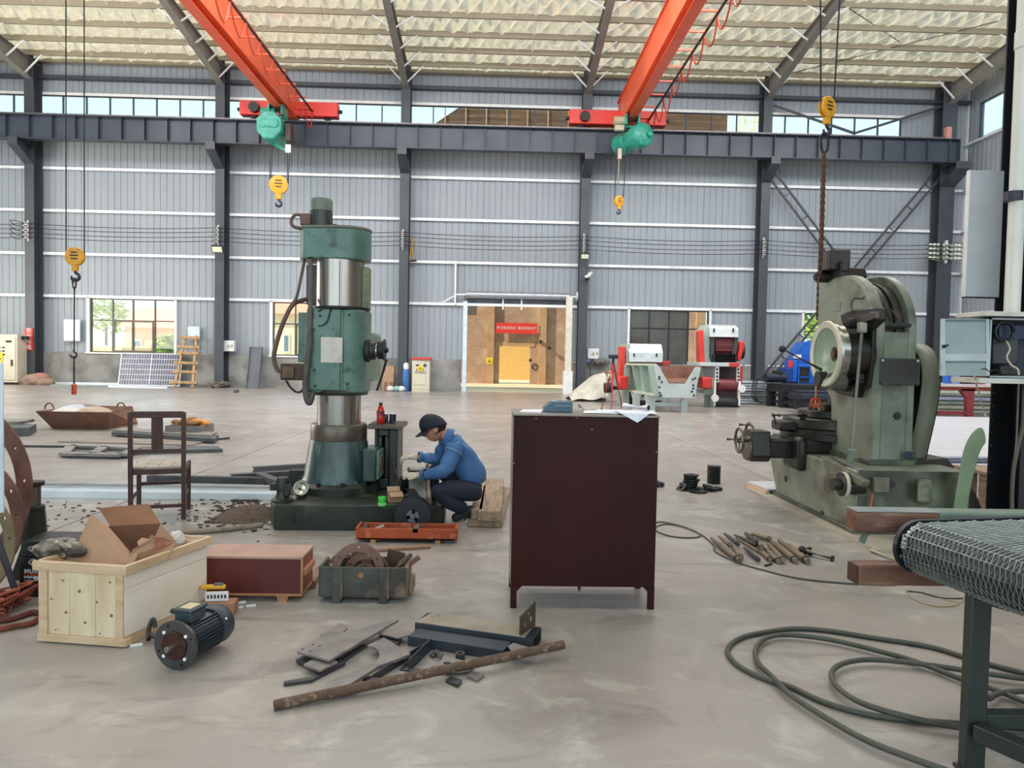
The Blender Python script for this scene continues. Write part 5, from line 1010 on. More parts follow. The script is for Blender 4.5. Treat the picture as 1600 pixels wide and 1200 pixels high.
# box table on the base
tb = thing('drill_table', 'dark green cast box table beside the drill pedestal carrying the red bottle', 'table', (P(600, 760, 6.75)[0], 6.75, zb))
x0, x1, z0, z1 = rx(574, 628, 664, 671, 6.55); zt = z1
B().bb(x0, x1, 6.55, 7.0, z0, z1).ob('table_top', STEELW, tb, bev=.006)
for k in range(3): B().bb(x0, x1+.004, 6.6+k*.13, 6.625+k*.13, z1-.004, z1+.002).ob('slot', BLACK, tb)
x0, x1, zz0, zz1 = rx(585, 621, 671, 760, 6.62); zz0 = zb
b = B(); b.bb(x0, x1, 6.97, 7.0, zb, z0).bb(x0, x0+.03, 6.62, 6.97, zb, z0).bb(x1-.08, x1, 6.62, 6.97, zb, z0)
b.bb(x0+.03, x1-.08, 6.62, 6.65, zb, zb+.1).bb(x0+.03, x1-.08, 6.62, 6.65, z0-.07, z0).bb(x0+.03, x0+.07, 6.62, 6.65, zb+.1, z0-.07).bb(x1-.12, x1-.08, 6.62, 6.65, zb+.1, z0-.07).ob('table_body', OILY, tb, bev=.01)
t = thing('drink_bottle', 'red drink bottle with a dark cap standing on the drill table', 'bottle', P(594.5, 663, 6.68)); x, z = P(594.5, 663, 6.68)[0], zt
hb = P(594, 629, 6.68)[2]-zt
B().lathe([(.03, 0), (.036, .01), (.036, hb*.35), (.033, hb*.4), (.036, hb*.45), (.036, hb*.6), (.024, hb*.78), (.014, hb*.87)], (x, 6.68, z), Z_, 20).ob('body', M('bottle_red', 'c42a20', .15, 0, 'a52019', 5), t)
B().lathe([(.037, hb*.36), (.037, hb*.62)], (x, 6.68, z), Z_, 20, False).ob('label_band', M('bottle_label', 'b3241f', .4, 0, '2a2140', 30, .52, .56), t); B().lathe([(.017, hb*.87), (.017, hb*.99)], (x, 6.68, z), Z_, 14).ob('cap', BLACK, t)
for px, w, h_, c, l in ((613.5, .032, .088, '23263d', 'dark blue can with light print on the right of the drill table'), (603.5, .018, .085, '2b2d3c', 'narrow dark can right beside the red bottle')):
    x = P(px, 660, 6.72)[0]; t = thing('can', l, 'can', (x, 6.72, zt)); B().lathe([(w*.9, 0), (w, .004), (w, h_-.004), (w*.9, h_)], (x, 6.72, zt), Z_, 18).ob('body', M('can'+c, c, .25, .3, 'b9bccb', 28, .6, .64), t); B().lathe([(w*.85, h_), (w*.85, h_+.003)], (x, 6.72, zt), Z_, 16).ob('lid', GALV, t)
# things standing on the base
def onbase(px, py, y=None): g = G(px, py, zb); return g
t = thing('coolant_pump', 'small oily black pump standing on the left end of the drill base', 'pump', G(441, 784, zb)); g = G(441, 783, zb)
B().lathe([(.085, 0), (.085, .015), (.06, .03), (.05, .06), (.045, .09), (.06, .1), (.06, .18), (.05, .2), (.03, .205)], g, Z_, 18).ob('pump_body', OILY, t); B().bar((g[0]-.1, g[1], g[2]+.12), (g[0], g[1], g[2]+.12), .05, .06).ob('outlet', OILY, t, bev=.01); B().box((g[0]+.05, g[1]-.03, g[2]+.1), (.06, .06, .1)).ob('valve', OILY, t, bev=.01)
g = G(464, 766, zb); o = B().bb(P(451, 750, 6.75)[0], P(479, 750, 6.75)[0], 6.75, 6.85, zb, P(465, 735, 6.75)[2]).ob('marked_box', M('panel_black', '23251f', .5, 0, '7a7532', 12, .66, .7), bev=.006); tag(o, 'black square box with yellow marks behind the oily pump', 'box')
g = G(470, 776, zb); t = thing('metal_bowl', 'tipped shiny metal bowl beside the drill pedestal', 'bowl', g); B().lathe([(.02, .0), (.05, .012), (.062, .05), (.058, .05), (.045, .018), (.015, .006)], (g[0], g[1]-.03, g[2]+.07), (.35, -.8, .35), 20, False).ob('bowl', M('bowl_metal', 'd5d5c6', .2, .7), t); B().lathe([(.05, 0), (.04, .05)], (g[0], g[1], g[2]), Z_, 12).ob('foot', DARKM, t)
b = B()
for k in range(26): b.sphere((g[0]-.06+random.uniform(-.1, .06), g[1]-.1+random.uniform(-.08, .08), zb+.012), random.uniform(.008, .022), 5, 4)
tag(b.ob('swarf', M('swarf_metal', 'b9bab5', .3, .6, '55564f', 20)), 'bright metal chips scattered below the metal bowl', 'swarf', kind='stuff')
g = G(597, 791, zb); t = thing('green_jar', 'bright green plastic jar on the right of the drill base', 'jar', g); B().lathe([(.03, 0), (.034, .008), (.034, .032), (.029, .037), (.029, .042), (.033, .045), (.033, .075), (.03, .08)], g, Z_, 20).ob('body', M('jar_green', '2fbf3c', .35, 0, '25a532', 10), t); B().lathe([(.0345, .01), (.0345, .03)], g, Z_, 20, False).ob('label_band', M('jar_label', '8fdf8a', .5), t)
g = G(617, 783, zb); t = thing('small_carton', 'small open brown carton beside the green jar', 'box', g); bx = g[0]; 
b = B(); R = Matrix.Rotation(.3, 3, 'Z')
for c_, d_ in (((0, -.05, .04), (.11, .004, .08)), ((0, .05, .04), (.11, .004, .08)), ((-.055, 0, .04), (.004, .1, .08)), ((.055, 0, .04), (.004, .1, .08)), ((0, 0, .003), (.11, .1, .005))): b.box(V3(g)+R @ Vector(c_), d_, R)
b.ob('box_body', CARD, t); B().box(V3(g)+R @ Vector((0, -.08, .07)), (.11, .06, .003), R @ Matrix.Rotation(.5, 3, 'X')).ob('flap', CARD, t); B().box(V3(g)+R @ Vector((0, .075, .09)), (.11, .05, .003), R @ Matrix.Rotation(.9, 3, 'X')).ob('flap', CARD, t)
# machined head piece the worker holds on to, lying on the base
t = thing('spindle_slide', 'grey-green machine casting with a ground face that the worker is mending', 'casting', G(655, 800)); 
SLM = M('slide_grey', '8d9088', .35, .2, '5d6059', 5)
A_ = V3((P(655, 790, 6.2)[0], 6.2, .12)); C_ = V3((P(652, 728, 6.55)[0], 6.55, P(652, 736, 6.55)[2])); 
B().bar(A_, C_, .16, .1, up=(0, -1, .4)).ob('slide_body', SLM, t, bev=.012); B().bar(A_+V3((.1, -.02, 0)), C_+V3((.1, -.02, .02)), .03, .14, up=(0, -1, .4)).ob('ground_rail', CHROME, t)
B().bar(C_+V3((-.02, -.02, .02)), C_+V3((.03, -.25, .06)), .14, .03).ob('cover_plate', M('plate_bright', 'b4b3a8', .35, .3, '80796c', 9), t, bev=.005)
B().lathe([(.075, 0), (.08, .01), (.08, .03), (.06, .035)], P(628, 758, 6.35), (1, -.35, .1), 22).ob('gear_ring', DARKM, t)
for k in range(4): p = V3(P(633+k*2, 764+k*3, 6.25)); B().cyl(p, p+V3((.09, -.02, .0)), .007, n=6).ob('stud', DARKM, t)
B().box((A_.x+.02, 6.28, .08), (.4, .3, .16)).ob('lower_casting', OILY, t, bev=.02)
B().tube(catmull([P(613, 722, 6.5), P(618, 735, 6.5), P(622, 748, 6.45), P(618, 760, 6.4)], 4), .012, 6).ob('rod', STEELW, t)
# spool
t = thing('cable_spool', 'dark blue-black flanged spool standing on edge behind the orange tool tray', 'spool', (P(646, 832, 5.86)[0], 5.86, 0)); sx = P(646, 805, 5.86)[0]; SPB = M('spool_black', '23262e', .45, 0, '1a1c22', 6); R_ = .147
for d in (0, .12): B().plate(circ(0, 0, R_, 40), [circ(0, 0, .055, 20)], (sx, 5.80+d, R_), X_, Z_, (0, .008, 0)).ob('flange', SPB, t)
B().lathe([(.09, 0), (.09, .11)], (sx, 5.81, R_), Y_, 24, False).ob('core', SPB, t)
for k in range(3): a = k*2*PI/3+.3; B().plate([(.02*math.cos(a-.3), .02*math.sin(a-.3))]+[(.052*math.cos(a+q), .052*math.sin(a+q)) for q in (-.75, -.4, 0, .4, .75)]+[(.02*math.cos(a+.3), .02*math.sin(a+.3))], [], (sx, 5.797, R_), X_, Z_, (0, .01, 0)).ob('hub_web', M('hub_grey', '6e7178', .4), t)
B().lathe([(.022, 0), (.022, .03)], (sx, 5.79, R_), Y_, 14).ob('hub_bush', M('hub_grey', '6e7178', .4), t)
# ================================================================== long profiles, channels, planks and debris round the drill
y1 = G(200, 780)[1]
for k, (a, c, z0, l, mt, w) in enumerate(((0., .25, 0, 'front white steel profile of the long bundle behind the chair', PVC, .12), (.14, .3, 0, 'second white profile of the long bundle behind the chair', M('profile_dull', 'b9bfc2', .35, .2, 'a2a8ab', 3), .1), (.27, .3, 0, 'grey rear profile of the long bundle behind the chair', M('profile_dark', '8c9396', .4, .2), .1), (.4, .1, .0, 'thin pale profile at the back of the long bundle', M('profile_dull', 'b9bfc2', .35, .2, 'a2a8ab', 3), .06))):
    X0 = -7.6; X1 = P(432, 775, y1+a)[0]; b = B(); yy = y1+a+.02
    b.bb(X0, X1+.1*k, yy, yy+w, 0, .012).bb(X0, X1+.1*k, yy, yy+.012, .012, .06).bb(X0, X1+.1*k, yy+w-.012, yy+w, .012, .06).bb(X0, X1+.1*k, yy, yy+.035, .06, .07).bb(X0, X1+.1*k, yy+w-.035, yy+w, .06, .07); tag(b.ob('steel_profile', mt), l, 'profile', 'long steel profiles behind the chair')
def channel(name, label, a, c, w, h, mat, z0=0., th=.012, flip=False, cat='channel'):
    a, c = V3(a), V3(c); a.z = c.z = z0; d = (c-a).normalized(); n = Vector((-d.y, d.x, 0)); b = B(); poly = [(-w/2, 0), (w/2, 0), (w/2, th), (-w/2+th, th), (-w/2+th, h-th), (w/2, h-th), (w/2, h), (-w/2, h)]
    if flip: poly = [(-x, z) for x, z in poly]
    b.prism(poly, a, n, Z_, c-a); return tag(b.ob(name, mat, smooth=False), label, cat)
CHN = M('channel_dark', '4a4a4e', .5, .2, '35353a', 5)
channel('steel_channel', 'dark channel leaning from behind the drill base towards the chair', G(360, 752), G(500, 743), .1, .08, CHN, .0)
channel('steel_channel', 'long dark channel running from the chair back to the drill', G(232, 752), G(470, 757), .08, .07, CHN)
channel('steel_channel', 'short dark channel end lying crosswise next to the drill base', G(404, 750), G(447, 768), .1, .07, CHN, .02)
channel('steel_channel', 'thin dark bar behind the drill at the height of its base', G(395, 737), G(486, 731), .08, .06, M('channel_grey', '5b5c60', .5, .2), .0)
# debris on the floor left of the drill
b = B()
for k in range(420):
    g = G(random.gauss(385, 30), random.gauss(800, 14)); r_ = random.uniform(.004, .014)*(2 if random.random() < .08 else 1); b.sphere((g[0], g[1], r_*.4), r_, 5, 3, (random.uniform(1, 3), 1, .6))
for k in range(160):
    g = G(random.uniform(20, 410), random.uniform(783, 830)); r_ = random.uniform(.004, .012); b.sphere((g[0], g[1], r_*.4), r_, 5, 3, (random.uniform(1, 2.5), 1, .6))
tag(b.ob('debris', M('debris_brown', '4b4038', .9, 0, '2f2924', 30)), 'dark chips and dirt scattered on the floor left of the drill base', 'debris', kind='stuff')
hp = []
nx, ny = 18, 10; g0 = G(392, 806); V = []
for j in range(ny+1):
    for i in range(nx+1): u, v = i/nx*2-1, j/ny*2-1; r_ = max(0, 1-u*u-v*v); V.append((g0[0]+u*.3, g0[1]+v*.32, .07*r_**1.2*(1+.4*random.random())+.001))
o = B().add(V, [(j*(nx+1)+i, j*(nx+1)+i+1, (j+1)*(nx+1)+i+1, (j+1)*(nx+1)+i) for j in range(ny) for i in range(nx)]).ob('dirt_heap', M('dirt', '5a4a3d', .95, 0, '3a312a', 22, bump=.8, bsc=60)); tag(o, 'low heap of dark swarf dirt at the left end of the drill base', 'dirt', kind='stuff')
o = slab('concrete_pad', 'raised worn concrete pad under the drill base', 'pad', [G(400, 835), G(470, 842), G(555, 843), (-.3, 5.75), (-.3, 7.5), (-2.3, 7.5), (-2.15, 6.2)], -.01, .013, FLOOR)
tag(B().tube(catmull([G(285, 832, .02), G(330, 829, .02), G(380, 824, .02), G(410, 820, .02)], 5), .022, 8).ob('wooden_pole', M('pole_drab', '8f8576', .8, 0, '6e6558', 12)), 'weathered thin pole lying left of the drill base', 'pole')
# old timber right of the worker
PLK = M('old_timber', 'a08b75', .85, 0, '6f5d4c', 3, stretch=(9, 1.2, 9), bump=.5, bsc=25)
def board3(name, label, a, c, w, th, z0, mat, cat='plank', group=None, bev=.008):
    a, c = V3(a), V3(c); a.z = z0+th/2; c.z = z0+th/2; return tag(B().bar(a, c, w, th).ob(name, mat, bev=bev), label, cat, group)
board3('timber_plank', 'bottom weathered timber lying behind the worker', G(757, 824), G(776, 770), .3, .06, 0, PLK)
board3('timber_plank', 'grooved weathered timber on top of the pile behind the worker', G(765, 815, .06), G(772, 760, .06), .2, .09, .06, PLK); board3('timber_plank', 'narrow weathered timber beside the grooved one behind the worker', G(745, 812, .06), G(752, 772, .06), .1, .09, .06, PLK)
board3('timber_plank', 'thin dark lath sticking out at the right of the timber pile', G(776, 780, .05), G(786, 762, .05), .05, .03, .03, M('lath', '6d5a49', .8))
# ================================================================== orange tool tray
TR = M('tray_orange', 'b5522e', .5, 0, '8c3c22', 4, .4, .7, col3='c97a4f', sc3=9, lo3=.6, hi3=.75)
ty0 = G(560, 848)[1]; tx0, tx1 = G(558, 848)[0], G(712, 849)[0]; th_ = P(630, 826, ty0)[2]; ty1 = G(640, 817, th_)[1]+.0
tr = thing('tool_tray', 'long orange-brown wooden tool tray in front of the drill base', 'tray', ((tx0+tx1)/2, ty0, 0)); zt0 = .025
B().bb(tx0, tx1, ty0, ty0+.015, zt0, th_).ob('side_board', TR, tr, bev=.003); B().bb(tx0, tx1, ty1-.015, ty1, zt0, th_).ob('side_board', TR, tr, bev=.003)
B().bb(tx0-.012, tx0+.006, ty0-.005, ty1+.005, zt0, th_+.006).ob('end_board', TR, tr, bev=.003); B().bb(tx1-.006, tx1+.012, ty0-.005, ty1+.005, zt0, th_+.006).ob('end_board', TR, tr, bev=.003)
B().bb(tx0, tx1, ty0, ty1, zt0, zt0+.012).ob('bottom_board', M('tray_dark', '5a2f1f', .7), tr); xd = P(649, 825, ty0)[0]; B().bb(xd-.02, xd+.02, ty0+.0, ty1, th_-.03, th_).ob('divider', M('divider_grey', '6b5a48', .7), tr)
for px in (583, 684): x = P(px, 850, ty0)[0]; B().bb(x-.02, x+.02, ty0-.01, ty1, 0, zt0).ob('skid', M('skid_wood', 'b0875a', .7), tr)
p = (P(571, 822, ty0+.08)[0], ty0+.07, .085); t = thing('pipe_socket', 'short black pipe socket in the left end of the orange tray', 'pipe', p); B().plate(circ(0, 0, .024, 20), [circ(0, 0, .018, 16)], p, X_, Z_ *.8+Y_*-.4, (0, .04, .02)).ob('socket_body', BLACK, t)
p = (P(594, 822, ty0+.1)[0], ty0+.08, .1); tag(B().box(p, (.07, .05, .03), Matrix.Rotation(.3, 3, 'Z') @ Matrix.Rotation(-.3, 3, 'Y')).ob('metal_block', M('bright_metal', 'b8b6ae', .25, .7), bev=.006), 'bright angled metal block leaning in the orange tray', 'block')
for px, l in ((628, 'dark tool bar lying left of the divider in the orange tray'), (675, 'dark tool bar lying right of the divider in the orange tray')): x = P(px, 824, ty0+.1)[0]; tag(B().bar((x-.09, ty0+.09, .055), (x+.09, ty0+.1, .06), .03, .025).ob('tool_bar', DARKM, bev=.005), l, 'tool')
strip('batten', 'thin reddish batten lying below the orange tool tray', 'batten', G(585, 862), G(672, 856), .05, .02, M('batten_red', '8c6a55', .7))
# ================================================================== brown cabinet with papers
BRN = M('cabinet_brown', '381917', .42, 0, '2c1311', 1.6, .4, .7, spec=.15)
BRT = M('cabinet_top', '8f8880', .45, 0, '6d625a', 4)
ky, ky1 = 4.1, 4.52; kx0_, kx1_ = P(800.5, 780, ky)[0]-.0, P(1026.5, 780, ky)[0]; kz0, kz1 = P(900, 917, ky)[2], P(915, 648, ky)[2]
cb = thing('steel_cabinet', 'dark brown steel cabinet on four short legs in the middle of the floor', 'cabinet', ((kx0_+kx1_)/2, (ky+ky1)/2, 0))
B().bb(kx0_, kx1_, ky, ky1, kz0, kz1-.012).ob('body', BRN, cb, bev=.006)
B().bb(kx0_-.006, kx1_+.006, ky-.006, ky1+.006, kz1-.012, kz1).ob('top', BRT, cb, bev=.003)
B().bb(kx0_-.003, kx0_, ky+.01, ky1-.01, kz0+.01, kz1-.02).ob('side_sheet', M('cabinet_side', '8b8482', .4, .1), cb)
for i, (x, y) in enumerate(((kx0_+.018, ky+.018), (kx1_-.018, ky+.018), (kx0_+.018, ky1-.018), (kx1_-.018, ky1-.018))):
    B().bb(x-.018, x+.018, y-.018, y+.018, 0, kz0+.01).ob('leg', BRN, cb, bev=.002)
    if i < 2: s = 1 if i == 0 else -1; B().prism([(0, 0), (s*.03, 0), (0, -.03)], (x+s*.018, y-.016, kz0), X_, Z_, (0, .004, 0)).ob('gusset', BRN, cb, smooth=False)
B().prism([(-.012, 0), (.012, 0), (.0, -.03)], (P(905, 917, ky)[0], ky, kz0), X_, Z_, (0, .003, 0)).ob('bent_tab', BRN, cb, smooth=False)
SCR = M('scratch', 'b07a5a', .5)
for px, py in ((838, 654), (901, 653), (1003, 656), (925, 671), (1026, 706), (803, 724)): p = P(px, py, ky-.001); B().sphere(p, .004, 6, 4, (1.6, .3, .8)).ob('paint_chip', SCR, cb)
PAPER = M('paper', 'e9ebf2', .6, 0, 'd5d8e4', 3)
def paper(label, pts, z0, fold=None, mat=PAPER):
    V = [(x, y, z) for x, y, z in pts]; n = len(V); b = B(); b.add(V+[(x, y, z+.0012) for x, y, z in V], [tuple(range(n-1, -1, -1)), tuple(range(n, 2*n))]+[(i, (i+1) % n, n+(i+1) % n, n+i) for i in range(n)]); return tag(b.ob('paper_sheet', mat, smooth=False), label, 'paper')
def T(px, py, dz=0.): q = G(px, py, kz1+dz); return (q[0], min(max(q[1], ky-.0), ky1), kz1+dz)
for i, (a, c, u, v, l) in enumerate(((812, 846, 640, 645, 'pale paper lying at the left end of the brown cabinet top'), (912, 985, 641, 647, 'white printed sheet in the middle of the brown cabinet top'), (935, 1015, 640, 646, 'wide white sheet under the overhanging paper'), (985, 1024, 643, 648, 'white sheet at the right end of the brown cabinet top'))):
    z = .001+i*.003; p0, p1 = P(a, v, ky+.05)[0], P(c, v, ky+.05)[0]; y0 = [ky+.1, ky+.07, ky+.12, ky+.03][i]
    paper(l, [(p0, y0, kz1+z), (p1, y0-.02, kz1+z), (p1+.03, y0+.2, kz1+z+.004), (p0+.03, y0+.22, kz1+z)], 0)
ov = P(1010, 660, ky); x0, x1 = P(968, 648, ky)[0], P(1014, 648, ky)[0]
o = B(); zt_ = kz1+.014
o.add([(x0, ky+.2, zt_), (x1+.03, ky+.22, zt_), (x1, ky-.012, zt_-.002), (x0, ky-.004, zt_), (P(995, 660, ky)[0], ky-.02, P(995, 660, ky)[2])], [(0, 3, 2, 1), (3, 4, 2)])
tag(o.ob('paper_sheet', PAPER, smooth=False), 'white paper drooping over the front edge of the brown cabinet', 'paper')
t = thing('paper_roll', 'loosely rolled white drawing at the right of the brown cabinet top', 'paper', (P(1000, 641, 4.35)[0], 4.35, kz1)); p = P(976, 638, 4.4); q = P(1012, 645, 4.3); 
pr = [(.020*math.cos(a), .020*math.sin(a)) for a in [i*2*PI/20 for i in range(21)]]
a_, c_ = V3((p[0], 4.42, kz1+.034)), V3((q[0], 4.28, kz1+.034)); B().tube([a_, c_], .02, 16).ob('roll', PAPER, t); d = (c_-a_).normalized(); B().cyl(c_, c_+d*.001, .016, n=14).ob('roll_mouth', BLACK, t)
t = thing('tool_case', 'blue-grey plastic tool case lying on the left of the brown cabinet top', 'case', (P(872, 640, 4.3)[0], 4.3, kz1)); CASE = M('case_blue', '4c6476', .35, 0, '43586a', 5)
x0, x1 = P(849, 640, 4.28)[0], P(893, 640, 4.28)[0]; h_ = .065; 
B().prism([(x0, 0), (x1, 0), (x1, h_), (x0+.05, h_), (x0+.015, h_*.6), (x0, h_*.4)], (0, 4.22, kz1), X_, Z_, (0, .14, 0)).ob('shell', CASE, t, bev=.006)
B().bb(x0+.07, x1-.01, 4.216, 4.22, kz1+.038, kz1+.044).ob('seam', M('seam_light', '7f97a8', .4), t); B().bb(x0+.04, x0+.075, 4.24, 4.34, kz1+h_, kz1+h_+.003).ob('label_patch', M('label_pale', 'a9b8c2', .4), t)
B().tube(catmull([P(906, 638, 4.4), P(904, 632, 4.4), P(908, 636, 4.38), P(913, 641, 4.35)], 4), .004, 5).ob('wrist_strap', M('strap_grey', '8a7d78', .6), t)
# ================================================================== chair
CHR = M('chair_wood', '4a2f2c', .5, 0, '38221f', 6, stretch=(4, 4, .6)); SEATM = M('chair_seat', 'b3a999', .6, 0, '8d8276', 5)
RR_ = V3(G(287, 811)); ax_ = Vector((-.14, .44, 0)).normalized(); wx_ = Vector((ax_.y, -ax_.x, 0)); Wc, Dc = .41, .42
ch = thing('wooden_chair', 'dark wooden chair with a slatted back turned away beside the long profiles', 'chair', tuple(RR_-wx_*Wc/2+ax_*Dc/2))
Rc = Matrix((wx_, ax_, Z_)).transposed()
def cp(u, v, z): return RR_-wx_*(Wc*(1-u))+ax_*(Dc*v)+Z_*z
def cbar(name, p, q, w, h, mat=CHR, up=None): return B().bar(p, q, w, h, up=up or tuple(ax_)).ob(name, mat, ch, bev=.004)
for u in (0, 1): cbar('rear_leg', cp(u, 0, 0), cp(u, -.06, .93), .036, .036); cbar('front_leg', cp(u, 1, 0), cp(u, 1, .45), .036, .036)
cbar('top_rail', cp(0, -.06, .91), cp(1, -.06, .91), .03, .055, up=Z_); cbar('lower_rail', cp(0, -.03, .6), cp(1, -.03, .6), .025, .03, up=Z_); cbar('splat', cp(.5, -.035, .6), cp(.5, -.06, .89), .09, .015)
cbar('seat_rail', cp(0, 0, .42), cp(1, 0, .42), .028, .045, up=Z_); cbar('seat_rail', cp(0, 1, .42), cp(1, 1, .42), .028, .045, up=Z_)
for u in (0, 1): cbar('seat_rail', cp(u, 0, .42), cp(u, 1, .42), .028, .045, up=Z_); cbar('stretcher', cp(u, 0, .19), cp(u, 1, .19), .02, .03, up=Z_)
cbar('stretcher', cp(0, 0, .12), cp(1, 0, .12), .02, .03, up=Z_); cbar('stretcher', cp(0, 1, .25), cp(1, 1, .25), .02, .03, up=Z_)
for k in range(4): u0, u1 = k/4+.004, (k+1)/4-.004; c = cp((u0+u1)/2, .52, .452); B().box(c, (Wc*(u1-u0), Dc*1.02, .016), Rc).ob('seat_board', SEATM, ch, bev=.003)
# ================================================================== rusty tub with bags
RUST = M('tub_rust', '7a5747', .7, 0, '6a4a3c', 2.5, .4, .7, col3='8f6248', sc3=3)
bl, br = V3(G(74, 671)), V3(G(165, 672)); zT = .335; byk = 14.25
tl, trr = V3(P(55, 643, 12.95)), V3(P(172, 644, 12.95)); t = thing('skip_tub', 'rusty flared steel tub holding grey bags on the pale floor', 'tub', ((bl.x+br.x)/2, 13.7, 0))
bot = [(bl.x, 13.2), (br.x, 13.2), (br.x+.02, byk), (bl.x, byk)]; top = [(tl.x, 12.95), (trr.x, 12.95), (P(207, 641, 14.5)[0], 14.5), (tl.x, 14.5)]
b = B(); Vo = [(x, y, 0) for x, y in bot]+[(x, y, zT) for x, y in top]; c0 = V3(((bl.x+br.x)/2, 13.7, 0)); Vi = [(c0.x+(x-c0.x)*.97, c0.y+(y-c0.y)*.97, z+(.02 if z == 0 else 0)) for x, y, z in Vo]
b.add(Vo+Vi, [(3, 2, 1, 0)]+[(i, (i+1) % 4, 4+(i+1) % 4, 4+i) for i in range(4)]+[(8, 9, 10, 11)]+[(8+(i+1) % 4, 8+i, 12+i, 12+(i+1) % 4) for i in range(4)]+[(4+i, 4+(i+1) % 4, 12+(i+1) % 4, 12+i) for i in range(4)]); b.ob('tub_shell', RUST, t, smooth=False)
for px, Y in ((77, 13.2), (189, 13.6)): c = P(px, 640, Y); B().tube([(c[0]+.08*math.cos(a), Y, zT+.02+.11*math.sin(a)) for a in [PI*i/8 for i in range(9)]], .014, 6).ob('lifting_eye', RUST, t)
for px, Y, s, c, l in ((106, 13.4, .26, 'c9c5bf', 'pale grey bag at the left in the rusty tub'), (120, 13.8, .3, 'b9bcc4', 'bluish bag in the middle of the rusty tub'), (135, 13.9, .3, '77766f', 'dark bag at the back of the rusty tub'), (147, 13.4, .3, 'b59f8e', 'tan bag at the right in the rusty tub')):
    x = P(px, 640, Y)[0]; o = B().sphere((x, Y, .22), s, 14, 9, (1.2, 1, .62)).ob('bag', M('bag'+c, c, .8, bump=.8, bsc=9)); tag(o, l, 'bag')
# ================================================================== flat steel on the floor, left middle distance
FS = M('flat_steel', '8e8a85', .5, .2, '6b6762', 3); FSD = M('flat_steel_dark', '5d6065', .5, .2, '46494d', 3)
def gp(*pts): return [G(*p)[:2] for p in pts]
slab('steel_plate', 'grey plates stacked at the far left of the floor', 'plate', gp((-30, 683), (45, 682), (57, 675), (-20, 673)), 0, .14, FSD); slab('steel_plate', 'top plate of the small stack at the far left', 'plate', gp((-30, 677), (30, 676.5), (54, 671), (-20, 670)), .14, .05, FS)
t = thing('steel_grid', 'flat ladder-like steel frame lying on the floor left of the chair', 'frame', G(155, 708))
zf = .05
fa, fb_, fc, fd = V3(G(100, 709, zf)), V3(G(190, 711, zf)), V3(G(214, 701, zf)), V3(G(112, 697, zf))
for p, q in ((fa, fb_), (fb_, fc), (fc, fd), (fd, fa), (fa.lerp(fb_, .5), fd.lerp(fc, .5))): B().bar(p, q, .13, .04).ob('frame_bar', FS, t, bev=.004)
B().add([fa-Z_*.05, fb_-Z_*.05, fc-Z_*.05, fd-Z_*.05, fa-Z_*.03, fb_-Z_*.03, fc-Z_*.03, fd-Z_*.03], [(3, 2, 1, 0), (4, 5, 6, 7), (0, 1, 5, 4), (1, 2, 6, 5), (2, 3, 7, 6), (3, 0, 4, 7)]).ob('under_plate', FSD, t, smooth=False)
slab('steel_plate', 'thin plate lying behind the flat steel frame', 'plate', gp((90, 691.5), (300, 697), (325, 690), (180, 685.5)), 0, .02, M('plate_warm', '8f857b', .5, .1, '776d64', 3))
slab('steel_plate', 'long grey-blue plate seen through the chair back', 'plate', gp((174, 682), (335, 693.5), (342, 687), (190, 678)), .02, .06, FSD); slab('steel_plate', 'pale sheet on top of the long grey-blue plate', 'plate', gp((176, 681), (330, 690), (340, 684), (190, 677)), .08, .02, FS)
slab('steel_plate', 'dark low plate ending right of the chair', 'plate', gp((205, 711), (348, 707), (340, 702), (210, 703)), 0, .05, FSD)
strip('steel_bar', 'thin dark bar crossing the floor from the left edge', 'bar', G(-20, 698), G(160, 700), .05, .03, CHN); strip('steel_bar', 'thin bar lying right of the chair in the distance', 'bar', G(320, 689), G(358, 686), .05, .03, CHN); strip('steel_bar', 'dark bar with a knob left of the tool heap', 'bar', G(192, 678), G(262, 679), .08, .06, CHN)
t = thing('tool_crate', 'grey crate of yellowish rusty tools seen behind the chair back', 'crate', G(290, 682)); x0, x1 = P(262, 680, 12.2)[0], P(315, 680, 12.2)[0]
b = B(); b.bb(x0, x1, 12.1, 12.13, 0, .2).bb(x0, x1, 12.7, 12.73, 0, .2).bb(x0, x0+.03, 12.13, 12.7, 0, .2).bb(x1-.03, x1, 12.13, 12.7, 0, .2).bb(x0, x1, 12.1, 12.73, -.0, .02); b.ob('crate_box', M('crate_grey', '7f7c78', .7), t)
for k in range(7): tag(B().sphere((x0+.08+k*.07, 12.15+random.uniform(.1, .4), .2+random.uniform(0, .06)), random.uniform(.06, .1), 8, 6, (1.3, 1, .7)).ob('rusty_part', M('part_rust', '8a5f35', .7, 0, '6a4a30', 9, bump=.6, bsc=25) if k < 5 else M('part_orange', 'd28a2d', .5)), ('small rusty brown part, %s from the left in the grey crate behind the chair' % ['first', 'second', 'third', 'fourth', 'fifth'][k]) if k < 5 else ['orange part beside the rusty ones in the grey crate', 'orange part at the right end of the grey crate'][k-5], 'part', 'rusty parts in the grey crate')
for a, c, l in (((268, 671), (291, 660), 'dark rod sticking up from the grey tool crate'), ((301, 676), (319, 662), 'pale handle leaning out at the right of the grey tool crate'), ((272, 663), (296, 664), 'short bar lying across the grey tool crate')): tag(B().tube([P(*a, 12.3), P(*c, 12.5)], .022, 8).ob('iron_rod', M('handle_mix', '6b6a58', .6)), l, 'tool')
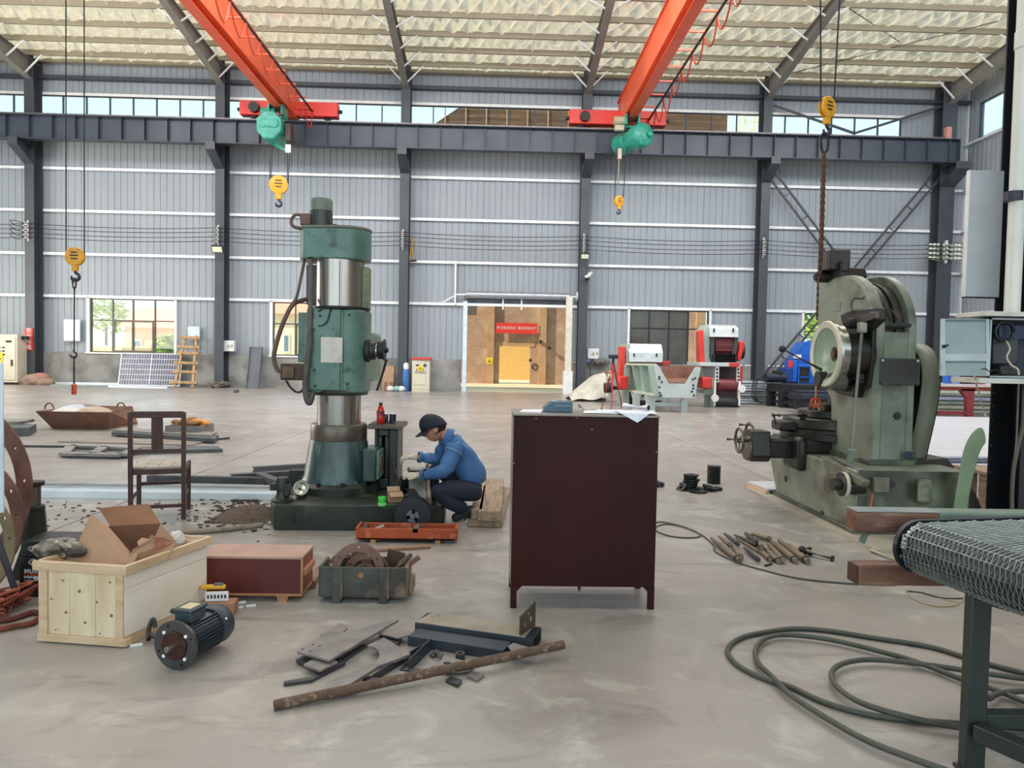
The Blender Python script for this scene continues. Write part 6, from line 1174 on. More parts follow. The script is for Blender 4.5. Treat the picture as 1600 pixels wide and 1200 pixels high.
# ================================================================== left foreground
# plywood crate
PLY = M('crate_pine', 'e3d1b4', .6, 0, 'cbb08a', 2.2, .4, .7, stretch=(5, 5, .6), col3='8f7148', sc3=3.5, lo3=.68, hi3=.8); PLYS = M('crate_ply', 'ece1d2', .55, 0, 'dccdb8', 1.6, .4, .7, stretch=(1, 1, 4)); BAT = M('crate_batten', 'd4b898', .6, 0, 'bd9c78', 3, stretch=(1, 1, 5))
A0, B0 = V3(G(60, 1003)), V3(G(193, 1013)); e1 = (B0-A0).normalized(); Cx = V3(G(320, 836, .42)); Cx.z = 0; e2 = (Cx-B0); Ld = e2.length+.02; e2.normalize(); Wd = (B0-A0).length; zr_ = P(190, 884, B0.y)[2]
def kp(u, v, z): return A0+e1*u+e2*v+Z_*z
ct = thing('pine_crate', 'open pale pine crate full of torn cardboard at the left', 'crate', tuple(kp(Wd/2, Ld/2, 0)))
def kb(name, u0, u1, v0, v1, z0, z1, mat, bev=.003):
    q = [kp(u, v, z) for z in (z0, z1) for u, v in ((u0, v0), (u1, v0), (u1, v1), (u0, v1))]; return B().add(q, [(0, 3, 2, 1), (4, 5, 6, 7), (0, 1, 5, 4), (1, 2, 6, 5), (2, 3, 7, 6), (3, 0, 4, 7)]).ob(name, mat, ct, bev=bev)
for k in range(3): u0, u1 = .02+(Wd-.04)*k/3, .02+(Wd-.04)*(k+1)/3-.0015; kb('front_board', u0, u1, .012, .024, .04, zr_-.01, PLY)
kb('corner_batten', .0, .045, 0, .012, .04, zr_-.045, BAT); kb('corner_batten', Wd-.045, Wd-.004, 0, .012, .04, zr_-.045, BAT)
kb('bottom_batten', -.006, Wd+.005, -.004, .014, .006, .042, BAT); kb('top_batten', -.025, Wd-.004, -.008, .014, zr_-.046, zr_, BAT)
zs = .285
kb('side_board', Wd-.014, Wd-.001, .012, Ld, .05, zs, PLYS); kb('side_board', Wd-.014, Wd-.001, .012, Ld, zs+.002, zr_-.04, PLYS); kb('top_batten', Wd-.004, Wd+.018, -.008, Ld+.02, zr_-.046, zr_, BAT); kb('bottom_batten', Wd-.05, Wd-.004, .014, Ld, .0, .05, BAT); kb('bottom_batten', Wd+.0, Wd+.012, .0, .04, .006, .042, BAT)
kb('side_board', .0, .013, .012, Ld, .02, zr_-.04, PLYS); kb('back_board', .013, Wd-.014, Ld-.013, Ld, .02, zr_-.02, PLY); kb('top_batten', -.02, .0, .0, Ld+.02, zr_-.046, zr_, BAT); kb('top_batten', -.02, Wd, Ld, Ld+.02, zr_-.046, zr_, BAT); kb('floor_board', .013, Wd-.014, .024, Ld-.013, .04, .055, PLY)
KN = M('knot', '8a6a46', .7)
for px, py, s in ((98, 907, 5), (124, 924, 7), (151, 941, 5), (103, 957, 6), (172, 910, 5), (133, 973, 6), (80, 936, 4), (174, 962, 7), (156, 990, 4), (87, 984, 4)):
    d = ray(px, py); n = e2; k = (kp(0, .0115, 0)).dot(n); o_ = Vector((0, 0, EYE)); dd = V3(d); tt = (k-o_.dot(n))/dd.dot(n); p = o_+dd*tt; B().sphere(p, s/330*.42, 8, 5, (.9, .18, 1.0)).ob('knot', KN, ct)
BB_ = M('cardboard_tan', 'a9866c', .8, 0, '9b785f', 3); BB2 = M('cardboard_inner', '8a6148', .85, 0, '7a543d', 3); BB3 = M('cardboard_dark', '6b4836', .9)
cbx = thing('cardboard_box', 'torn open brown cardboard box sticking out of the pine crate', 'box', tuple(kp(Wd*.6, Ld*.5, .06)))
def panel(name, pts, mat, th=.005, par=None):
    V = [V3(P(*p)) for p in pts]; n = len(V); nn_ = (V[1]-V[0]).cross(V[2]-V[0]).normalized()*th; Fs = [tuple(range(n-1, -1, -1)), tuple(range(n, 2*n))]+[(i, (i+1) % n, n+(i+1) % n, n+i) for i in range(n)]
    return B().add(V+[v+nn_ for v in V], Fs).ob(name, mat, par or cbx, smooth=False)
panel('flap', [(108, 880, 3.66), (142, 802, 3.86), (169, 822, 3.84), (202, 861, 3.74), (198, 885, 3.66)], BB_)
panel('flap', [(154, 794, 4.12), (232, 787, 4.12), (251, 818, 3.98), (179, 832, 3.98)], BB2)
panel('side', [(169, 822, 3.88), (179, 832, 3.98), (251, 818, 3.98), (248, 850, 3.96), (230, 880, 3.9), (195, 880, 3.8)], BB3)
panel('torn_panel', [(222, 840, 3.74), (232, 842, 3.74), (236, 836, 3.74), (243, 838, 3.75), (251, 819, 3.8), (276, 846, 3.82), (262, 875, 3.72), (190, 893, 3.62), (194, 875, 3.62), (203, 868, 3.64), (209, 858, 3.66), (217, 853, 3.68), (215, 846, 3.7)], BB_)
panel('torn_strip', [(184, 874, 3.6), (196, 868, 3.64), (207, 862, 3.66), (215, 864, 3.66), (205, 886, 3.6), (188, 888, 3.58)], BB_)
text('printed_mark', '易碎\n防潮', .03, V3(P(250, 849, 3.735)), (PI/2-.5, 0, .35), M('print_red', 'a1482f', .7), cbx, .0005)
def crumple(name, c, s, sq, mat, label, cat, seed, n=24, m=14, amp=.35, ang=25):
    rng = random.Random(seed); b = B(); b.sphere((0, 0, 0), 1, n, m, (1, 1, 1)); ph = [(rng.uniform(-4, 4), rng.uniform(-4, 4), rng.uniform(-4, 4), rng.uniform(0, 6)) for _ in range(9)]
    V = []
    for v in b.v: f = 1+amp*sum(abs(math.sin(v[0]*p[0]+v[1]*p[1]+v[2]*p[2]+p[3])) for p in ph)/len(ph)-amp*.6+rng.uniform(-.04, .04); V.append((c[0]+v[0]*s*sq[0]*f, c[1]+v[1]*s*sq[1]*f, c[2]+v[2]*s*sq[2]*f))
    b.v = V; return tag(b.ob(name, mat, angle=ang), label, cat)
crumple('foil_bag', P(90, 857, 3.72), .092, (1.3, .8, .55), M('bag_foil', '7f776e', .3, .2, '3b352c', 14, .42, .58, col3='b9b0a6', sc3=11, lo3=.6, hi3=.66), 'crumpled mottled plastic bag at the left in the pine crate', 'bag', 4, 22, 13, .75, 8)
crumple('black_sleeve', P(118, 862, 3.68), .045, (1.3, .8, .6), M('sleeve_dark', '39342f', .6), 'dark bent hose piece beside the crumpled plastic bag', 'hose', 9, 12, 8)
crumple('bubble_wrap', P(274, 843, 4.05), .05, (1.0, .8, .9), M('wrap_white', 'ddd6d0', .4, bump=.8, bsc=70), 'white bubble wrap tuck at the far corner of the pine crate', 'wrap', 12, 18, 12, .9)
# black cartons with printing
BC = M('carton_black', '101217', .35, 0, '171a20', 4); BCP = M('print_white', 'd9dbe0', .5); BCO = M('print_orange', 'cf5a2b', .5)
byy = 4.2; x0, x1 = P(30, 900, byy)[0], P(30, 900, byy)[0]+.36; zm, zt2 = P(45, 871, byy)[2], P(45, 846.5, byy)[2]
t1_ = thing('black_carton', 'lower black printed carton standing behind the pine crate', 'box', ((x0+x1)/2, byy+.13, 0)); B().bb(x0, x1, byy, byy+.26, 0, zm-.002).ob('box_body', BC, t1_, bev=.004)
t2_ = thing('black_carton', 'upper black carton with an emblem stacked behind the pine crate', 'box', ((x0+x1)/2, byy+.13, zm)); B().bb(x0+.005, x1-.01, byy+.005, byy+.255, zm, zt2).ob('box_body', BC, t2_, bev=.004)
def emblem(px, py, s, Y, par):
    c = P(px, py, Y); o = [(-1.0, .15), (-.55, .62), (0, .78), (.55, .62), (1.0, .15), (.6, -.3), (0, -.75), (-.6, -.3)]; i_ = [(a*.86, b_*.80) for a, b_ in o]
    B().plate([(a*s, b_*s) for a, b_ in o], [[(a*s, b_*s) for a, b_ in i_]], c, X_, Z_, (0, -.001, 0)).ob('emblem', BCP, par, smooth=False); B().plate([(.45*s*math.cos(a), .22*s*math.sin(a)) for a in [k*PI/8 for k in range(16)]], [[(.38*s*math.cos(a), .13*s*math.sin(a)) for a in [k*PI/8 for k in range(16)]]], c, X_, Z_, (0, -.001, 0)).ob('emblem_eye', BCP, par, smooth=False)
emblem(49, 858, .022, byy+.003, t2_); emblem(52, 879.5, .029, byy-.002, t1_)
def pr_(s, px, py, size, mat, sx=1.0): c = P(px, py, byy-.002); text('printing', s, size, (c[0], byy-.002, c[2]), (PI/2, 0, 0), mat, t1_, .0006, 'LEFT', sx)
pr_('BRUSHLESS', 37.5, 892.5, .030, BCP, .95); pr_('CORDLESS', 37.2, 897.5, .026, BCO, 1.05); pr_('WRENCH', 37, 902, .018, BCP, 1.1)
c = P(56.5, 904, byy-.002); B().plate(circ(0, 0, .013, 20), [circ(0, 0, .009, 16)], c, X_, Z_, (0, -.001, 0)).ob('round_mark', BCP, t1_, smooth=False); B().box((c[0], byy-.0025, c[2]), (.007, .001, .009)).ob('round_mark_centre', BCP, t1_)
B().bb(x0+.03, x0+.085, byy-.0015, byy, P(40, 908, byy)[2], P(40, 905.6, byy)[2]).ob('grey_bar', M('print_grey', '6d7078', .5), t1_)
# screw jack
jx, jy = P(54.5, 800, 4.62)[0], 4.62; zj = lambda y: P(54, y, jy)[2]; JK = M('jack_green', '2a2d27', .45, .2, '1f221d', 6)
t = thing('screw_jack', 'dark cast screw jack standing behind the black cartons', 'jack', (jx, jy, 0))
B().lathe([(.13, 0), (.13, .02), (.075, zj(852)), (.062, zj(806)), (.058, zj(797))], (jx, jy, 0), Z_, 8).ob('jack_body', JK, t, angle=20); B().lathe([(.052, zj(799)), (.056, zj(796)), (.056, zj(791)), (.05, zj(789))], (jx, jy, 0), Z_, 24).ob('collar', JK, t); B().lathe([(.034, zj(791)), (.034, zj(758))], (jx, jy, 0), Z_, 20).ob('screw', STEELW, t); B().lathe([(.036, zj(760)), (.054, zj(758)), (.056, zj(753)), (.05, zj(751.5)), (.02, zj(751.5))], (jx, jy, 0), Z_, 24).ob('head_plate', JK, t)
# big drilled rings leaning at the left edge
RNG = M('ring_rust', '6f4a3f', .65, .1, '5b3c33', 5, col3='8b6050', sc3=4)
def big_ring(label, px, py, Y, R, wdt, lean, rot, mat=RNG):
    cx_, _, cz_ = P(px, py, Y); t_ = .014; n_h = 16; R1 = R-wdt; u = Vector((math.cos(rot), math.sin(rot), 0)); w = Vector((-math.sin(rot), math.cos(rot), 0)); v = (Z_*math.cos(lean)+w*math.sin(lean)); nrm = u.cross(v)
    out = circ(0, 0, R, 72); ho = [circ(0, 0, R1, 64)]+[circ((R-wdt*.5)*math.cos(2*PI*k/n_h+.1), (R-wdt*.5)*math.sin(2*PI*k/n_h+.1), .011, 10) for k in range(n_h)]
    o = B().plate(out, ho, (cx_, Y, R*math.cos(lean)), u, v, nrm*t_).ob('flange_ring', mat, smooth=False); return tag(o, label, 'ring', 'drilled flange rings at the left edge')
x37 = P(37, 785, 4.45)[0]; px_of = lambda x, Y: 773+x/Y*1120
R1_ = .585; big_ring('largest rusty drilled ring leaning at the left edge', px_of(x37-R1_, 4.45), 780, 4.45, R1_, .095, .06, 0)
R2_ = .42; x25 = P(25.5, 830, 4.3)[0]; big_ring('middle rusty drilled ring in front of the largest one', px_of(x25-R2_, 4.3), 830, 4.3, R2_, .075, .06, .0)
R3_ = .34; x13 = P(13, 860, 4.1)[0]; big_ring('small yellowish drilled ring nearest at the left edge', px_of(x13-R3_, 4.1), 860, 4.1, R3_, .06, .06, .0, M('ring_drab', '7d6c50', .6, .1, '655640', 6))
# white control box on a slanted steel leg at the edge of the picture
xe = P(8, 690, 3.55)[0]; zb_, zt_ = P(4, 802, 3.55)[2], P(4, 567, 3.55)[2]
t = thing('panel_stand', 'pale bluish-white sheet panel on thin legs at the left edge of the picture', 'panel', (xe-.25, 3.56, 0)); B().bb(xe-.5, xe-.01, 3.55, 3.562, zb_, zt_).ob('panel', M('panel_bluewhite', 'd3dcea', .35), t, bev=.006)
LG = M('leg_bluegrey', '56616b', .4, .3); l0 = V3(P(-12, 800, 3.75)); l0.z = zb_; g1 = V3(P(26, 922, 4.0)); g1.z = 0.; B().tube([(xe-.12, 3.575, zb_+.05), V3(G(30, 940))], .017, 10).ob('stand_leg', LG, t); B().tube([(xe-.45, 3.575, zb_+.05), (xe-.55, 3.72, 0)], .017, 10).ob('stand_leg', LG, t)
# red sling heap
SLG = [M('sling_red', '7d3a2c', .8, 0, '5b2a22', 14), M('sling_dark', '5d2a24', .8), M('sling_orange', 'a34f37', .8, 0, '7a3a2a', 14)]
rr = random.Random(5); t = thing('sling_heap', 'heap of rusty red lifting net slings at the left edge behind the crate', 'slings', G(10, 975))
for k in range(26):
    base = V3(G(8, 955)); a = rr.uniform(0, 2*PI); pts = []
    for j in range(5): a += rr.uniform(-1.0, 1.0); pts.append(base+Vector((rr.uniform(-.32, .10), rr.uniform(-.13, .13), .012+rr.uniform(0, .13)*(1 if j % 2 else .5))))
    B().tube(catmull(pts, 5), rr.uniform(.006, .011), 6).ob('sling_strand', SLG[k % 3], t)
for k, l in enumerate(([(-10, 985), (20, 979), (48, 974), (60, 966)], [(-10, 972), (22, 966), (50, 957), (62, 958)])): B().tube(catmull([G(*p, .016) for p in l], 5), .015, 7).ob('sling_strand', SLG[k], t)
# electric motor
mo = thing('electric_motor', 'dark blue-grey flanged electric motor lying in front of the pine crate', 'motor', G(290, 1040)); MB_ = M('motor_blue', '39444c', .4, .1, '2c353c', 6); MFL = M('flange_dark', '4c4a49', .38, .3, '3a3838', 6)
ang = math.radians(16); ma = Vector((math.sin(ang), math.cos(ang), 0)); mr_ = Vector((ma.y, -ma.x, 0)); m0 = V3(P(273, 1012, 3.25)); m0.z = .112
def mp(u, v, w): return m0+mr_*u+ma*v+Z_*w
def mlathe(name, prof, mat, n=36, par=mo, c=(0, 0)): return B().lathe(prof, mp(c[0], 0, c[1]), ma, n).ob(name, mat, par)
B().plate([(p[0], p[1]) for p in circ(0, 0, .112, 48)], [circ(.092*math.cos(k*PI/2+.4), .092*math.sin(k*PI/2+.4), .0075, 10) for k in range(4)], mp(0, 0, 0), mr_, Z_, ma*.016).ob('mounting_flange', MFL, mo, bev=.0)
mlathe('spigot', [(.062, -.012), (.065, -.008), (.065, 0)], M('spigot_rust', '3a1d19', .35, .2, '57301f', 16), 40); mlathe('shaft', [(.013, -.055), (.014, -.052), (.014, -.0)], CHROME, 18)
mlathe('end_shield', [(.088, .016), (.09, .03), (.086, .05)], MFL); mlathe('stator', [(.08, .05), (.08, .24)], MB_)
for k in range(36):
    a = 2*PI*k/36
    if 60 < math.degrees(a) < 120: continue
    r_ = mr_*math.cos(a)+Z_*math.sin(a); B().bar(mp(0, .05, 0)+r_*.085, mp(0, .235, 0)+r_*.085, .003, .02, up=tuple(r_)).ob('cooling_fin', MB_, mo)
mlathe('fan_cowl', [(.092, .232), (.096, .238), (.096, .29), (.088, .315), (.05, .32)], MB_)
q = [mp(u, v, w) for w in (.085, .135) for u, v in ((-.045, .05), (.045, .05), (.045, .155), (-.045, .155))]; B().add(q, [(0, 3, 2, 1), (4, 5, 6, 7), (0, 1, 5, 4), (1, 2, 6, 5), (2, 3, 7, 6), (3, 0, 4, 7)]).ob('terminal_box', MB_, mo, bev=.006)
q = [mp(u, v, w) for w in (.135, .15) for u, v in ((-.052, .043), (.052, .043), (.052, .162), (-.052, .162))]; B().add(q, [(0, 3, 2, 1), (4, 5, 6, 7), (0, 1, 5, 4), (1, 2, 6, 5), (2, 3, 7, 6), (3, 0, 4, 7)]).ob('terminal_lid', MB_, mo, bev=.006)
q = [mp(u, v, w) for w in (.15, .151) for u, v in ((-.03, .065), (.03, .065), (.03, .14), (-.03, .14))]; B().add(q, [(0, 3, 2, 1), (4, 5, 6, 7), (0, 1, 5, 4), (1, 2, 6, 5), (2, 3, 7, 6), (3, 0, 4, 7)]).ob('rating_plate', M('plate_cream', 'cdbf98', .4), mo)
B().cyl(mp(-.06, .1, .115), mp(-.1, .1, .115), .012, n=10).ob('cable_gland', BLACK, mo)
for a in (.5, 2.2, 3.8, 5.4): r_ = mr_*math.cos(a)+Z_*math.sin(a); B().cyl(mp(0, .25, 0)+r_*.094, mp(0, .25, 0)+r_*.099, .006, n=8).ob('cowl_screw', GALV, mo)
for a in (.785-.1, 2.356, 3.9, 5.5): r_ = mr_*math.cos(a)+Z_*math.sin(a); B().cyl(mp(0, -.006, 0)+r_*.078, mp(0, 0, 0)+r_*.078, .008, n=8).ob('bolt', GALV, mo)
t = thing('hand_tool', 'dark clamp leaning on the crate behind the motor flange', 'tool', G(232, 1004)); g = V3(G(232, 1004)); B().tube(catmull([g+V3((0, 0, .01)), g+V3((-.012, .03, .06)), g+V3((.0, .05, .1)), g+V3((.015, .04, .06))], 5), .011, 8).ob('jaw', M('clamp_dark', '2b2f2c', .5), t); B().tube([g+V3((.005, .01, .035)), g+V3((.075, -.01, .012))], .014, 8).ob('grip', M('clamp_dark', '2b2f2c', .5), t)
# things behind the motor: yellow knife, strip of punched labels, carton
g = V3(G(340, 962)); t = thing('small_carton', 'tiny tan carton with a white label behind the motor', 'box', tuple(g)); B().box(g+V3((0, .04, .035)), (.17, .1, .07), Matrix.Rotation(.12, 3, 'Z')).ob('box_body', M('carton_tan', 'a3775a', .8), t, bev=.004); B().box(g+V3((-.02, -.014, .028)), (.09, .002, .035), Matrix.Rotation(.12, 3, 'Z')).ob('paper_label', PAPER, t)
gz = .075; t = thing('label_strip', 'white punched label strip standing on the tiny tan carton', 'label', tuple(g+V3((0, .02, gz)))); c = V3(P(338, 943, g.y+.02)); B().box((c.x, g.y+.03, .098), (.12, .012, .05), Matrix.Rotation(.12, 3, 'Z')).ob('strip_body', WHITE, t)
for k in range(6): B().box((c.x-.045+k*.018, g.y+.02+k*.002, .098), (.009, .006, .02), Matrix.Rotation(.12, 3, 'Z')).ob('punched_slot', BLACK, t)
t = thing('utility_knife', 'yellow utility knife lying on top behind the motor', 'knife', P(332, 940, g.y)); c = V3((P(332, 940, g.y+.06)[0], g.y+.07, .137)); B().box(c, (.135, .03, .024), Matrix.Rotation(.08, 3, 'Z')).ob('handle', M('knife_yellow', 'e0a92a', .4), t, bev=.008); B().box(c+V3((.03, 0, .016)), (.05, .02, .012), Matrix.Rotation(.08, 3, 'Z')).ob('slider', M('knife_grey', '5c6068', .4), t, bev=.003); B().box(c+V3((-.08, -.006, 0)), (.04, .012, .003)).ob('blade', CHROME, t)
B().box(c+V3((0, .0, -.028)), (.1, .06, .03)).ob('small_block', M('block_brown', '6d5644', .8)) if False else None
for px, py, l, ln in ((372, 951, 'white bent plastic bit right of the motor', .05), (392, 948, 'small white wood offcut by the red chest', .05), (378, 943, 'short white peg near the red chest', .035), (213, 1010, 'white sliver at the foot of the crate', .05)): q = V3(G(px, py)); tag(B().bar(q+V3((-ln/2, -.01, .006)), q+V3((ln/2, .012, .006)), .012, .012).ob('offcut', WHITE, bev=.002), l, 'offcut')
# red-brown wooden chest
RB = M('chest_red', '5e2420', .45, 0, '4c1c1a', 3, .4, .7, col3='7d3c33', sc3=8, lo3=.66, hi3=.76); RBE = M('chest_edge', 'b77f5b', .6, 0, '9c6746', 4); RBT = M('chest_top', 'b08f80', .5, 0, '9a786a', 3)
rx0, rx1, ry0 = P(312, 900, 4.17)[0], P(471, 900, 4.17)[0], 4.17; rzt = P(400, 869, ry0)[2]; ry1 = G(440, 851, rzt)[1]
t = thing('wooden_chest', 'closed dark red wooden chest between the pine crate and the old crate', 'chest', ((rx0+rx1)/2, (ry0+ry1)/2, 0))
B().bb(rx0, rx1, ry0, ry0+.012, .045, rzt-.016).ob('front_panel', RB, t, bev=.002); B().bb(rx1-.012, rx1, ry0+.012, ry1-.012, .045, rzt-.016).ob('side_panel', M('chest_side', '8a4a38', .5, 0, '733b2d', 4), t, bev=.002); B().bb(rx0, rx0+.012, ry0+.012, ry1-.012, .045, rzt-.016).ob('side_panel', RB, t); B().bb(rx0, rx1, ry1-.012, ry1, .045, rzt-.016).ob('back_panel', RB, t)
B().bb(rx0-.006, rx1+.006, ry0-.006, ry1+.006, rzt-.016, rzt).ob('lid', RBT, t, bev=.003); B().bb(rx0-.002, rx1+.004, ry0-.004, ry1, .033, .047).ob('bottom_edge', RBE, t, bev=.002); B().bb(rx1, rx1+.02, ry0+.03, ry1-.02, rzt-.12, rzt-.08).ob('side_batten', RBE, t, bev=.002); B().bb(rx1-.004, rx1+.006, ry0-.002, ry0+.016, .045, rzt-.016).ob('corner_strip', RBE, t)
for px in (340, 441): x = P(px, 940, ry0)[0]; B().prism([(x-.035, .033), (x+.035, .033), (x+.025, 0), (x-.025, 0)], (0, ry0+.0, 0), X_, Z_, (0, ry1-ry0-.02, 0)).ob('skid', RBE, t, smooth=False)
strip('board_offcut', 'narrow reddish board on the floor between the red chest and the old crate', 'board', G(486, 920), G(499, 897), .05, .05, M('batten_red', '8c6a55', .7))
# old green ammunition-style crate with rings
OG = M('old_crate', '4a4c46', .7, 0, '383630', 4, .4, .65, col3='7a6552', sc3=6, lo3=.58, hi3=.7, bump=.4, bsc=30); OGE = M('old_crate_edge', '6f5d48', .75, 0, '8f7a60', 8)
ox0, ox1, oy0 = P(500, 910, 4.16)[0], P(634, 910, 4.16)[0], 4.16; ozt = P(570, 887, oy0)[2]; oy1 = G(570, 869, ozt)[1]
t = thing('old_crate', 'battered dark green wooden crate holding rusty flange rings', 'crate', ((ox0+ox1)/2, (oy0+oy1)/2, 0))
B().bb(ox0, ox1, oy0, oy0+.018, .04, ozt).ob('front_board', OG, t, bev=.004); B().bb(ox0+.02, ox1-.0, oy1-.018, oy1, .04, ozt).ob('back_board', OG, t, bev=.004)
B().prism([(oy0+.018, .03), (oy1-.018, .03), (oy1-.018, ozt), (oy0+.018, ozt)], (ox0-.014, 0, 0), Y_, Z_, (.02, 0, 0)).ob('side_board', OG, t, bev=.004); B().prism([(oy0+.018, .03), (oy1-.018, .03), (oy1-.018, ozt), (oy0+.018, ozt)], (ox1-.01, 0, 0), Y_, Z_, (.02, 0, 0)).ob('side_board', OGE, t, bev=.004)
B().bb(ox0, ox1, oy0+.01, oy1-.01, .03, .045).ob('bottom_board', OG, t)
for px in (526.5, 599): x = P(px, 910, oy0)[0]; B().bb(x-.026, x+.026, oy0-.016, oy0, .0, ozt+.004).ob('batten', OG, t, bev=.003); B().bb(x+.026, x+.032, oy0-.016, oy0, .03, ozt).ob('batten_edge', OGE, t); B().bb(x-.026, x+.026, oy0, oy1, 0, .03).ob('skid', OG, t)
B().cyl((P(564, 900, oy0)[0], oy0-.003, P(564, 899, oy0)[2]), (P(564, 900, oy0)[0], oy0, P(564, 899, oy0)[2]), .016, n=10).ob('rusty_stud', M('stud_rust', '9b6a42', .7), t); B().bb(ox0-.03, ox1+.02, oy1, oy1+.03, .03, .06).ob('rear_batten', OGE, t)
B().bb(ox1+.01, ox1+.035, oy0+.05, oy0+.2, .04, .12).ob('end_cleat', OGE, t, bev=.004)
RNGB = M('ring_brown', '77584b', .6, .15, '5d4238', 5, col3='94756a', sc3=5)
def small_ring(label, px, py, Y, R, wdt, rot, lean=.25, nh=6, mat=RNGB):
    c = P(px, py, Y); u = Vector((math.cos(rot), math.sin(rot), 0)); w = Vector((-math.sin(rot), math.cos(rot), 0)); v = Z_*math.cos(lean)+w*math.sin(lean); nrm = u.cross(v)
    return tag(B().plate(circ(0, 0, R, 48), [circ(0, 0, R-wdt, 40)]+[circ((R-wdt/2)*math.cos(2*PI*k/nh+.5), (R-wdt/2)*math.sin(2*PI*k/nh+.5), .008, 8) for k in range(nh)], c, u, v, nrm*.012).ob('flange_ring', mat, smooth=False), label, 'ring')
small_ring('front upright flange ring in the old green crate', 559.5, 889, 4.24, .154, .05, .0, .12); small_ring('second flange ring leaning behind the front one in the old green crate', 574, 899, 4.31, .145, .045, -.1, .1); small_ring('left flange ring half hidden in the old green crate', 546, 898, 4.34, .15, .045, .2, .1); small_ring('small inner ring standing inside the front flange ring', 570, 905, 4.28, .095, .03, -.25, .1)
tag(B().prism([(-.06, -.1), (.06, -.1), (.075, .06), (-.03, .09)], P(614, 880, 4.36), X_, Z_, (0, .012, 0)).ob('rusty_plate', M('plate_rust', '4e3a2c', .7), smooth=False), 'rusty brown plate at the right end of the old green crate', 'plate')
tag(B().tube([P(612, 893, 4.22), P(628, 880, 4.24), P(643, 866, 4.27)], [.016, .02, .012], 10).ob('brush_handle', M('handle_dark', '4a3a31', .6)), 'dark spindle-shaped handle sticking out of the old green crate', 'handle'); tag(B().bar(P(618, 897, 4.25), P(655, 870, 4.31), .03, .025).ob('wooden_stick', M('stick_brown', '6e5040', .7), bev=.003), 'flat brown stick sticking out rightmost of the old green crate', 'stick')
# ================================================================== slotting machine
SG = M('slotter_green', '8b9585', .38, 0, '666e5e', 2.2, .38, .66, world=True, col3='38332a', sc3=2.4, lo3=.50, hi3=.70)
SGL = M('slotter_pale', '8c9282', .36, 0, '6f7666', 2.0, .38, .66, world=True, col3='4b4537', sc3=2.1, lo3=.52, hi3=.70)
SD = M('slotter_dark', '26251f', .4, .1, '1a1915', 4, .4, .65, col3='4a4136', sc3=5, lo3=.62, hi3=.76, world=True); SPL = M('access_grey', '4c4c4d', .45, 0, '424243', 5)
GSL = M('slotter_oily', '474c3e', .36, 0, '2c2c24', 2.4, .4, .66, world=True, col3='6f7763', sc3=3, lo3=.5, hi3=.7)
XS = 3.06
sm = thing('slotting_machine', 'big grey-green slotting machine with an arched back and a white-rimmed disc', 'machine', (3.5, 6.9, 0))
def sx_(px, py, X): return PX(px, py, X)
pad = slab('machine_pad', 'pale raised concrete pad under the slotting machine', 'pad', [G(1164, 764)[:2], G(1366, 863)[:2], (4.75, 5.42), (4.75, 8.2), (3.1, 8.2)], -.01, .035, M('pad_pale', 'b3a999', .6, 0, '9d9384', 2.5, .4, .65, world=True, col3='867c70', sc3=5, lo3=.6, hi3=.75))
# base: long side towards the camera's left
bz = .56
bp_ = [(5.93, .03), (7.62, .03), (7.9, .52), (7.9, bz), (5.93, bz)]
B().prism(bp_, (XS, 0, 0), Y_, Z_, (.98, 0, 0)).ob('base', SGL, sm, bev=.02)
B().bb(XS-.03, 4.1, 5.9, 7.66, .02, .06).ob('base_foot', GSL, sm, bev=.01)
p = sx_(1228, 748, XS); B().cyl((XS-.006, p[1], p[2]), (XS, p[1], p[2]), .035, n=16).ob('oil_hole', BLACK, sm); p = sx_(1285, 803, XS); B().cyl((XS-.006, p[1], p[2]), (XS, p[1], p[2]), .03, n=16).ob('oil_hole', BLACK, sm)
def nf(px0, px1, py0, py1, Y, d, name, mat, bev=.01): x0, x1, z0, z1 = rx(px0, px1, py0, py1, Y); return B().bb(x0, x1, Y-d, Y, z0, z1).ob(name, mat, sm, bev=bev)
nf(1340, 1512, 736, 830, 5.93, .012, 'end_plate', GSL, .004)
p = P(1393, 757, 5.92); B().cyl(p, (p[0], p[1]-.006, p[2]), .032, n=16).ob('oil_hole', BLACK, sm)
nf(1361, 1385, 745, 768, 5.92, .05, 'terminal_box', M('box_grey_s', '6e6a5e', .5, 0, '57534a', 8), .006); nf(1430, 1450, 748, 786, 5.9, .07, 'terminal_box', GSL, .02); nf(1433, 1449, 753, 783, 5.835, .01, 'box_cover', M('cover_worn', '7c7a6c', .4, .2, '5a584d', 14), .004)
B().tube(catmull([P(1364, 770, 5.88), P(1361, 785, 5.87), P(1359, 795, 5.86)], 4), .008, 6).ob('orange_wire', M('wire_orange', 'c4602c', .5), sm)
# column: two arched cheeks, closed below the slot
X0c, X1c = 3.33, 3.72; yb_ = 6.25; yfar = 7.35; ztop_arc = 2.30; zspring = 1.74
def prof(y0=yb_, inset=0.):
    a = [(y0, bz)]+[(6.85-.60*math.cos(math.radians(t)), zspring+(.56-inset)*math.sin(math.radians(t))) for t in range(0, 91, 9)]
    return a+[(7.05, 2.30-inset), (7.2, 2.29-inset), (7.36, 2.36-inset), (7.38, 2.2), (7.36, 1.35), (7.02, 1.1), (6.98, bz)]
B().prism(prof(), (X0c, 0, 0), Y_, Z_, (.115, 0, 0)).ob('left_cheek', SGL, sm, bev=.03, seg=3, angle=30)
B().prism(prof(), (X1c-.07, 0, 0), Y_, Z_, (.07, 0, 0)).ob('right_cheek', SG, sm, bev=.015, seg=3, angle=30)
B().prism([(yb_+.012, bz), (yb_+.012, zspring-.0), (6.5, zspring), (6.5, bz)], (X0c+.1, 0, 0), Y_, Z_, (X1c-X0c-.15, 0, 0)).ob('back_wall', SG, sm, bev=.005)
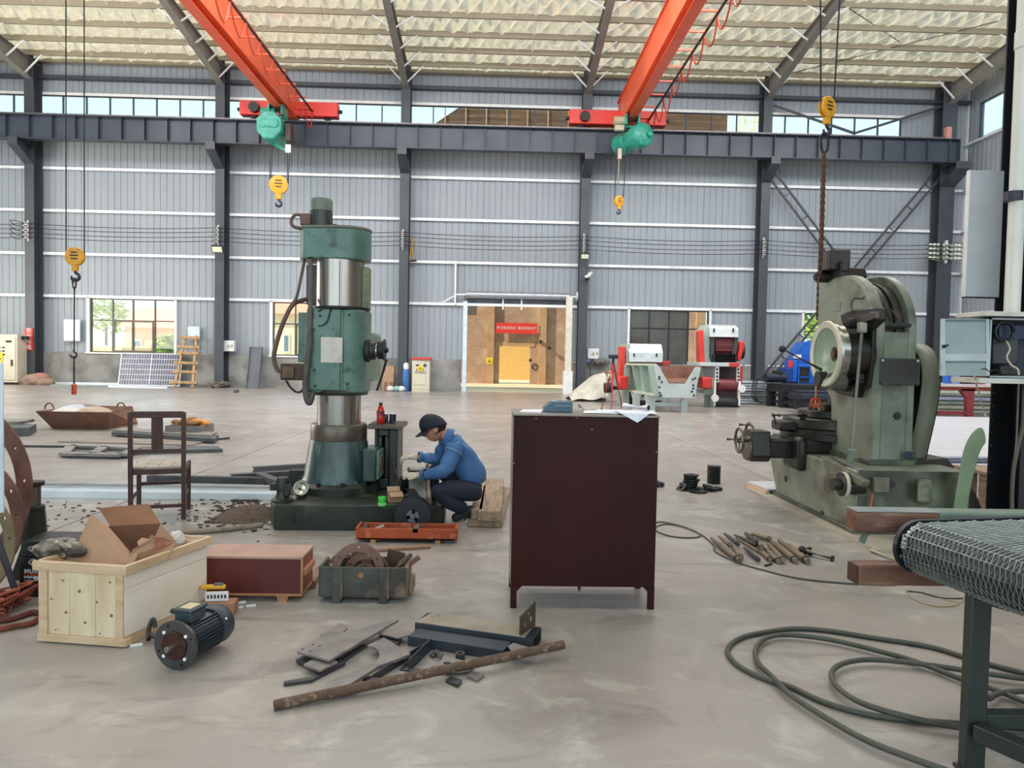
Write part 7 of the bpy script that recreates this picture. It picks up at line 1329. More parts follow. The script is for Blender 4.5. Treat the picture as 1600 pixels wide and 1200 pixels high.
B().prism([(6.9, bz), (6.9, 2.22), (7.3, 2.2), (7.3, bz)], (X0c+.1, 0, 0), Y_, Z_, (X1c-X0c-.15, 0, 0)).ob('inner_wall', SD, sm, smooth=False)
B().lathe([(.3, 0), (.5, .005), (.5, .08), (.47, .085), (.47, .11), (.5, .115), (.5, .19), (.3, .195)], (X0c+.125, 6.82, 1.72), X_, 40).ob('crank_gear', SD, sm)
for k in range(3): B().tube(catmull([(X0c+.16+.06*k, 6.4, 1.95), (X0c+.15+.06*k, 6.36, 2.0-.06*k), (X0c+.2+.06*k, 6.33, 1.85), (X0c+.17+.05*k, 6.34, 1.76)], 4), .006, 5).ob('oil_pipe', M('pipe_dull', '5d5648', .5, .4), sm)
nf(1387, 1423, 505, 511, 6.25, .012, 'slot_bar', SD, .003)
nf(1373.5, 1437, 560, 602, 6.255, .012, 'access_plate', SPL, .006)
for px, py in ((1379, 563), (1434, 564), (1376, 599), (1404, 601), (1432, 602)): p = P(px, py, 6.24); B().cyl(p, (p[0], p[1]-.008, p[2]), .010, n=8).ob('plate_screw', GALV if py < 580 else BLACK, sm)
p = P(1402, 650, 6.26); B().cyl(p, (p[0], p[1]-.012, p[2]), .035, .03, 16).ob('oil_hole', BLACK, sm)
nf(1409, 1430.5, 705, 723, 6.245, .006, 'name_plate', M('plate_dark', '2f3a40', .3, .3, '56616a', 40, .5, .6), .002); nf(1408, 1431.5, 704, 724, 6.25, .004, 'plate_rim', M('rim_brass', '8a8166', .4, .4), .002)
B().bb(X0c-.02, X1c+.01, yb_-.03, 7.3, bz-.002, bz+.05).ob('column_foot', GSL, sm, bev=.01)
p = sx_(1347, 482, X0c); 
for c_, r_ in ((( 1342, 470), .0),): pass
q = sx_(1346, 522, X0c)
p0 = sx_(1346, 476, X0c); B().bb(X0c-.006, X0c, sx_(1351, 470, X0c)[1], sx_(1340, 470, X0c)[1], sx_(1346, 484, X0c)[2], sx_(1346, 470, X0c)[2]).ob('maker_plate', M('maker_plate', '7d8377', .4, .3), sm) if False else None
yA, yB_ = sx_(1313.5, 478, X0c)[1], sx_(1303.5, 478, X0c)[1]; B().bb(X0c-.006, X0c, min(yA, yB_), max(yA, yB_), sx_(1308, 486, X0c)[2], sx_(1308, 472, X0c)[2]).ob('maker_plate', M('maker_plate', '8d9388', .35, .3, '6f7569', 30), sm)
# top casting and its little motor box
B().prism([(6.85, 2.28), (7.42, 2.30), (7.40, 2.42), (6.9, 2.39)], (X0c+.01, 0, 0), Y_, Z_, (.24, 0, 0)).ob('top_casting', SD, sm, bev=.02)
x0, x1, z0, z1 = rx(1295, 1325, 391, 417, 7.0); B().bb(x0, x1, 6.95, 7.2, z0-.03, z1).ob('top_box', M('topbox_brown', '2c2320', .45, 0, '221b19', 5), sm, bev=.008); B().bb(x0-.012, x0, 6.97, 7.18, z0-.02, z1-.005).ob('box_side', M('topbox_grey', '4c4b47', .5), sm)
nf(1311, 1322, 408, 425, 6.93, .06, 'lever_block', SD, .01)
p = sx_(1281, 433, 3.25); B().cyl((3.22, p[1], p[2]), (3.34, p[1], p[2]), .055, n=20).ob('lug_pin', SD, sm); B().cyl((3.2, p[1], p[2]), (3.23, p[1], p[2]), .035, n=16).ob('lug_pin', DARKM, sm)
# disc with the pale rim on the left side
dc = sx_(1290, 553, 2.98); dz = dc[2]; dyy = dc[1]
RIM = M('rim_white', 'c9c4b3', .3, .1, 'b5b0a0', 5)
B().lathe([(.235, .0), (.29, -.012), (.298, .0), (.298, .035), (.285, .04), (.285, .09), (.2, .10)], (2.98, dyy, dz), X_, 48, False).ob('disc_rim', M('rim_chrome', 'aaa79e', .18, .8, '7d7a72', 5), sm)
B().lathe([(.236, -.003), (.29, -.0125), (.2985, -.002), (.2985, .012)], (2.979, dyy, dz), X_, 48, False).ob('rim_face', RIM, sm)
B().lathe([(.24, -.002), (.2, .035), (.12, .07), (.05, .085), (.0, .09)], (2.979, dyy, dz), X_, 40, False).ob('dish', M('dish_green', '93a690', .25, 0, '7f937e', 4), sm)
B().cyl((3.04, dyy, dz), (3.07, dyy, dz), .035, n=14).ob('hub_bolt', M('bolt_rust', '6a4530', .6), sm); B().cyl((3.06, dyy, dz), (X0c+.01, dyy, dz), .2, n=32).ob('drive_housing', SD, sm)
# rocker bracket, dark slide plate and connecting rod
def lf_(pts, X, d, name, mat, bev=.006): return B().prism([(PX(x, y, X)[1], PX(x, y, X)[2]) for x, y in pts], (X, 0, 0), Y_, Z_, (d, 0, 0)).ob(name, mat, sm, bev=bev)
lf_([(1312, 492), (1330, 484), (1366, 480), (1368, 500), (1352, 515), (1345, 524), (1318, 522)], 3.22, .10, 'rocker_bracket', SD, .015)
lf_([(1323, 500), (1358, 488), (1366, 487), (1366, 498), (1330, 512)], 3.17, .05, 'rocker_arm', M('arm_steel', '4b453c', .35, .5, '35302a', 8), .008)
lf_([(1317, 520), (1345, 524), (1341, 598), (1316, 606), (1315, 560)], 3.24, .085, 'slide_plate', M('slide_plate', '4d4b46', .45, .1, '3b3936', 6), .006)
lf_([(1346, 505), (1364, 500), (1362, 560), (1355, 605), (1340, 612)], 3.29, .04, 'dark_guide', SD, .01)
p = PX(1328, 505, 3.15); B().cyl((3.12, p[1], p[2]), (3.25, p[1], p[2]), .05, n=18).ob('pivot', SD, sm)
r0, r1, r2 = PX(1347, 512, 3.13), PX(1330, 705, 3.13), PX(1324, 752, 3.13); B().tube([r0, r1], .014, 10).ob('connecting_rod', M('rod_steel', '8d8a80', .3, .6), sm); B().tube([PX(1331.5, 702, 3.13), r2], .036, 16).ob('rod_sleeve', SG, sm); B().box(V3(r0)+V3((0, 0, .0)), (.06, .07, .09)).ob('rod_end', M('rod_steel', '8d8a80', .3, .6), sm, bev=.008)
B().tube(catmull([PX(1332, 490, 3.2), PX(1330, 475, 3.22), PX(1335, 466, 3.25), PX(1347, 467, 3.3), PX(1350, 464, 3.32)], 4), .008, 6).ob('oil_pipe', BLACK, sm)
p = PX(1333, 757, 3.05); B().lathe([(.08, 0), (.1, .01), (.1, .06), (.085, .065), (.085, .2)], (2.93, p[1], p[2]), X_, 26).ob('lower_crank', SD, sm); B().lathe([(.102, .02), (.106, .03), (.106, .05)], (2.93, p[1], p[2]), X_, 26, False).ob('bright_ring', RIM, sm); B().cyl((2.87, p[1], p[2]), (2.94, p[1], p[2]), .05, n=14).ob('crank_pin', SD, sm)
# lever with its black knob
l0, l1 = PX(1222, 545, 2.62), PX(1284, 578, 2.98); B().tube([l0, l1], [.010, .015], 8).ob('lever', M('lever_steel', '5b564d', .3, .6), sm); B().sphere(l0, .032, 14, 9).ob('knob', BLACK, sm)
p = PX(1285, 592, 3.0); B().cyl((2.95, p[1], p[2]), (3.3, p[1], p[2]), .07, n=18).ob('lever_hub', SD, sm); p = PX(1301, 596, 3.02); B().lathe([(.075, 0), (.08, .01), (.08, .12), (.06, .13)], (3.0, p[1], p[2]), X_, 22).ob('cap_hub', M('hub_dull', '5c5a50', .4, .2, '45433b', 8), sm)
B().prism([(6.3, 1.32), (6.75, 1.32), (6.75, 1.18), (6.4, 1.15)], (3.24, 0, 0), Y_, Z_, (.1, 0, 0)).ob('housing_foot', SD, sm, bev=.01)
B().bb(3.2, X0c, 6.45, 7.0, 1.2, 1.75).ob('drive_block', SD, sm, bev=.03)
# rotary table, saddle, cross slide
tx, ty = 3.52, 7.32; zt3 = P(1285, 640, ty)[2]
B().lathe([(.52, bz+.13), (.52, bz+.19), (.50, bz+.2), (.5, bz+.23), (.46, bz+.235)], (tx, ty, 0), Z_, 44).ob('table_base', SD, sm); B().lathe([(.49, bz+.235), (.5, bz+.245), (.5, bz+.33), (.49, bz+.34), (.35, bz+.34)], (tx, ty, 0), Z_, 44).ob('rotary_table', M('table_iron', '3a3731', .32, .4, '2a2824', 6, col3='6b6357', sc3=4), sm)
B().lathe([(.34, bz+.34), (.36, bz+.35), (.36, zt3-.005), (.35, zt3)], (tx, ty, 0), Z_, 40).ob('chuck', M('table_iron', '3a3731', .32, .4, '2a2824', 6, col3='6b6357', sc3=4), sm)
for k in range(3): a = 2.4+k*.5; B().box((tx+.22*math.cos(a), ty-.2+.1*k, zt3+.03), (.1, .08, .06)).ob('chuck_jaw', SD, sm, bev=.006)
B().bb(tx-.62, tx-.4, ty-.16, ty+.1, bz+.2, bz+.3).ob('table_gear_box', SD, sm, bev=.02)
a0_, a1_, a2_ = P(1259, 648, 7.0), P(1209, 648.5, 7.0), P(1212, 663, 7.0); B().tube([a0_, a1_], .012, 8).ob('crank_arm', BLACK, sm); B().tube([V3(a1_)+V3((.06, 0, 0)), V3(a1_)+V3((-.015, 0, 0))], .02, 8).ob('crank_boss', BLACK, sm); B().tube([a1_, a2_], .011, 8).ob('crank_grip', BLACK, sm); B().tube([P(1258, 645, 7.0), P(1254, 655, 7.05)], .03, 8).ob('crank_socket', BLACK, sm)
B().bb(3.0, 3.95, 6.95, 7.65, bz, bz+.13).ob('saddle', SD, sm, bev=.02); x0, x1, z0, z1 = rx(1197, 1262, 688, 714, 7.2); B().bb(x0, 3.1, 7.08, 7.35, z0, z1).ob('cross_slide', SD, sm, bev=.015); B().bb(x0, 3.1, 7.06, 7.37, z1, z1+.03).ob('slide_way', M('way_steel', '514b42', .3, .5, '37332d', 8), sm)
B().bb(2.98, 3.08, 6.9, 7.3, bz-.17, bz+.16).ob('saddle_apron', SD, sm, bev=.04)
x0, x1, z0, z1 = rx(1168, 1198, 672, 720, 7.2); B().prism([(7.05, z0+.06), (7.12, z0), (7.32, z0), (7.4, z0+.06), (7.4, z1-.03), (7.3, z1), (7.1, z1)], (x0, 0, 0), Y_, Z_, (x1-x0, 0, 0)).ob('end_bracket', SD, sm, bev=.015); B().lathe([(.12, -.02), (.13, 0)], (x0, 7.2, z0+.13), X_, 24).ob('index_dial', STEELW, sm)
def wheel(name, c, R, ax=(-1, 0, 0), mat=None):
    mat = mat or M('wheel_steel', '6a6053', .3, .6, '4a4239', 10); a = V3(ax).normalized(); u, v, _ = frame_of(a); c = V3(c); w = B().tube([c+u*R*math.cos(t)+v*R*math.sin(t) for t in [2*PI*k/28 for k in range(28)]], .014, 8, True).ob(name, mat, sm)
    for k in range(3): t = 2*PI*k/3+.4; B().tube([c, c+(u*math.cos(t)+v*math.sin(t))*R], .009, 6).ob('spoke', mat, w)
    B().cyl(c-a*.03, c+a*.03, .028, n=12).ob('hub', mat, w); return w
wc = V3(P(1155, 688, 7.12)); w1 = wheel('handwheel', wc, .12); B().cyl(wc+V3((0, 0, 0)), (x0, wc.y, wc.z), .018, n=10).ob('wheel_shaft', DARKM, sm); B().tube([wc+V3((.0, -.02, .01)), wc+V3((-.13, -.02, .012))], [.009, .014], 8).ob('wheel_grip', BLACK, sm)
wc2 = V3(P(1171, 680, 7.3)); wheel('handwheel', wc2, .125); B().cyl(wc2, (x0+.02, wc2.y, wc2.z), .02, n=10).ob('wheel_shaft', DARKM, sm); B().tube([wc2+V3((0, -.03, .11)), wc2+V3((-.12, -.03, .11))], [.012, .016], 8).ob('wheel_grip', BLACK, sm)
lf_([(1283, 712), (1350, 752), (1345, 760), (1300, 742), (1288, 735)], 3.0, .06, 'chip_tray', M('tray_dull', '6b6a5a', .5, 0, '4d4b3f', 8), .008)
B().prism([(0, 0), (.0, -.19), (.12, -.19)], (3.05, 6.9, bz+.17), Y_, Z_, (.01, 0, 0)).ob('splash_plate', M('plate_white_s', 'bfc0bd', .4), sm, smooth=False) if False else B().bar(PX(1303, 716, 3.1), PX(1345, 733, 3.1), .05, .015).ob('way_strip', M('way_bright', 'a9aaae', .25, .7), sm)
# belt guard behind
gpth = [(7.1, 1.60), (6.9, 1.66), (6.62, 1.66), (6.42, 1.6), (6.31, 1.48), (6.28, 1.3), (6.33, 1.0), (6.44, .62), (6.5, .3)]
gp_ = catmull([(0, y, z) for y, z in gpth], 4); b = B(); V = []; 
for p in gp_: V += [(3.80, p.y, p.z), (3.97, p.y, p.z)]
m_ = len(gp_); b.add(V, [(2*i, 2*i+1, 2*i+3, 2*i+2) for i in range(m_-1)]); o = b.ob('belt_guard', M('guard_drab', '7f8573', .45, 0, '6b7160', 3, world=True), sm); md = o.modifiers.new('thick', 'SOLIDIFY'); md.thickness = .012
B().prism([(p.y, p.z) for p in gp_]+[(7.1, .3)], (3.96, 0, 0), Y_, Z_, (.01, 0, 0)).ob('guard_dark_side', SD, sm, smooth=False)  # added dark sheet; the guard's shaded interior is put into its colour
B().cyl((3.74, 6.75, 1.28), (3.9, 6.75, 1.28), .24, n=28).ob('pulley', SD, sm); B().cyl((3.74, 6.8, .42), (3.9, 6.8, .42), .12, n=24).ob('pulley', SD, sm)
B().prism([(3.75, .03), (4.5, .03), (4.38, .3), (4.1, .62), (3.9, .6), (3.75, .6)], (0, 6.35, 0), X_, Z_, (0, .8, 0)).ob('motor_base', M('motor_base_brown', '3a322b', .6, 0, '2a241f', 5), sm, bev=.01)
tag(B().plate(circ(0, 0, .055, 24), [circ(0, 0, .03, 16)], P(1275, 629, 7.1), X_, Z_, (0, .01, 0)).ob('red_tag', M('tag_red', 'e2532f', .5), smooth=False), 'orange-red ring tag standing on the rotary table', 'tag'); tag(B().box((P(1287, 631, 7.12)[0], 7.12, zt3+.04), (.1, .06, .08)).ob('clamp_block', M('clamp_wood', '7f6a52', .6), bev=.005), 'brownish clamp block on the rotary table beside the red ring', 'block')
# ================================================================== post with cabinet
PB_ = M('post_black', '1f2227', .42, .1, '17191d', 3, world=True, col3='53585e', sc3=26, lo3=.72, hi3=.76)
pyf = 5.95; pxl = P(1540, 790, pyf+.4)[0]
t = thing('steel_post', 'tall black steel post at the right carrying the open switch cabinet', 'post', (pxl+.2, pyf+.15, 0)); t['kind'] = 'thing'
zpt = rz(pyf)-.05
B().bb(pxl, pxl+.42, pyf, pyf+.02, 0, zpt).ob('flange', PB_, t); B().bb(pxl, pxl+.42, pyf+.38, pyf+.4, 0, zpt).ob('flange', PB_, t); B().bb(pxl+.2, pxl+.215, pyf+.02, pyf+.38, 0, zpt).ob('web', PB_, t); B().bb(pxl-.05, pxl+.47, pyf-.05, pyf+.45, 0, .025).ob('base_plate', PB_, t)
for k in range(9): B().cyl((pxl+.014, pyf+.374, .5+k*.12), (pxl+.014, pyf+.38, .5+k*.12), .007, n=6).ob('bolt', M('bolt_dull', '77716a', .5, .4), t)
tag(B().lathe([(.058, P(1585, 492, 5.75)[2]), (.058, 4.0), (.066, 4.01), (.066, 4.14), (.058, 4.15), (.058, 9.0)], (P(1585, 400, 5.75)[0], 5.75, 0), Z_, 28).ob('drain_pipe', M('pvc_white', 'd9d8d0', .35, 0, 'cccbc2', 4)), 'white plastic drain pipe running up the black post', 'pipe')
p = P(1585, 307, 5.74); cl = B().lathe([(.06, -.04), (.07, -.038), (.07, .038), (.06, .04)], (p[0], 5.75, p[2]), Z_, 24).ob('pipe_clamp', M('clamp_navy', '2c3040', .5)); tag(cl, 'dark clamp band round the white drain pipe', 'clamp')
x0, x1, z0, z1 = rx(1512, 1553, 266, 464, 6.3); t = thing('wall_panel', 'tall grey-white sheet panel fixed beside the upper black post', 'panel', ((x0+x1)/2, 6.32, z0)); B().bb(x0, pxl+.005, 6.3, 6.34, z0, z1).ob('face_sheet', M('panel_greywhite', 'b9bcc0', .4, 0, 'adb0b4', 3), t, bev=.004); B().bb(x0, pxl+.005, 6.3, 6.35, z0-.01, z0).ob('dark_edge', DARKM, t); B().bb(x0-.006, x0, 6.295, 6.34, z0, z1).ob('side_edge', WHITE, t)
# switch cabinet with its door swung open
SWC = M('switch_blue', 'a4b3b6', .38, .1, '97a6a9', 3); yc_ = 5.35
x0, x1, z0, z1 = rx(1546, 1600, 497, 590, yc_); x1 = x0+.5
t = thing('switch_cabinet', 'open pale blue-grey switch cabinet on the black post', 'cabinet', ((x0+x1)/2, yc_, z0)); dpt = .24
B().bb(x0, x0+.012, yc_, yc_+dpt, z0, z1).ob('side_wall', SWC, t); B().bb(x1-.012, x1, yc_, yc_+dpt, z0, z1).ob('side_wall', SWC, t); B().bb(x0, x1, yc_+dpt-.012, yc_+dpt, z0, z1).ob('back_wall', M('cab_back', '4a4f58', .6), t); B().bb(x0, x1, yc_, yc_+dpt, z1-.012, z1).ob('top_wall', SWC, t); B().bb(x0, x1, yc_, yc_+dpt, z0, z0+.012).ob('bottom_wall', SWC, t)
B().bb(x0+.3, x0+.34, yc_+dpt, pyf+.01, z0+.05, z1-.05).ob('mount_bar', DARKM, t); B().bb(x0+.3, pxl+.1, pyf-.03, pyf, z0+.1, z0+.16).ob('mount_bar', DARKM, t); B().bb(x0+.3, pxl+.1, pyf-.03, pyf, z1-.16, z1-.1).ob('mount_bar', DARKM, t)
B().add([P(1471, 498, 5.22), P(1546, 498, yc_), P(1546, 588, yc_), P(1469, 587, 5.22)]+[tuple(V3(P(*q))+V3((.004, .02, 0))) for q in ((1471, 498, 5.22), (1546, 498, yc_), (1546, 588, yc_), (1469, 587, 5.22))], [(0, 3, 2, 1), (4, 5, 6, 7), (0, 1, 5, 4), (1, 2, 6, 5), (2, 3, 7, 6), (3, 0, 4, 7)]).ob('door', SWC, t, bev=.003)
def dq(name, a, c, u, v, d, mat):  # strip on the door face
    f = lambda px: 5.22+(yc_-5.22)*(px-1470)/76-d; b = B(); q = [P(a, v, f(a)), P(c, v, f(c)), P(c, u, f(c)), P(a, u, f(a))]; return b.add(q+[tuple(V3(x)+V3((0, d, 0))) for x in q], [(0, 1, 2, 3), (7, 6, 5, 4), (0, 4, 5, 1), (1, 5, 6, 2), (2, 6, 7, 3), (3, 7, 4, 0)]).ob(name, mat, t)
dq('door_fold', 1471, 1477, 499, 587, .012, M('fold_light', 'c3cdd0', .35)); dq('door_fold', 1541, 1546, 499, 587, .012, M('fold_light', 'c3cdd0', .35)); dq('stiffener', 1477, 1541, 553, 564, .014, M('fold_light', 'c3cdd0', .35)); dq('stiffener', 1477, 1541, 565, 566, .014, M('fold_dark', '6d797c', .4)); dq('door_fold', 1477, 1541, 499, 502, .012, M('fold_dark', '6d797c', .4))
p = P(1477, 541, 5.19); B().cyl(p, (p[0], p[1]+.03, p[2]), .012, n=10).ob('lock', DARKM, t); B().bar(V3(p)+V3((-.015, -.005, -.01)), V3(p)+V3((.02, -.005, .012)), .008, .012).ob('lock_handle', DARKM, t)
B().bb(x0-.09, x1, yc_-.06, yc_+.28, z1+.01, z1+.045).ob('top_shelf', M('shelf_white', 'cfcdc3', .45), t, bev=.004); B().bb(x0-.11, x1, yc_-.06, yc_+.28, z0-.045, z0-.006).ob('bottom_shelf', M('shelf_white', 'cfcdc3', .45), t, bev=.004)
B().bb(x0+.1, x0+.3, yc_+.1, yc_+.22, z0+.1, z0+.3).ob('contactor', M('contactor', '3c3d45', .5), t, bev=.01); B().bb(x0+.14, x0+.4, yc_+.1, yc_+.2, z1-.16, z1-.04).ob('breaker', M('breaker_navy', '22304a', .5), t, bev=.01); B().bb(x0+.13, x0+.3, yc_+.05, yc_+.2, z0+.02, z0+.09).ob('relay', M('relay_dark', '30302f', .5), t, bev=.008)
c = P(1572, 518, yc_+.03); B().tube([(c[0]+.07*math.cos(a), yc_+.04+.004*k/10, c[2]+.075*math.sin(a)) for k, a in enumerate([i*2*PI/20 for i in range(58)])], .01, 6).ob('cable_coil', M('cable_black', '23252c', .5), t)
B().tube(catmull([P(1572, 532, yc_+.0), P(1578, 545, yc_), P(1573, 558, yc_), P(1580, 570, yc_), P(1590, 577, yc_), P(1592, 586, yc_)], 5), .007, 6).ob('pale_wire', M('wire_cream', 'c9c2ac', .5), t)
B().tube(catmull([P(1533, 577, 5.25), P(1540, 576, 5.2), P(1545, 580, 5.25), P(1556, 578, 5.25), P(1565, 584, 5.3), P(1550, 586, 5.3)], 5), .004, 5).ob('loose_wire', DARKM, t)
# cables down the post
for k, (l, pts, r_, c_) in enumerate((('thin grey cable hanging down the black post', [(1592, 590), (1590, 640), (1588, 690), (1583, 740), (1581, 800), (1581, 830)], .008, '6b665f'), ('thick brown-grey cable bowed outwards down the black post', [(1600, 600), (1599, 660), (1590, 700), (1583, 740), (1581, 790), (1584, 830)], .016, '625850'))): tag(B().tube(catmull([P(x, y, 5.85+.0*k) for x, y in pts]+[(P(1584, 830, 5.85)[0], 5.85, 0.01)], 4), r_, 8).ob('post_cable', M('pc'+c_, c_, .6)), l, 'cable')
tag(B().tube([P(1522, 588, 5.3), P(1538, 645, 5.9), P(1541, 652, 5.9)], .006, 6).ob('white_cord', M('cord_white', 'd6d2cc', .5)), 'white cord running from the switch cabinet to the post', 'cord')
# curved green guard strap and pallet by the post
pts = [(1537, 664), (1523, 668), (1511, 683), (1503, 703), (1499, 725), (1493, 760), (1486, 800), (1481, 828)]
inn = [(1541, 692), (1537, 696), (1531, 706), (1527, 722), (1522, 741), (1516, 766), (1511, 800), (1507, 829)]; V = []; YG = 5.80
for a, c in zip(pts, inn): V += [P(*a, YG), P(*c, YG)]
V[-1] = (V[-1][0], V[-1][1], 0.); V[-2] = (V[-2][0], V[-2][1], 0.)
o = B().add(V, [(2*i, 2*i+1, 2*i+3, 2*i+2) for i in range(len(pts)-1)]).ob('belt_guard', M('guard_leaf', '77896a', .4, 0, '65775a', 3)); o.modifiers.new('thick', 'SOLIDIFY').thickness = .012; o.modifiers.new('soft', 'SUBSURF').levels = 2; o.modifiers['soft'].render_levels = 2
tag(o, 'curved pale green belt guard standing beside the black post', 'guard')
t = thing('wood_pallet', 'small wooden block pallet seen between green guard and black post', 'pallet', (P(1531, 745, 7.2)[0], 7.2, 0)); xx = P(1526, 745, 7.2)[0]; zq = P(1531, 735, 7.2)[2]
B().bb(xx, xx+.5, 7.0, 7.6, zq-.03, zq).ob('deck_board', PLK, t); B().bb(xx+.02, xx+.15, 7.05, 7.2, 0, zq-.03).ob('block', PLK, t, bev=.005); B().bb(xx+.02, xx+.15, 7.4, 7.55, 0, zq-.03).ob('block', PLK, t, bev=.005); B().bb(xx+.36, xx+.48, 7.05, 7.55, 0, zq-.03).ob('block', PLK, t, bev=.005)
t = thing('wood_pallet', 'low pale pallet with a sheet on it left of the slotting machine', 'pallet', G(1190, 770)); a, c = V3(G(1168, 762)), V3(G(1199, 775)); d = (c-a).normalized(); n_ = Vector((-d.y, d.x, 0))
B().bar(a+Z_*.03, c+Z_*.03, .05, .05).ob('edge_board', BAT, t); q = [a, c, c+n_*.6, a+n_*.6]; B().add([p+Z_*.06 for p in q]+[p+Z_*.075 for p in q], [(3, 2, 1, 0), (4, 5, 6, 7), (0, 1, 5, 4), (1, 2, 6, 5), (2, 3, 7, 6), (3, 0, 4, 7)]).ob('top_sheet', SHW, t); B().bar(a+n_*.55+Z_*.03, c+n_*.55+Z_*.03, .05, .05).ob('edge_board', BAT, t)
# ================================================================== wire-belt conveyor
CG = M('conveyor_green', '6f7d70', .4, 0, '5f6d61', 4); CRU = M('tube_rust', '7e5a48', .55, .2, '5c4034', 4, stretch=(1, 6, 6), col3='9b7d69', sc3=5); CTOP = M('tube_bare', 'a9b2b3', .3, .4, '8b9595', 4); LEGG = M('conveyor_leg', '333c37', .4, .1, '29312d', 4)
cv = thing('wire_belt_conveyor', 'wire mesh belt conveyor on dark green legs in the right foreground', 'conveyor', (1.7, 2.6, 0))
YR = 2.86; zr1 = P(1450, 800, YR)[2]; xr0 = P(1338, 815, YR)[0]; xm_ = P(1468, 815, YR)[0]
B().bb(xr0, xm_, YR, YR+.09, zr1-.088, zr1-.004).ob('upper_rail', CRU, cv, bev=.008); B().bb(xr0, xm_, YR, YR+.09, zr1-.004, zr1).ob('rail_top', CTOP, cv); B().bb(xm_, 3.4, YR, YR+.09, zr1-.088, zr1).ob('upper_rail', CG, cv, bev=.008)
xl0 = P(1342, 900, YR)[0]; zl1 = P(1420, 884, YR)[2]; B().bb(xl0, 3.4, YR, YR+.085, zl1-.085, zl1).ob('lower_rail', CRU, cv, bev=.008); B().bb(xl0-.008, xl0, YR+.005, YR+.08, zl1-.08, zl1-.005).ob('rail_mouth', M('tube_mouth', '4a2f22', .7), cv)
B().bar(P(1352, 833, YR+.05), P(1346, 848, YR+.05), .02, .02).ob('small_stay', CG, cv)
B().bb(2.55, 2.64, YR, YR+.085, 0, zl1-.085).ob('leg', LEGG, cv, bev=.004); B().bb(3.2, 3.29, YR, YR+.085, 0, zr1-.1).ob('leg', LEGG, cv, bev=.004); B().bb(2.555, 2.635, YR, YR+.085, zl1, zr1-.088).ob('upright', LEGG, cv)
ra, rb_ = V3((1.69, 2.75, .735)), V3((1.86, 1.75, .735)); rax = (rb_-ra).normalized(); rn = Vector((rax.y, -rax.x, 0)); rn = rn if rn.x > 0 else -rn; RR0 = .098
B().cyl(ra-rax*.03, rb_, RR0-.018, n=32).ob('end_roller', M('roller_dark', '2c3238', .35, .5), cv)
# chain-edge plate (dark scalloped wall at the far edge)
Lb = 1.5
pp = []
for t_ in range(0, 181, 12): a = math.radians(90+t_); pp.append((RR0*1.08*math.cos(a), RR0*1.08*math.sin(a)))
out = [(Lb, RR0*1.08)]+pp+[(Lb, -RR0*1.08)]
B().prism(out, ra-rax*.012, rn, Z_, -rax*.02).ob('edge_plate', M('edge_navy', '1d232c', .4, .2), cv, smooth=False)
for k in range(16): a = math.radians(95+k*10) if k < 9 else None; q = (RR0*.93*math.cos(a), RR0*.93*math.sin(a)) if a else ((k-8)*.09, RR0*.93); c = ra+rn*q[0]+Z_*q[1]; B().cyl(c, c+rax*.014-rax*.0, .006, n=8).ob('chain_pin', GALV, cv)
# belt: cross rods threaded by zigzag wires
def path(s):
    hc = PI*RR0
    if s < Lb: return rn*(Lb-s)+Z_*RR0, None
    if s < Lb+hc: a = PI/2+(s-Lb)/RR0; return rn*(RR0*math.cos(a))+Z_*(RR0*math.sin(a)), None
    return rn*(s-Lb-hc)-Z_*RR0, None
tot = Lb+PI*RR0+.5; pitch = .042; nr = int(tot/pitch); Wb = 1.0; rods = B(); zig = B(); zp = .021
for i in range(nr):
    o0 = ra+path(i*pitch)[0]; rods.tube([o0, o0+rax*Wb], .0032, 5)
    if i < nr-1:
        o1 = ra+path((i+1)*pitch)[0]; nz = int(Wb/zp); mid = (o0+o1)/2; cc = ra+rn*0 if False else None; pts = []
        up_ = (o0-ra); up_ = (Z_ if i*pitch < Lb else (mid-ra).normalized())*.005
        off = (i % 2)*zp*.5
        for k in range(nz): pts += [o0+rax*(off+k*zp)+up_, o1+rax*(off+(k+.5)*zp)+up_*.2]
        zig.tube(pts, .0023, 4)
MESHM = M('belt_wire', 'b4b8b4', .3, .55, '8e9593', 20)
RODS_ = rods.ob('belt_rods', MESHM, cv); RODS_['kind'] = 'stuff'; z_ = zig.ob('belt_mesh', MESHM, cv, smooth=True); z_['kind'] = 'stuff'
bd = B(); a_, c_ = ra+rn*.02-Z_*.0, ra+rn*Lb; 
q = [a_+rax*.02, a_+rax*Wb, c_+rax*Wb, c_+rax*.02]; B().add([p+Z_*.03 for p in q]+[p+Z_*.045 for p in q], [(3, 2, 1, 0), (4, 5, 6, 7), (0, 1, 5, 4), (1, 2, 6, 5), (2, 3, 7, 6), (3, 0, 4, 7)]).ob('slide_bed', M('bed_rust', '4a3a34', .5, .3, '2b2524', 3, col3='7a5040', sc3=3), cv)
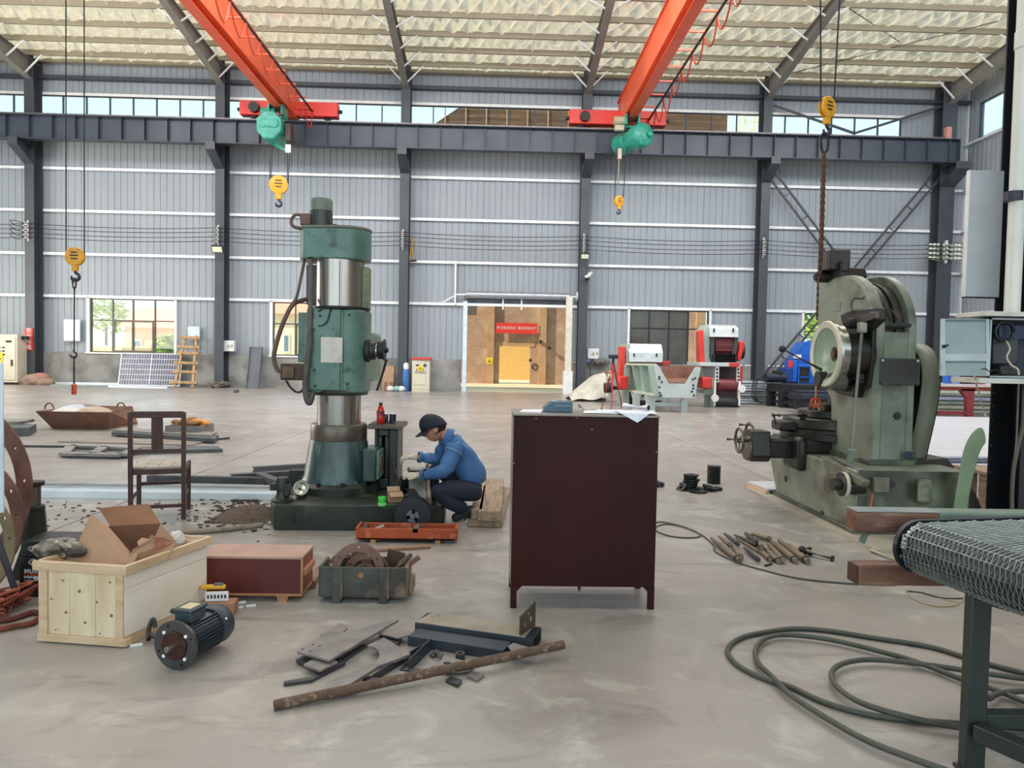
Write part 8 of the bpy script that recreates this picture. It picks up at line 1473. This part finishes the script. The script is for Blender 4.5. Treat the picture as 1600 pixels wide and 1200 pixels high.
# near leg with braces
lx0, ly = P(1517, 1000, 2.46)[0], 2.46
B().bb(lx0, lx0+.072, ly, ly+.045, 0, .655).ob('leg', LEGG, cv, bev=.004); lx1 = lx0+.072
B().bb(lx0-.01, lx1+.01, ly-.01, ly+.055, 0, .012).ob('foot_plate', LEGG, cv)
zb1 = P(1520, 1140, ly)[2]; B().bar((lx0+.03, ly-.01, zb1), (lx0+.36, ly-.62, zb1-.0), .06, .06).ob('brace_tube', LEGG, cv, bev=.004); B().bb(lx1, lx1+1.2, ly, ly+.05, zb1+.0, zb1+.055).ob('brace_tube', LEGG, cv, bev=.004)
B().bar((lx0+.36, ly-.62, .0), (lx0+.36, ly-.62, .66), .06, .06).ob('leg', LEGG, cv); B().bar((lx0+.03, ly+.02, .64), (lx0+.36, ly-.62, .64), .05, .04).ob('cross_rail', LEGG, cv); B().bb(lx1+1.15, lx1+1.2, ly, ly+.05, 0, .64).ob('leg', LEGG, cv)
# ================================================================== cables on the floor
HOSE = M('hose_dark', '4c4f47', .5, 0, '3c3f38', 8)
hc_ = thing('hose_coil', 'thick dark rubber cable lying in wide loops at the lower right', 'cable', G(1350, 1060))
def floor_tube(name, pts, r, par, mat, z=None, k=7): return B().tube(catmull([G(x, y, (z or r)) for x, y in pts], k), r, 10).ob(name, mat, par)
HR = .0125
floor_tube('cable', [(1640, 1065), (1600, 1052), (1550, 1039), (1505, 1026), (1450, 1010), (1362, 996), (1290, 985), (1240, 982), (1200, 987), (1162, 995), (1142, 1007), (1137, 1020), (1150, 1037), (1175, 1052), (1205, 1064), (1237, 1074), (1287, 1097), (1350, 1115), (1412, 1124), (1505, 1131), (1600, 1136), (1650, 1136)], HR, hc_, HOSE)
floor_tube('cable', [(1650, 1116), (1600, 1096), (1550, 1076), (1505, 1062), (1437, 1036), (1387, 1021), (1300, 1000), (1232, 992), (1200, 996), (1185, 1007), (1180, 1020), (1186, 1038), (1205, 1056), (1232, 1083), (1275, 1112), (1350, 1155), (1425, 1185), (1475, 1203), (1530, 1222)], HR, hc_, HOSE, .024)
floor_tube('cable', [(1660, 1063), (1600, 1060), (1560, 1055), (1505, 1047), (1412, 1034), (1350, 1031), (1312, 1039), (1299, 1055), (1312, 1077), (1350, 1100), (1425, 1122), (1505, 1137), (1600, 1150), (1650, 1155)], HR, hc_, HOSE, .03)
floor_tube('cable', [(1545, 1092), (1562, 1083), (1600, 1080), (1650, 1080)], HR, hc_, HOSE, .03)
tcab = thing('thin_cable', 'thin dark cable looping out from behind the brown cabinet past the rods', 'cable', G(1180, 880)); floor_tube('cable', [(1000, 828), (1026, 816), (1050, 818), (1080, 827), (1094, 836), (1085, 840), (1055, 839), (1030, 832), (1024, 824), (1040, 819), (1065, 823), (1095, 835), (1115, 852), (1118, 862), (1150, 878), (1190, 890), (1250, 904), (1330, 912), (1400, 914)], .006, tcab, M('cable_thin', '474a44', .5))
tw = thing('wire_loop', 'thin tan wire loops on the floor below the wire belt', 'wire', G(1455, 940)); floor_tube('wire', [(1415, 923), (1425, 935), (1450, 945), (1480, 948), (1500, 943), (1505, 933)], .003, tw, M('wire_tan', '9a8a5c', .6)); floor_tube('wire', [(1418, 924), (1440, 926), (1470, 934), (1505, 935)], .004, tw, BLACK); floor_tube('wire', [(1416, 922), (1450, 928), (1480, 938), (1500, 942)], .0025, tw, M('wire_tan', '9a8a5c', .6))
tag(B().tube([G(1361, 860, .015), G(1415, 880, .015)], .014, 8).ob('wooden_stick', M('stick_pale', 'b9ac90', .7)), 'pale stick lying on the floor below the rusty rail', 'stick')
# ================================================================== rods, gears, spring on the floor
RODM = [M('rod_a', '7d6e5b', .55, .2, '544a3d', 10, col3='8a7c66', sc3=8), M('rod_b', '3d3b38', .45, .4, '57514a', 10), M('rod_c', '7d6f58', .6, .2, '5b4f3f', 10)]
RD = [((1112, 841), (1156, 876), .020, 0, 'thick greasy rod nearest the left end of the rod pile', .006), ((1123, 838), (1142, 853), .014, 0, 'short tan rod lying on the thick greasy rod', .03), ((1132, 834), (1154, 851), .015, 1, 'dark bolt-like rod second from the left in the rod pile', .02), ((1143, 850), (1159, 872), .016, 0, 'stubby rod crossing the left middle of the rod pile', .02), ((1148, 836), (1181, 852), .013, 1, 'dark thin rod at the upper left of the rod pile', .01), ((1165, 833), (1184, 850), .020, 1, 'grey thick-headed rod at the top middle of the rod pile', .01), ((1175, 834), (1204, 843), .018, 0, 'short thick rod at the top right of the rod pile', .01), ((1150, 840), (1190, 865), .011, 2, 'thin tan rod running diagonally through the rod pile', .0), ((1163, 856), (1186, 875), .014, 1, 'rod with a bright tip in the lower middle of the rod pile', .01), ((1187, 846), (1190, 856), .016, 2, 'tan cross piece standing out of the middle of the rod pile', .03), ((1188, 860), (1204, 875), .017, 0, 'short tan rod in the lower middle of the rod pile', .0), ((1195, 857), (1217, 878), .019, 0, 'thick tan rod right of the lower middle of the rod pile', .0), ((1200, 850), (1224, 876), .018, 0, 'thick tan rod third from the right end of the rod pile', .01), ((1206, 845), (1244, 877), .022, 0, 'stepped thick shaft second from the right of the rod pile', .0), ((1217, 844), (1263, 878), .023, 0, 'long stepped shaft at the right end of the rod pile', .0)]
for (a, c, r_, m_i, l, dz) in RD:
    q0, q1 = V3(G(*a, r_+dz)), V3(G(*c, r_+dz)); r_ *= 1.15; t = thing('steel_rod', l, 'rod', tuple((q0+q1)/2-Z_*(r_+dz)), group='greasy rods piled on the floor'); d = q1-q0
    B().loft([(q0, r_*.55), (q0+d*.08, r_*.7), (q0+d*.3, r_*.75), (q0+d*.32, r_), (q0+d*.9, r_), (q0+d*.91, r_*.8), (q1, r_*.78)], 14).ob('shank', RODM[m_i], t); B().loft([(q0+d*.89, r_*1.08), (q0+d*.93, r_*1.08)], 14).ob('collar', RODM[1], t)
t = thing('puller_tool', 'black puller screw with a T-handle right of the rod pile', 'tool', G(1278, 868)); q0, q1 = V3(G(1256, 861, .03)), V3(G(1301, 873, .02)); B().tube([q0, q1], .013, 8).ob('screw', BLACK, t); B().tube([q1-(q1-q0)*.03, q1+(q1-q0)*.02], .024, 10).ob('head', BLACK, t); B().tube([P(1253, 857, q0.y-.02), P(1266, 857, q0.y+.05)], .014, 8).ob('cross_bar', BLACK, t); B().sphere(P(1253, 858, q0.y-.02), .026, 10, 7).ob('bar_knob', BLACK, t); B().tube([q0+V3((0, 0, -.01)), q0+V3((.05, -.03, -.02))], .018, 8).ob('jaw', BLACK, t)
tag(B().bar(G(1195, 884, .006), G(1206, 881, .006), .012, .012).ob('small_pin', DARKM), 'tiny dark pin lying below the rod pile', 'pin')
GEARM = M('gear_black', '252726', .4, .4, '373938', 12)
def gear(label, c, R, th, n=18, tilt=(0, 0, 1), hole=.35, name='toothed_gear'):
    poly = []
    for k in range(n):
        for f, rr_ in ((0, .86), (.3, .86), (.42, 1), (.78, 1), (.9, .86)): a = 2*PI*(k+f)/n; poly.append((R*rr_*math.cos(a), R*rr_*math.sin(a)))
    x, y, d = frame_of(tilt); return tag(B().plate(poly, [circ(0, 0, R*hole, 16)], c, x, y, d*th).ob(name, GEARM, smooth=False), label, 'gear', 'black gear wheels on the floor')
g = V3(G(1079, 765)); z = 0.
for k, (R, th, dx, l) in enumerate(((.11, .03, 0, 'lowest gear of the stacked black gears'), (.1, .03, -.02, 'second gear from the bottom of the stacked black gears'), (.085, .025, .0, 'third gear from the bottom of the stacked black gears'), (.09, .02, .01, 'fourth gear from the bottom of the stacked black gears'), (.075, .02, 0, 'small fifth gear high in the stacked black gears'), (.085, .015, .005, 'topmost gear of the stacked black gears'))): gear(l, g+V3((dx, .02*k % .03, z)), R, th); z += th+.006
gear('black gear leaning against the left foot of the gear stack', g+V3((-.11, -.05, .02)), .07, .02, 14, (-.6, -.2, .7)); gear('black gear lying in front of the gear stack', g+V3((.04, -.16, .0)), .1, .02, 20); gear('black gear lying right of the gear stack', g+V3((.17, -.02, 0)), .09, .025, 16); gear('tilted black gear resting on the right-hand gears', g+V3((.2, -.06, .03)), .085, .02, 16, (.25, -.1, 1)); gear('rightmost small black gear near the ribbed roller', g+V3((.29, .0, .0)), .07, .03, 14)
sp_ = V3(G(1115, 755)); t = thing('ribbed_roller', 'upright black ribbed cylinder standing beside the gear stack', 'roller', tuple(sp_)); hsp = P(1115, 727, sp_.y)[2]; pr = []
for k in range(11): z0 = hsp*k/11; pr += [(.072, z0), (.079, z0+hsp*.02), (.079, z0+hsp*.065), (.072, z0+hsp*.085)]
B().lathe(pr, sp_, Z_, 30).ob('roller_body', GEARM, t, angle=20); B().lathe([(.05, hsp-.001), (.05, hsp+.003)], sp_, Z_, 20).ob('end_face', M('face_grey', '6f7371', .4), t)
g = V3(G(1031, 761)); t = thing('gear_shaft', 'small black toothed shaft half hidden behind the brown cabinet', 'shaft', tuple(g)); B().loft([(g+V3((-.1, 0, .03)), .02), (g+V3((-.04, 0, .03)), .02), (g+V3((-.04, 0, .03)), .045), (g+V3((-.01, 0, .03)), .045), (g+V3((-.01, 0, .03)), .02), (g+V3((.05, 0, .03)), .02)], 14).ob('shaft_body', GEARM, t); B().loft([(g+V3((.01, 0, .03)), .035), (g+V3((.03, 0, .03)), .035)], 12).ob('shaft_ring', GEARM, t)
# ================================================================== scrap steel in the foreground
SCP = M('scrap_grey', '8a8381', .48, .25, '5d5a5a', 5, .4, .7, col3='9f958a', sc3=4); SCD = M('scrap_dark', '45454a', .45, .35, '34353a', 6); SCB = M('scrap_blue', '3b424b', .4, .3, '2e343c', 4)
def px_plate(label, pts, z, th, mat, name='scrap_plate', holes=(), tilt=None):
    """pts: pixel outline on the level z (tilt: level given per corner)."""
    zs_ = tilt or [z]*len(pts); Q = [G(x, y, zz) for (x, y), zz in zip(pts, zs_)]
    if holes:
        o = V3(G(*pts[0], z)); out = [(q[0]-o.x, q[1]-o.y) for q in Q]; hs = []
        for hx_, hy_, hr in holes: h = G(hx_, hy_, z); hs.append(circ(h[0]-o.x, h[1]-o.y, hr, 12))
        b = B().plate(out, hs, o-Z_*th, X_, Y_, Z_*th)
    else:
        n = len(Q); b = B().add([(q[0], q[1], q[2]) for q in Q]+[(q[0], q[1], q[2]-th) for q in Q], [tuple(range(n)), tuple(range(2*n-1, n-1, -1))]+[(i, n+i, n+(i+1) % n, (i+1) % n) for i in range(n)])
    return tag(b.ob(name, mat, smooth=False, bev=.0015, seg=1), label, 'plate', 'scrap steel pieces on the floor')
px_plate('dark plate under the big drilled plate, left corner of the scrap pile', [(462, 1030), (503, 1052), (540, 1034), (500, 1012)], .02, .015, SCD); px_plate('second dark plate beneath the big drilled plate', [(474, 1038), (500, 1047), (528, 1034), (505, 1020)], .036, .012, SCP)
px_plate('small grey plate behind the big drilled plate', [(500, 990), (532, 973), (543, 980), (530, 993), (505, 1000)], .035, .012, SCP)
px_plate('big drilled flat plate on top of the scrap pile', [(464, 1018), (515, 1031), (623, 968), (610, 967), (560, 984), (500, 994)], .055, .012, SCP, holes=((489, 1007, .007), (500, 1009, .007), (473, 1014, .007), (485, 1017, .007)))
px_plate('bent thin strip sticking out at the left of the scrap pile', [(443, 1064), (485, 1057), (505, 1046), (567, 1006), (572, 1008), (508, 1051), (487, 1062), (444, 1068)], .015, .012, SCD)
px_plate('grey triangular plate in the upper middle of the scrap pile', [(589, 988), (622, 982), (655, 990), (620, 996)], .04, .01, SCP); px_plate('dark plate below the triangular plate in the scrap pile', [(592, 992), (628, 996), (622, 1006), (600, 1002)], .022, .02, SCD)
px_plate('grey yoke plate with a round bite in the middle of the scrap pile', [(574, 1008), (600, 995.5), (642, 1021), (592, 1040), (543, 1071), (503, 1081), (509, 1066), (555, 1047), (588, 1033), (593, 1024), (592, 1017), (586, 1011)], .045, .016, SCP)
def angle_iron(label, a, c, w, h, mat, z=0., rot=0.): 
    a, c = V3(G(*a)), V3(G(*c)); a.z = c.z = z; d = (c-a).normalized(); n = Vector((-d.y, d.x, 0)); t_ = .006; return tag(B().prism([(0, 0), (w, 0), (w, t_), (t_, t_), (t_, h), (0, h)], a, n, Z_, c-a).ob('angle_iron', mat, smooth=False), label, 'angle iron', 'scrap steel pieces on the floor')
angle_iron('long thin angle iron running diagonally through the scrap pile', (587, 1064), (672, 1010), .04, .035, SCD); angle_iron('short upright angle iron beside the small bushing', (640, 1050), (674, 1016), .05, .06, SCB)
px_plate('thin dark strip left of the long angle iron', [(566, 1060), (590, 1066), (600, 1060), (576, 1056)], .02, .02, SCD)
px_plate('dark base tongue below the short upright angle iron', [(638, 1048), (668, 1052), (672, 1046), (642, 1043)], .02, .02, SCD)
px_plate('plate with two large holes beside the bushing', [(674, 1041), (697, 1025), (742, 1036), (735, 1046), (700, 1049)], .02, .012, SCP, holes=((699, 1036, .018), (720, 1040, .018)))
px_plate('dark plate end poking out under the long pipe', [(696, 1062), (716, 1070), (722, 1062), (704, 1056)], .015, .015, SCD); px_plate('second dark plate end poking out under the long pipe', [(728, 1054), (746, 1062), (757, 1053), (738, 1048)], .015, .015, SCP)
b_ = V3(G(719, 1031)); tag(B().plate(circ(0, 0, .023, 24), [circ(0, 0, .013, 18)], b_, X_, Y_, (0, 0, .035)).ob('bushing', SCD, smooth=False), 'small dark bushing standing in the scrap pile', 'bushing')
for k, (x, y) in enumerate(((676, 1022), (682, 1018), (687, 1024))): px_plate(['small crumpled clip left of the bushing', 'middle crumpled clip left of the bushing', 'third crumpled clip near the bushing'][k], [(x-5, y), (x+1, y-5), (x+6, y-2), (x+2, y+5)], .012+.006*k, .006, SCD, 'steel_clip')
# channels
def boxchan(name, label, a, c, h, depth, mat, z0=0., tube=False, th=.008, top=None):
    a, c = V3(G(*a)), V3(G(*c)); a.z = c.z = z0; d = (c-a).normalized(); n = Vector((-d.y, d.x, 0)); n = n if n.y > 0 else -n
    if tube: b = B().plate([(0, 0), (depth, 0), (depth, h), (0, h)], [[(th, th), (depth-th, th), (depth-th, h-th), (th, h-th)]], a, n, Z_, c-a)
    else: b = B().prism([(0, 0), (th, 0), (th, h-th), (depth-th, h-th), (depth-th, 0), (depth, 0), (depth, h), (0, h)], a, n, Z_, c-a)
    return tag(b.ob(name, mat, smooth=False, bev=.001, seg=1), label, 'channel', 'dark channels in the scrap pile')
boxchan('steel_channel', 'front dark blue channel lying right of the scrap plates', (637, 1009), (786, 1033), .05, .12, SCB)
boxchan('steel_channel', 'rear dark blue channel with a dusty top and an open square end', (640, 1002), (838, 1026), .085, .17, SCB, tube=True, z0=.0) if False else None
c2a, c2b = V3(G(648, 992)), V3(G(832, 1019)); boxchan('steel_channel', 'rear dark blue channel with a dusty top and an open square end', (648, 994), (833, 1020), .07, .16, SCB, tube=True)
d_ = (c2b-c2a).normalized(); n_ = Vector((-d_.y, d_.x, 0)); L2 = (c2b-c2a).length
tp = V3(G(648, 994)); tag(B().plate([(0, 0), (L2*.93, 0), (L2*.93, .15), (.03, .15)], [circ(.08, .12, .007, 10), circ(.05, .1, .007, 10)], tp+Z_*.0705+n_*.005, d_, n_, Z_*.004).ob('cover_strip', M('dusty_steel', '9b9184', .7, .1, '857b6f', 5), smooth=False), 'dusty drilled strip lying on top of the rear channel', 'strip')
q = V3(P(811, 1000, 3.50)); q.z = .078; e_ = Vector((.5, .85, 0)).normalized()
tag(B().plate([(0, 0), (.16, .0), (.16, .125), (0, .095)], [circ(.05, .04, .013, 12), circ(.09, .085, .012, 12), (circ(.115, .05, .016, 12)), circ(.13, .1, .008, 10)], q, e_, Z_, Vector((e_.y, -e_.x, 0))*.008).ob('drilled_plate', M('plate_brown', '54463b', .6, .2, '40362e', 6), smooth=False), 'upright brown plate with holes standing on the rear channel end', 'plate')
g = V3(G(812, 1011, .04)); px_plate('small torn bracket at the end of the front channel', [(793, 1009), (802, 1004), (830, 1012), (826, 1020), (800, 1018)], .055, .006, SCP, 'steel_bracket')
pa_, pb_ = V3(G(428, 1110)), V3(G(880, 1027)); pr_p = .021; pa_.z = pr_p; pb_.z = .062
tag(B().plate(circ(0, 0, pr_p, 22), [circ(0, 0, pr_p-.004, 18)], pa_, *[frame_of(pb_-pa_)[0], frame_of(pb_-pa_)[1]], pb_-pa_).ob('steel_pipe', M('pipe_rust', '5f4a3c', .65, .2, '453529', 6, stretch=(3, 3, 3), col3='8b7663', sc3=12, lo3=.55, hi3=.68, bump=.3, bsc=40), angle=40), 'long rusty steel pipe lying in front of the scrap pile', 'pipe')
# ================================================================== the worker
def skin(name, nodes, edges, mat, parent, sub=2, root=0, smooth_r=True):
    me = bpy.data.meshes.new(name); me.from_pydata([tuple(n[0]) for n in nodes], edges, []); o = bpy.data.objects.new(name, me); COL.objects.link(o)
    md = o.modifiers.new('skin', 'SKIN'); md.use_smooth_shade = True; md.branch_smoothing = .6
    for i, n in enumerate(nodes): r_ = n[1]; me.skin_vertices[0].data[i].radius = r_ if isinstance(r_, tuple) else (r_, r_); me.skin_vertices[0].data[i].use_root = (i == root)
    o.modifiers.new('sub', 'SUBSURF').levels = sub; o.modifiers['sub'].render_levels = sub
    dg = bpy.context.evaluated_depsgraph_get(); dg.update(); ev = bpy.data.meshes.new_from_object(o.evaluated_get(dg)); bpy.data.objects.remove(o)
    b = B(); b.add([v.co for v in ev.vertices], [tuple(p.vertices) for p in ev.polygons]); bpy.data.meshes.remove(ev)
    return b if mat is None else b.ob(name, mat, parent, angle=75)
DEN = M('denim_jacket', '4672a2', .75, 0, '3a5f8f', 3, .35, .65, bump=.5, bsc=22, col3='5f86ad', sc3=7, lo3=.58, hi3=.75); NVY = M('navy_trousers', '1a2336', .8, 0, '131a29', 4, bump=.5, bsc=18); SKIN = M('skin', 'b9826a', .5, 0, 'a8725c', 9); GLV = M('work_glove', 'cbbfae', .9, 0, 'b1a28f', 18, bump=.5, bsc=60, col3='8f8273', sc3=14, lo3=.6, hi3=.72); CAPM = M('cap_navy', '141b2b', .75, 0, '101624', 10, bump=.2, bsc=90); SHOE = M('shoe_dark', '22272a', .7, 0, '1a1e20', 8); SOLE = M('shoe_sole', '8d877c', .7); HAIR = M('hair', '15120f', .7)
W = lambda x, y, Y: V3(P(x, y, Y))
man = thing('person', 'worker in a blue denim jacket and navy cap crouching beside the drill base', 'person', (P(722, 820, 6.25)[0], 6.25, 0))
pel, wst, cst, ncb = W(741, 757, 6.30), W(737, 735, 6.30), W(721, 706, 6.30), W(700, 683, 6.30)
sN, eN, wN = W(711, 704, 6.12), W(694, 738, 6.02), W(657, 742, 6.14); sF, eF, wF = W(698, 694, 6.47), W(683, 718, 6.55), W(650, 714, 6.48)
hN, kN, aN = W(742, 768, 6.20), W(679, 766, 6.02), W(729, 797, 6.14); hF, kF, aF = W(741, 766, 6.40), W(677, 730, 6.46), W(671, 794, 6.44)
hc = W(678, 669, 6.285)
f = Vector((-.88, -.10, -.46)).normalized(); s_ = f.cross(Z_).normalized(); u = s_.cross(f).normalized()   # face, side, up of the head
bd_ = skin('body', [(pel, .08), (wst, .08), (cst, .075), (ncb, .055), (hc-f*.03-u*.04, .05), (sN, .035), (eN, .035), (wN, .027), (sF, .035), (eF, .035), (wF, .027), (hN, .06), (kN, .055), (aN, .038), (hF, .075), (kF, .055), (aF, .038)], [(0, 1), (1, 2), (2, 3), (3, 4), (2, 5), (5, 6), (6, 7), (2, 8), (8, 9), (9, 10), (0, 11), (11, 12), (12, 13), (0, 14), (14, 15), (15, 16)], None, None)
hd = B(); hd.sphere((0, 0, 0), 1, 32, 24)
for v in hd.v:
    x, y, z = v                                        # x face, y side, z up
    wd = .076*(1-.22*max(0, -z)**1.5); dp_ = .098 if x < 0 else .094; X = x*dp_; Yv = y*wd; Zv = z*.115
    if z < -.1 and x > 0: X += .012*min(1, -z*1.5)      # jaw
    if x > .55: ny = max(0, 1-abs(y)/.2); nz = max(0, 1-abs(z+.12)/.26); X += .024*ny*nz*(1.25 if z < -.1 else .8); ey = max(0, 1-abs(abs(y)-.36)/.2)*max(0, 1-abs(z-.08)/.14); X -= .010*ey
    p = hc+f*X+s_*Yv+u*Zv; bd_.v.append(tuple(p))
k_ = len(bd_.v)-len(hd.v); bd_.f += [tuple(i+k_ for i in q) for q in hd.f]; body = bd_.ob('body', SKIN, man, angle=80)
for sd in (-1, 1):
    B().sphere(hc+f*-.005+s_*sd*.076-u*.01, .032, 10, 8, (.8, .35, 1)).ob('ear', SKIN, man); B().sphere(hc+f*.078+s_*sd*.03+u*.009, .011, 10, 8).ob('eye', M('eye_white', 'd9d2c8', .3), man)
    c = hc+f*.094+s_*sd*.032+u*.006; B().tube([c+s_*.021*math.cos(t)+u*.016*math.sin(t)+f*(-.006*abs(math.cos(t))) for t in [2*PI*i/16 for i in range(16)]], .0028, 6, True).ob('glasses_rim', BLACK, man); B().tube([c+s_*sd*.022, hc+s_*sd*.08+f*.03+u*.006, hc+s_*sd*.08-f*.01+u*.004], .0025, 5).ob('glasses_temple', BLACK, man)
B().tube([hc+f*.100+s_*.012+u*.006, hc+f*.100-s_*.012+u*.006], .0025, 5).ob('glasses_bridge', BLACK, man); B().tube([hc+f*.097+s_*.022-u*.062, hc+f*.104-u*.060, hc+f*.097-s_*.022-u*.062], [.002, .004, .002], 6).ob('lips', M('lips', '9a5c4e', .5), man)
hr = B(); hr.sphere((0, 0, 0), 1, 24, 16); hr.v = [tuple(hc+f*(x*.101-.006 if x < .2 else .014)+s_*y*.081+u*(max(z, -.42)*.118+.002)) for x, y, z in hr.v]; hr.ob('hair', HAIR, man, angle=70)
cp_ = B(); n_, m__ = 28, 9; V = []
for j in range(m__+1):
    e = PI/2*j/m__
    for i in range(n_): a = 2*PI*i/n_; V.append(hc+f*(math.cos(e)*math.cos(a)*.116-.004)+s_*math.cos(e)*math.sin(a)*.098+u*(.012+math.sin(e)**.9*.126+(-.035 if math.cos(a) < 0 else .02)*math.cos(e)*abs(math.cos(a))))
cp_.add(V, [(j*n_+i, j*n_+(i+1) % n_, (j+1)*n_+(i+1) % n_, (j+1)*n_+i) for j in range(m__) for i in range(n_)]); o = cp_.ob('cap', CAPM, man, angle=75); o.modifiers.new('thick', 'SOLIDIFY').thickness = .004
vs = B(); V = []; vd = (f-u*.28).normalized()
for j in range(6):
    for i in range(13): a = -1.15+2.3*i/12; r_ = .104+.085*(j/5)*max(0, math.cos(a*1.28))**.6; q = hc+f*(.1*math.cos(a))+s_*(.092*math.sin(a))+u*(.03-.022*math.sin(a)**2); V.append(q+vd*(.085*(j/5)*max(0, math.cos(a*1.3))**.55)-u*.012*math.sin(a)**2*j/5)
vs.add(V, [(j*13+i, j*13+i+1, (j+1)*13+i+1, (j+1)*13+i) for j in range(5) for i in range(12)]); vo = vs.ob('visor', CAPM, o, angle=80); vo.modifiers.new('thick', 'SOLIDIFY').thickness = .005
hem = W(747, 762, 6.30)
jk = skin('jacket', [(hem, .148), (wst, .162), (cst, .158), (W(706, 690, 6.30), .12), (W(699, 683, 6.295), .07), (sN, .088), (eN, .07), (W(662, 742, 6.125), .046), (sF, .085), (eF, .066), (W(656, 714.5, 6.49), .045)], [(0, 1), (1, 2), (2, 3), (3, 4), (2, 5), (5, 6), (6, 7), (2, 8), (8, 9), (9, 10)], None, None, root=2)
rj = random.Random(2)
jk.v = [tuple(V3(v)+V3((.006*math.sin(v[2]*60+v[0]*25), 0, .004*math.sin(v[0]*70+v[2]*30)))) for v in jk.v]; jo = jk.ob('jacket', DEN, man, angle=80)
nd = (hc-u*.05-W(704, 688, 6.30)).normalized(); B().lathe([(.088, -.01), (.09, .0), (.078, .035), (.07, .055), (.066, .053), (.072, .03)], W(702, 685, 6.297), nd, 28, False).ob('collar', DEN, jo)
B().lathe([(.0835, -.005), (.087, -.003), (.087, .003), (.0835, .005)], sN+(eN-sN)*.12, eN-sN, 30, False).ob('sleeve_seam', M('denim_seam', '6d90b5', .8), jo)
B().tube([W(750, 744, 6.13), W(751, 757, 6.13)], .005, 6).ob('zip_tab', M('zip_metal', 'b9bcc0', .3, .6), jo)
for a, c, Y in ((663, 742, 6.12), (657, 714.5, 6.49)):
    d = V3((-1, 0, 0)); B().lathe([(.048, -.012), (.05, -.01), (.05, .02), (.046, .022)], W(a, c, Y), (wN-eN) if Y < 6.3 else (wF-eF), 18, False).ob('cuff', DEN, jo)
tr_ = skin('trousers', [(W(740, 763, 6.30), .125), (hN, .115), (W(712, 766, 6.10), .1), (kN, .078), (W(703, 784, 6.07), .075), (aN, .058), (hF, .11), (kF, .075), (W(675, 760, 6.45), .068), (aF, .055), (W(739, 748, 6.30), .12)], [(0, 1), (1, 2), (2, 3), (3, 4), (4, 5), (0, 6), (6, 7), (7, 8), (8, 9), (0, 10)], NVY, man)
for nm, heel, toe, z1 in (('shoe', W(742, 795, 6.16), W(706, 816, 6.13), 0), ('shoe', W(680, 803, 6.44), W(650, 812, 6.38), 0)):
    toe.z = .045; d = (toe-heel); mid = heel+d*.5
    so = skin('shoe', [(heel, (.042, .045)), (mid+Z_*.012, (.042, .05)), (heel+d*.82, (.038, .046)), (toe, (.026, .036))], [(0, 1), (1, 2), (2, 3)], SHOE, man)
    B().tube([heel-Z_*.04, mid-Z_*.035, toe-Z_*.03], [.022, .026, .02], 8).ob('sole', SOLE, so)
def glove(wr, pd, up, side, name, curl):
    pd = V3(pd).normalized(); sd = V3(side).normalized(); sd = (sd-pd*sd.dot(pd)).normalized(); up = pd.cross(sd).normalized(); up = up if up.z > 0 else -up
    b = skin('palm', [(wr-pd*.025, (.04, .036)), (wr+pd*.01, (.034, .032)), (wr+pd*.05, (.042, .024)), (wr+pd*.095, (.044, .02))], [(0, 1), (1, 2), (2, 3)], None, None, 2)
    for k, (o_, ln) in enumerate(((-.033, .072), (-.011, .084), (.011, .08), (.033, .062))):
        p = wr+pd*.088+sd*o_; q = p+pd*ln*.42-up*ln*.08*curl; r_ = q+pd*ln*.28*(1-.4*curl)-up*ln*.24*curl; t_ = r_+pd*ln*.2*(1-.8*curl)-up*ln*.26*curl
        b.tube(catmull([p-pd*.02, p, q, r_, t_], 3), [.0125]*9+[.0115]*3+[.009], 8)
    p = wr+pd*.035-sd*.036; b.tube(catmull([wr+pd*.025-sd*.02, p, p+pd*.035-sd*.022-up*.006, p+pd*.062-sd*.018-up*.022*curl], 3), [.016]*6+[.0135]*3+[.009], 8)
    return b.ob(name, GLV, man, label='cream cotton work glove', angle=80)
glove(wN, (-1, .12, -.06), Z_, (.1, 1, .25), 'glove', .6); glove(wF, (-1, -.05, -.02), Z_, (0, -1, -.3), 'glove', 1.3)
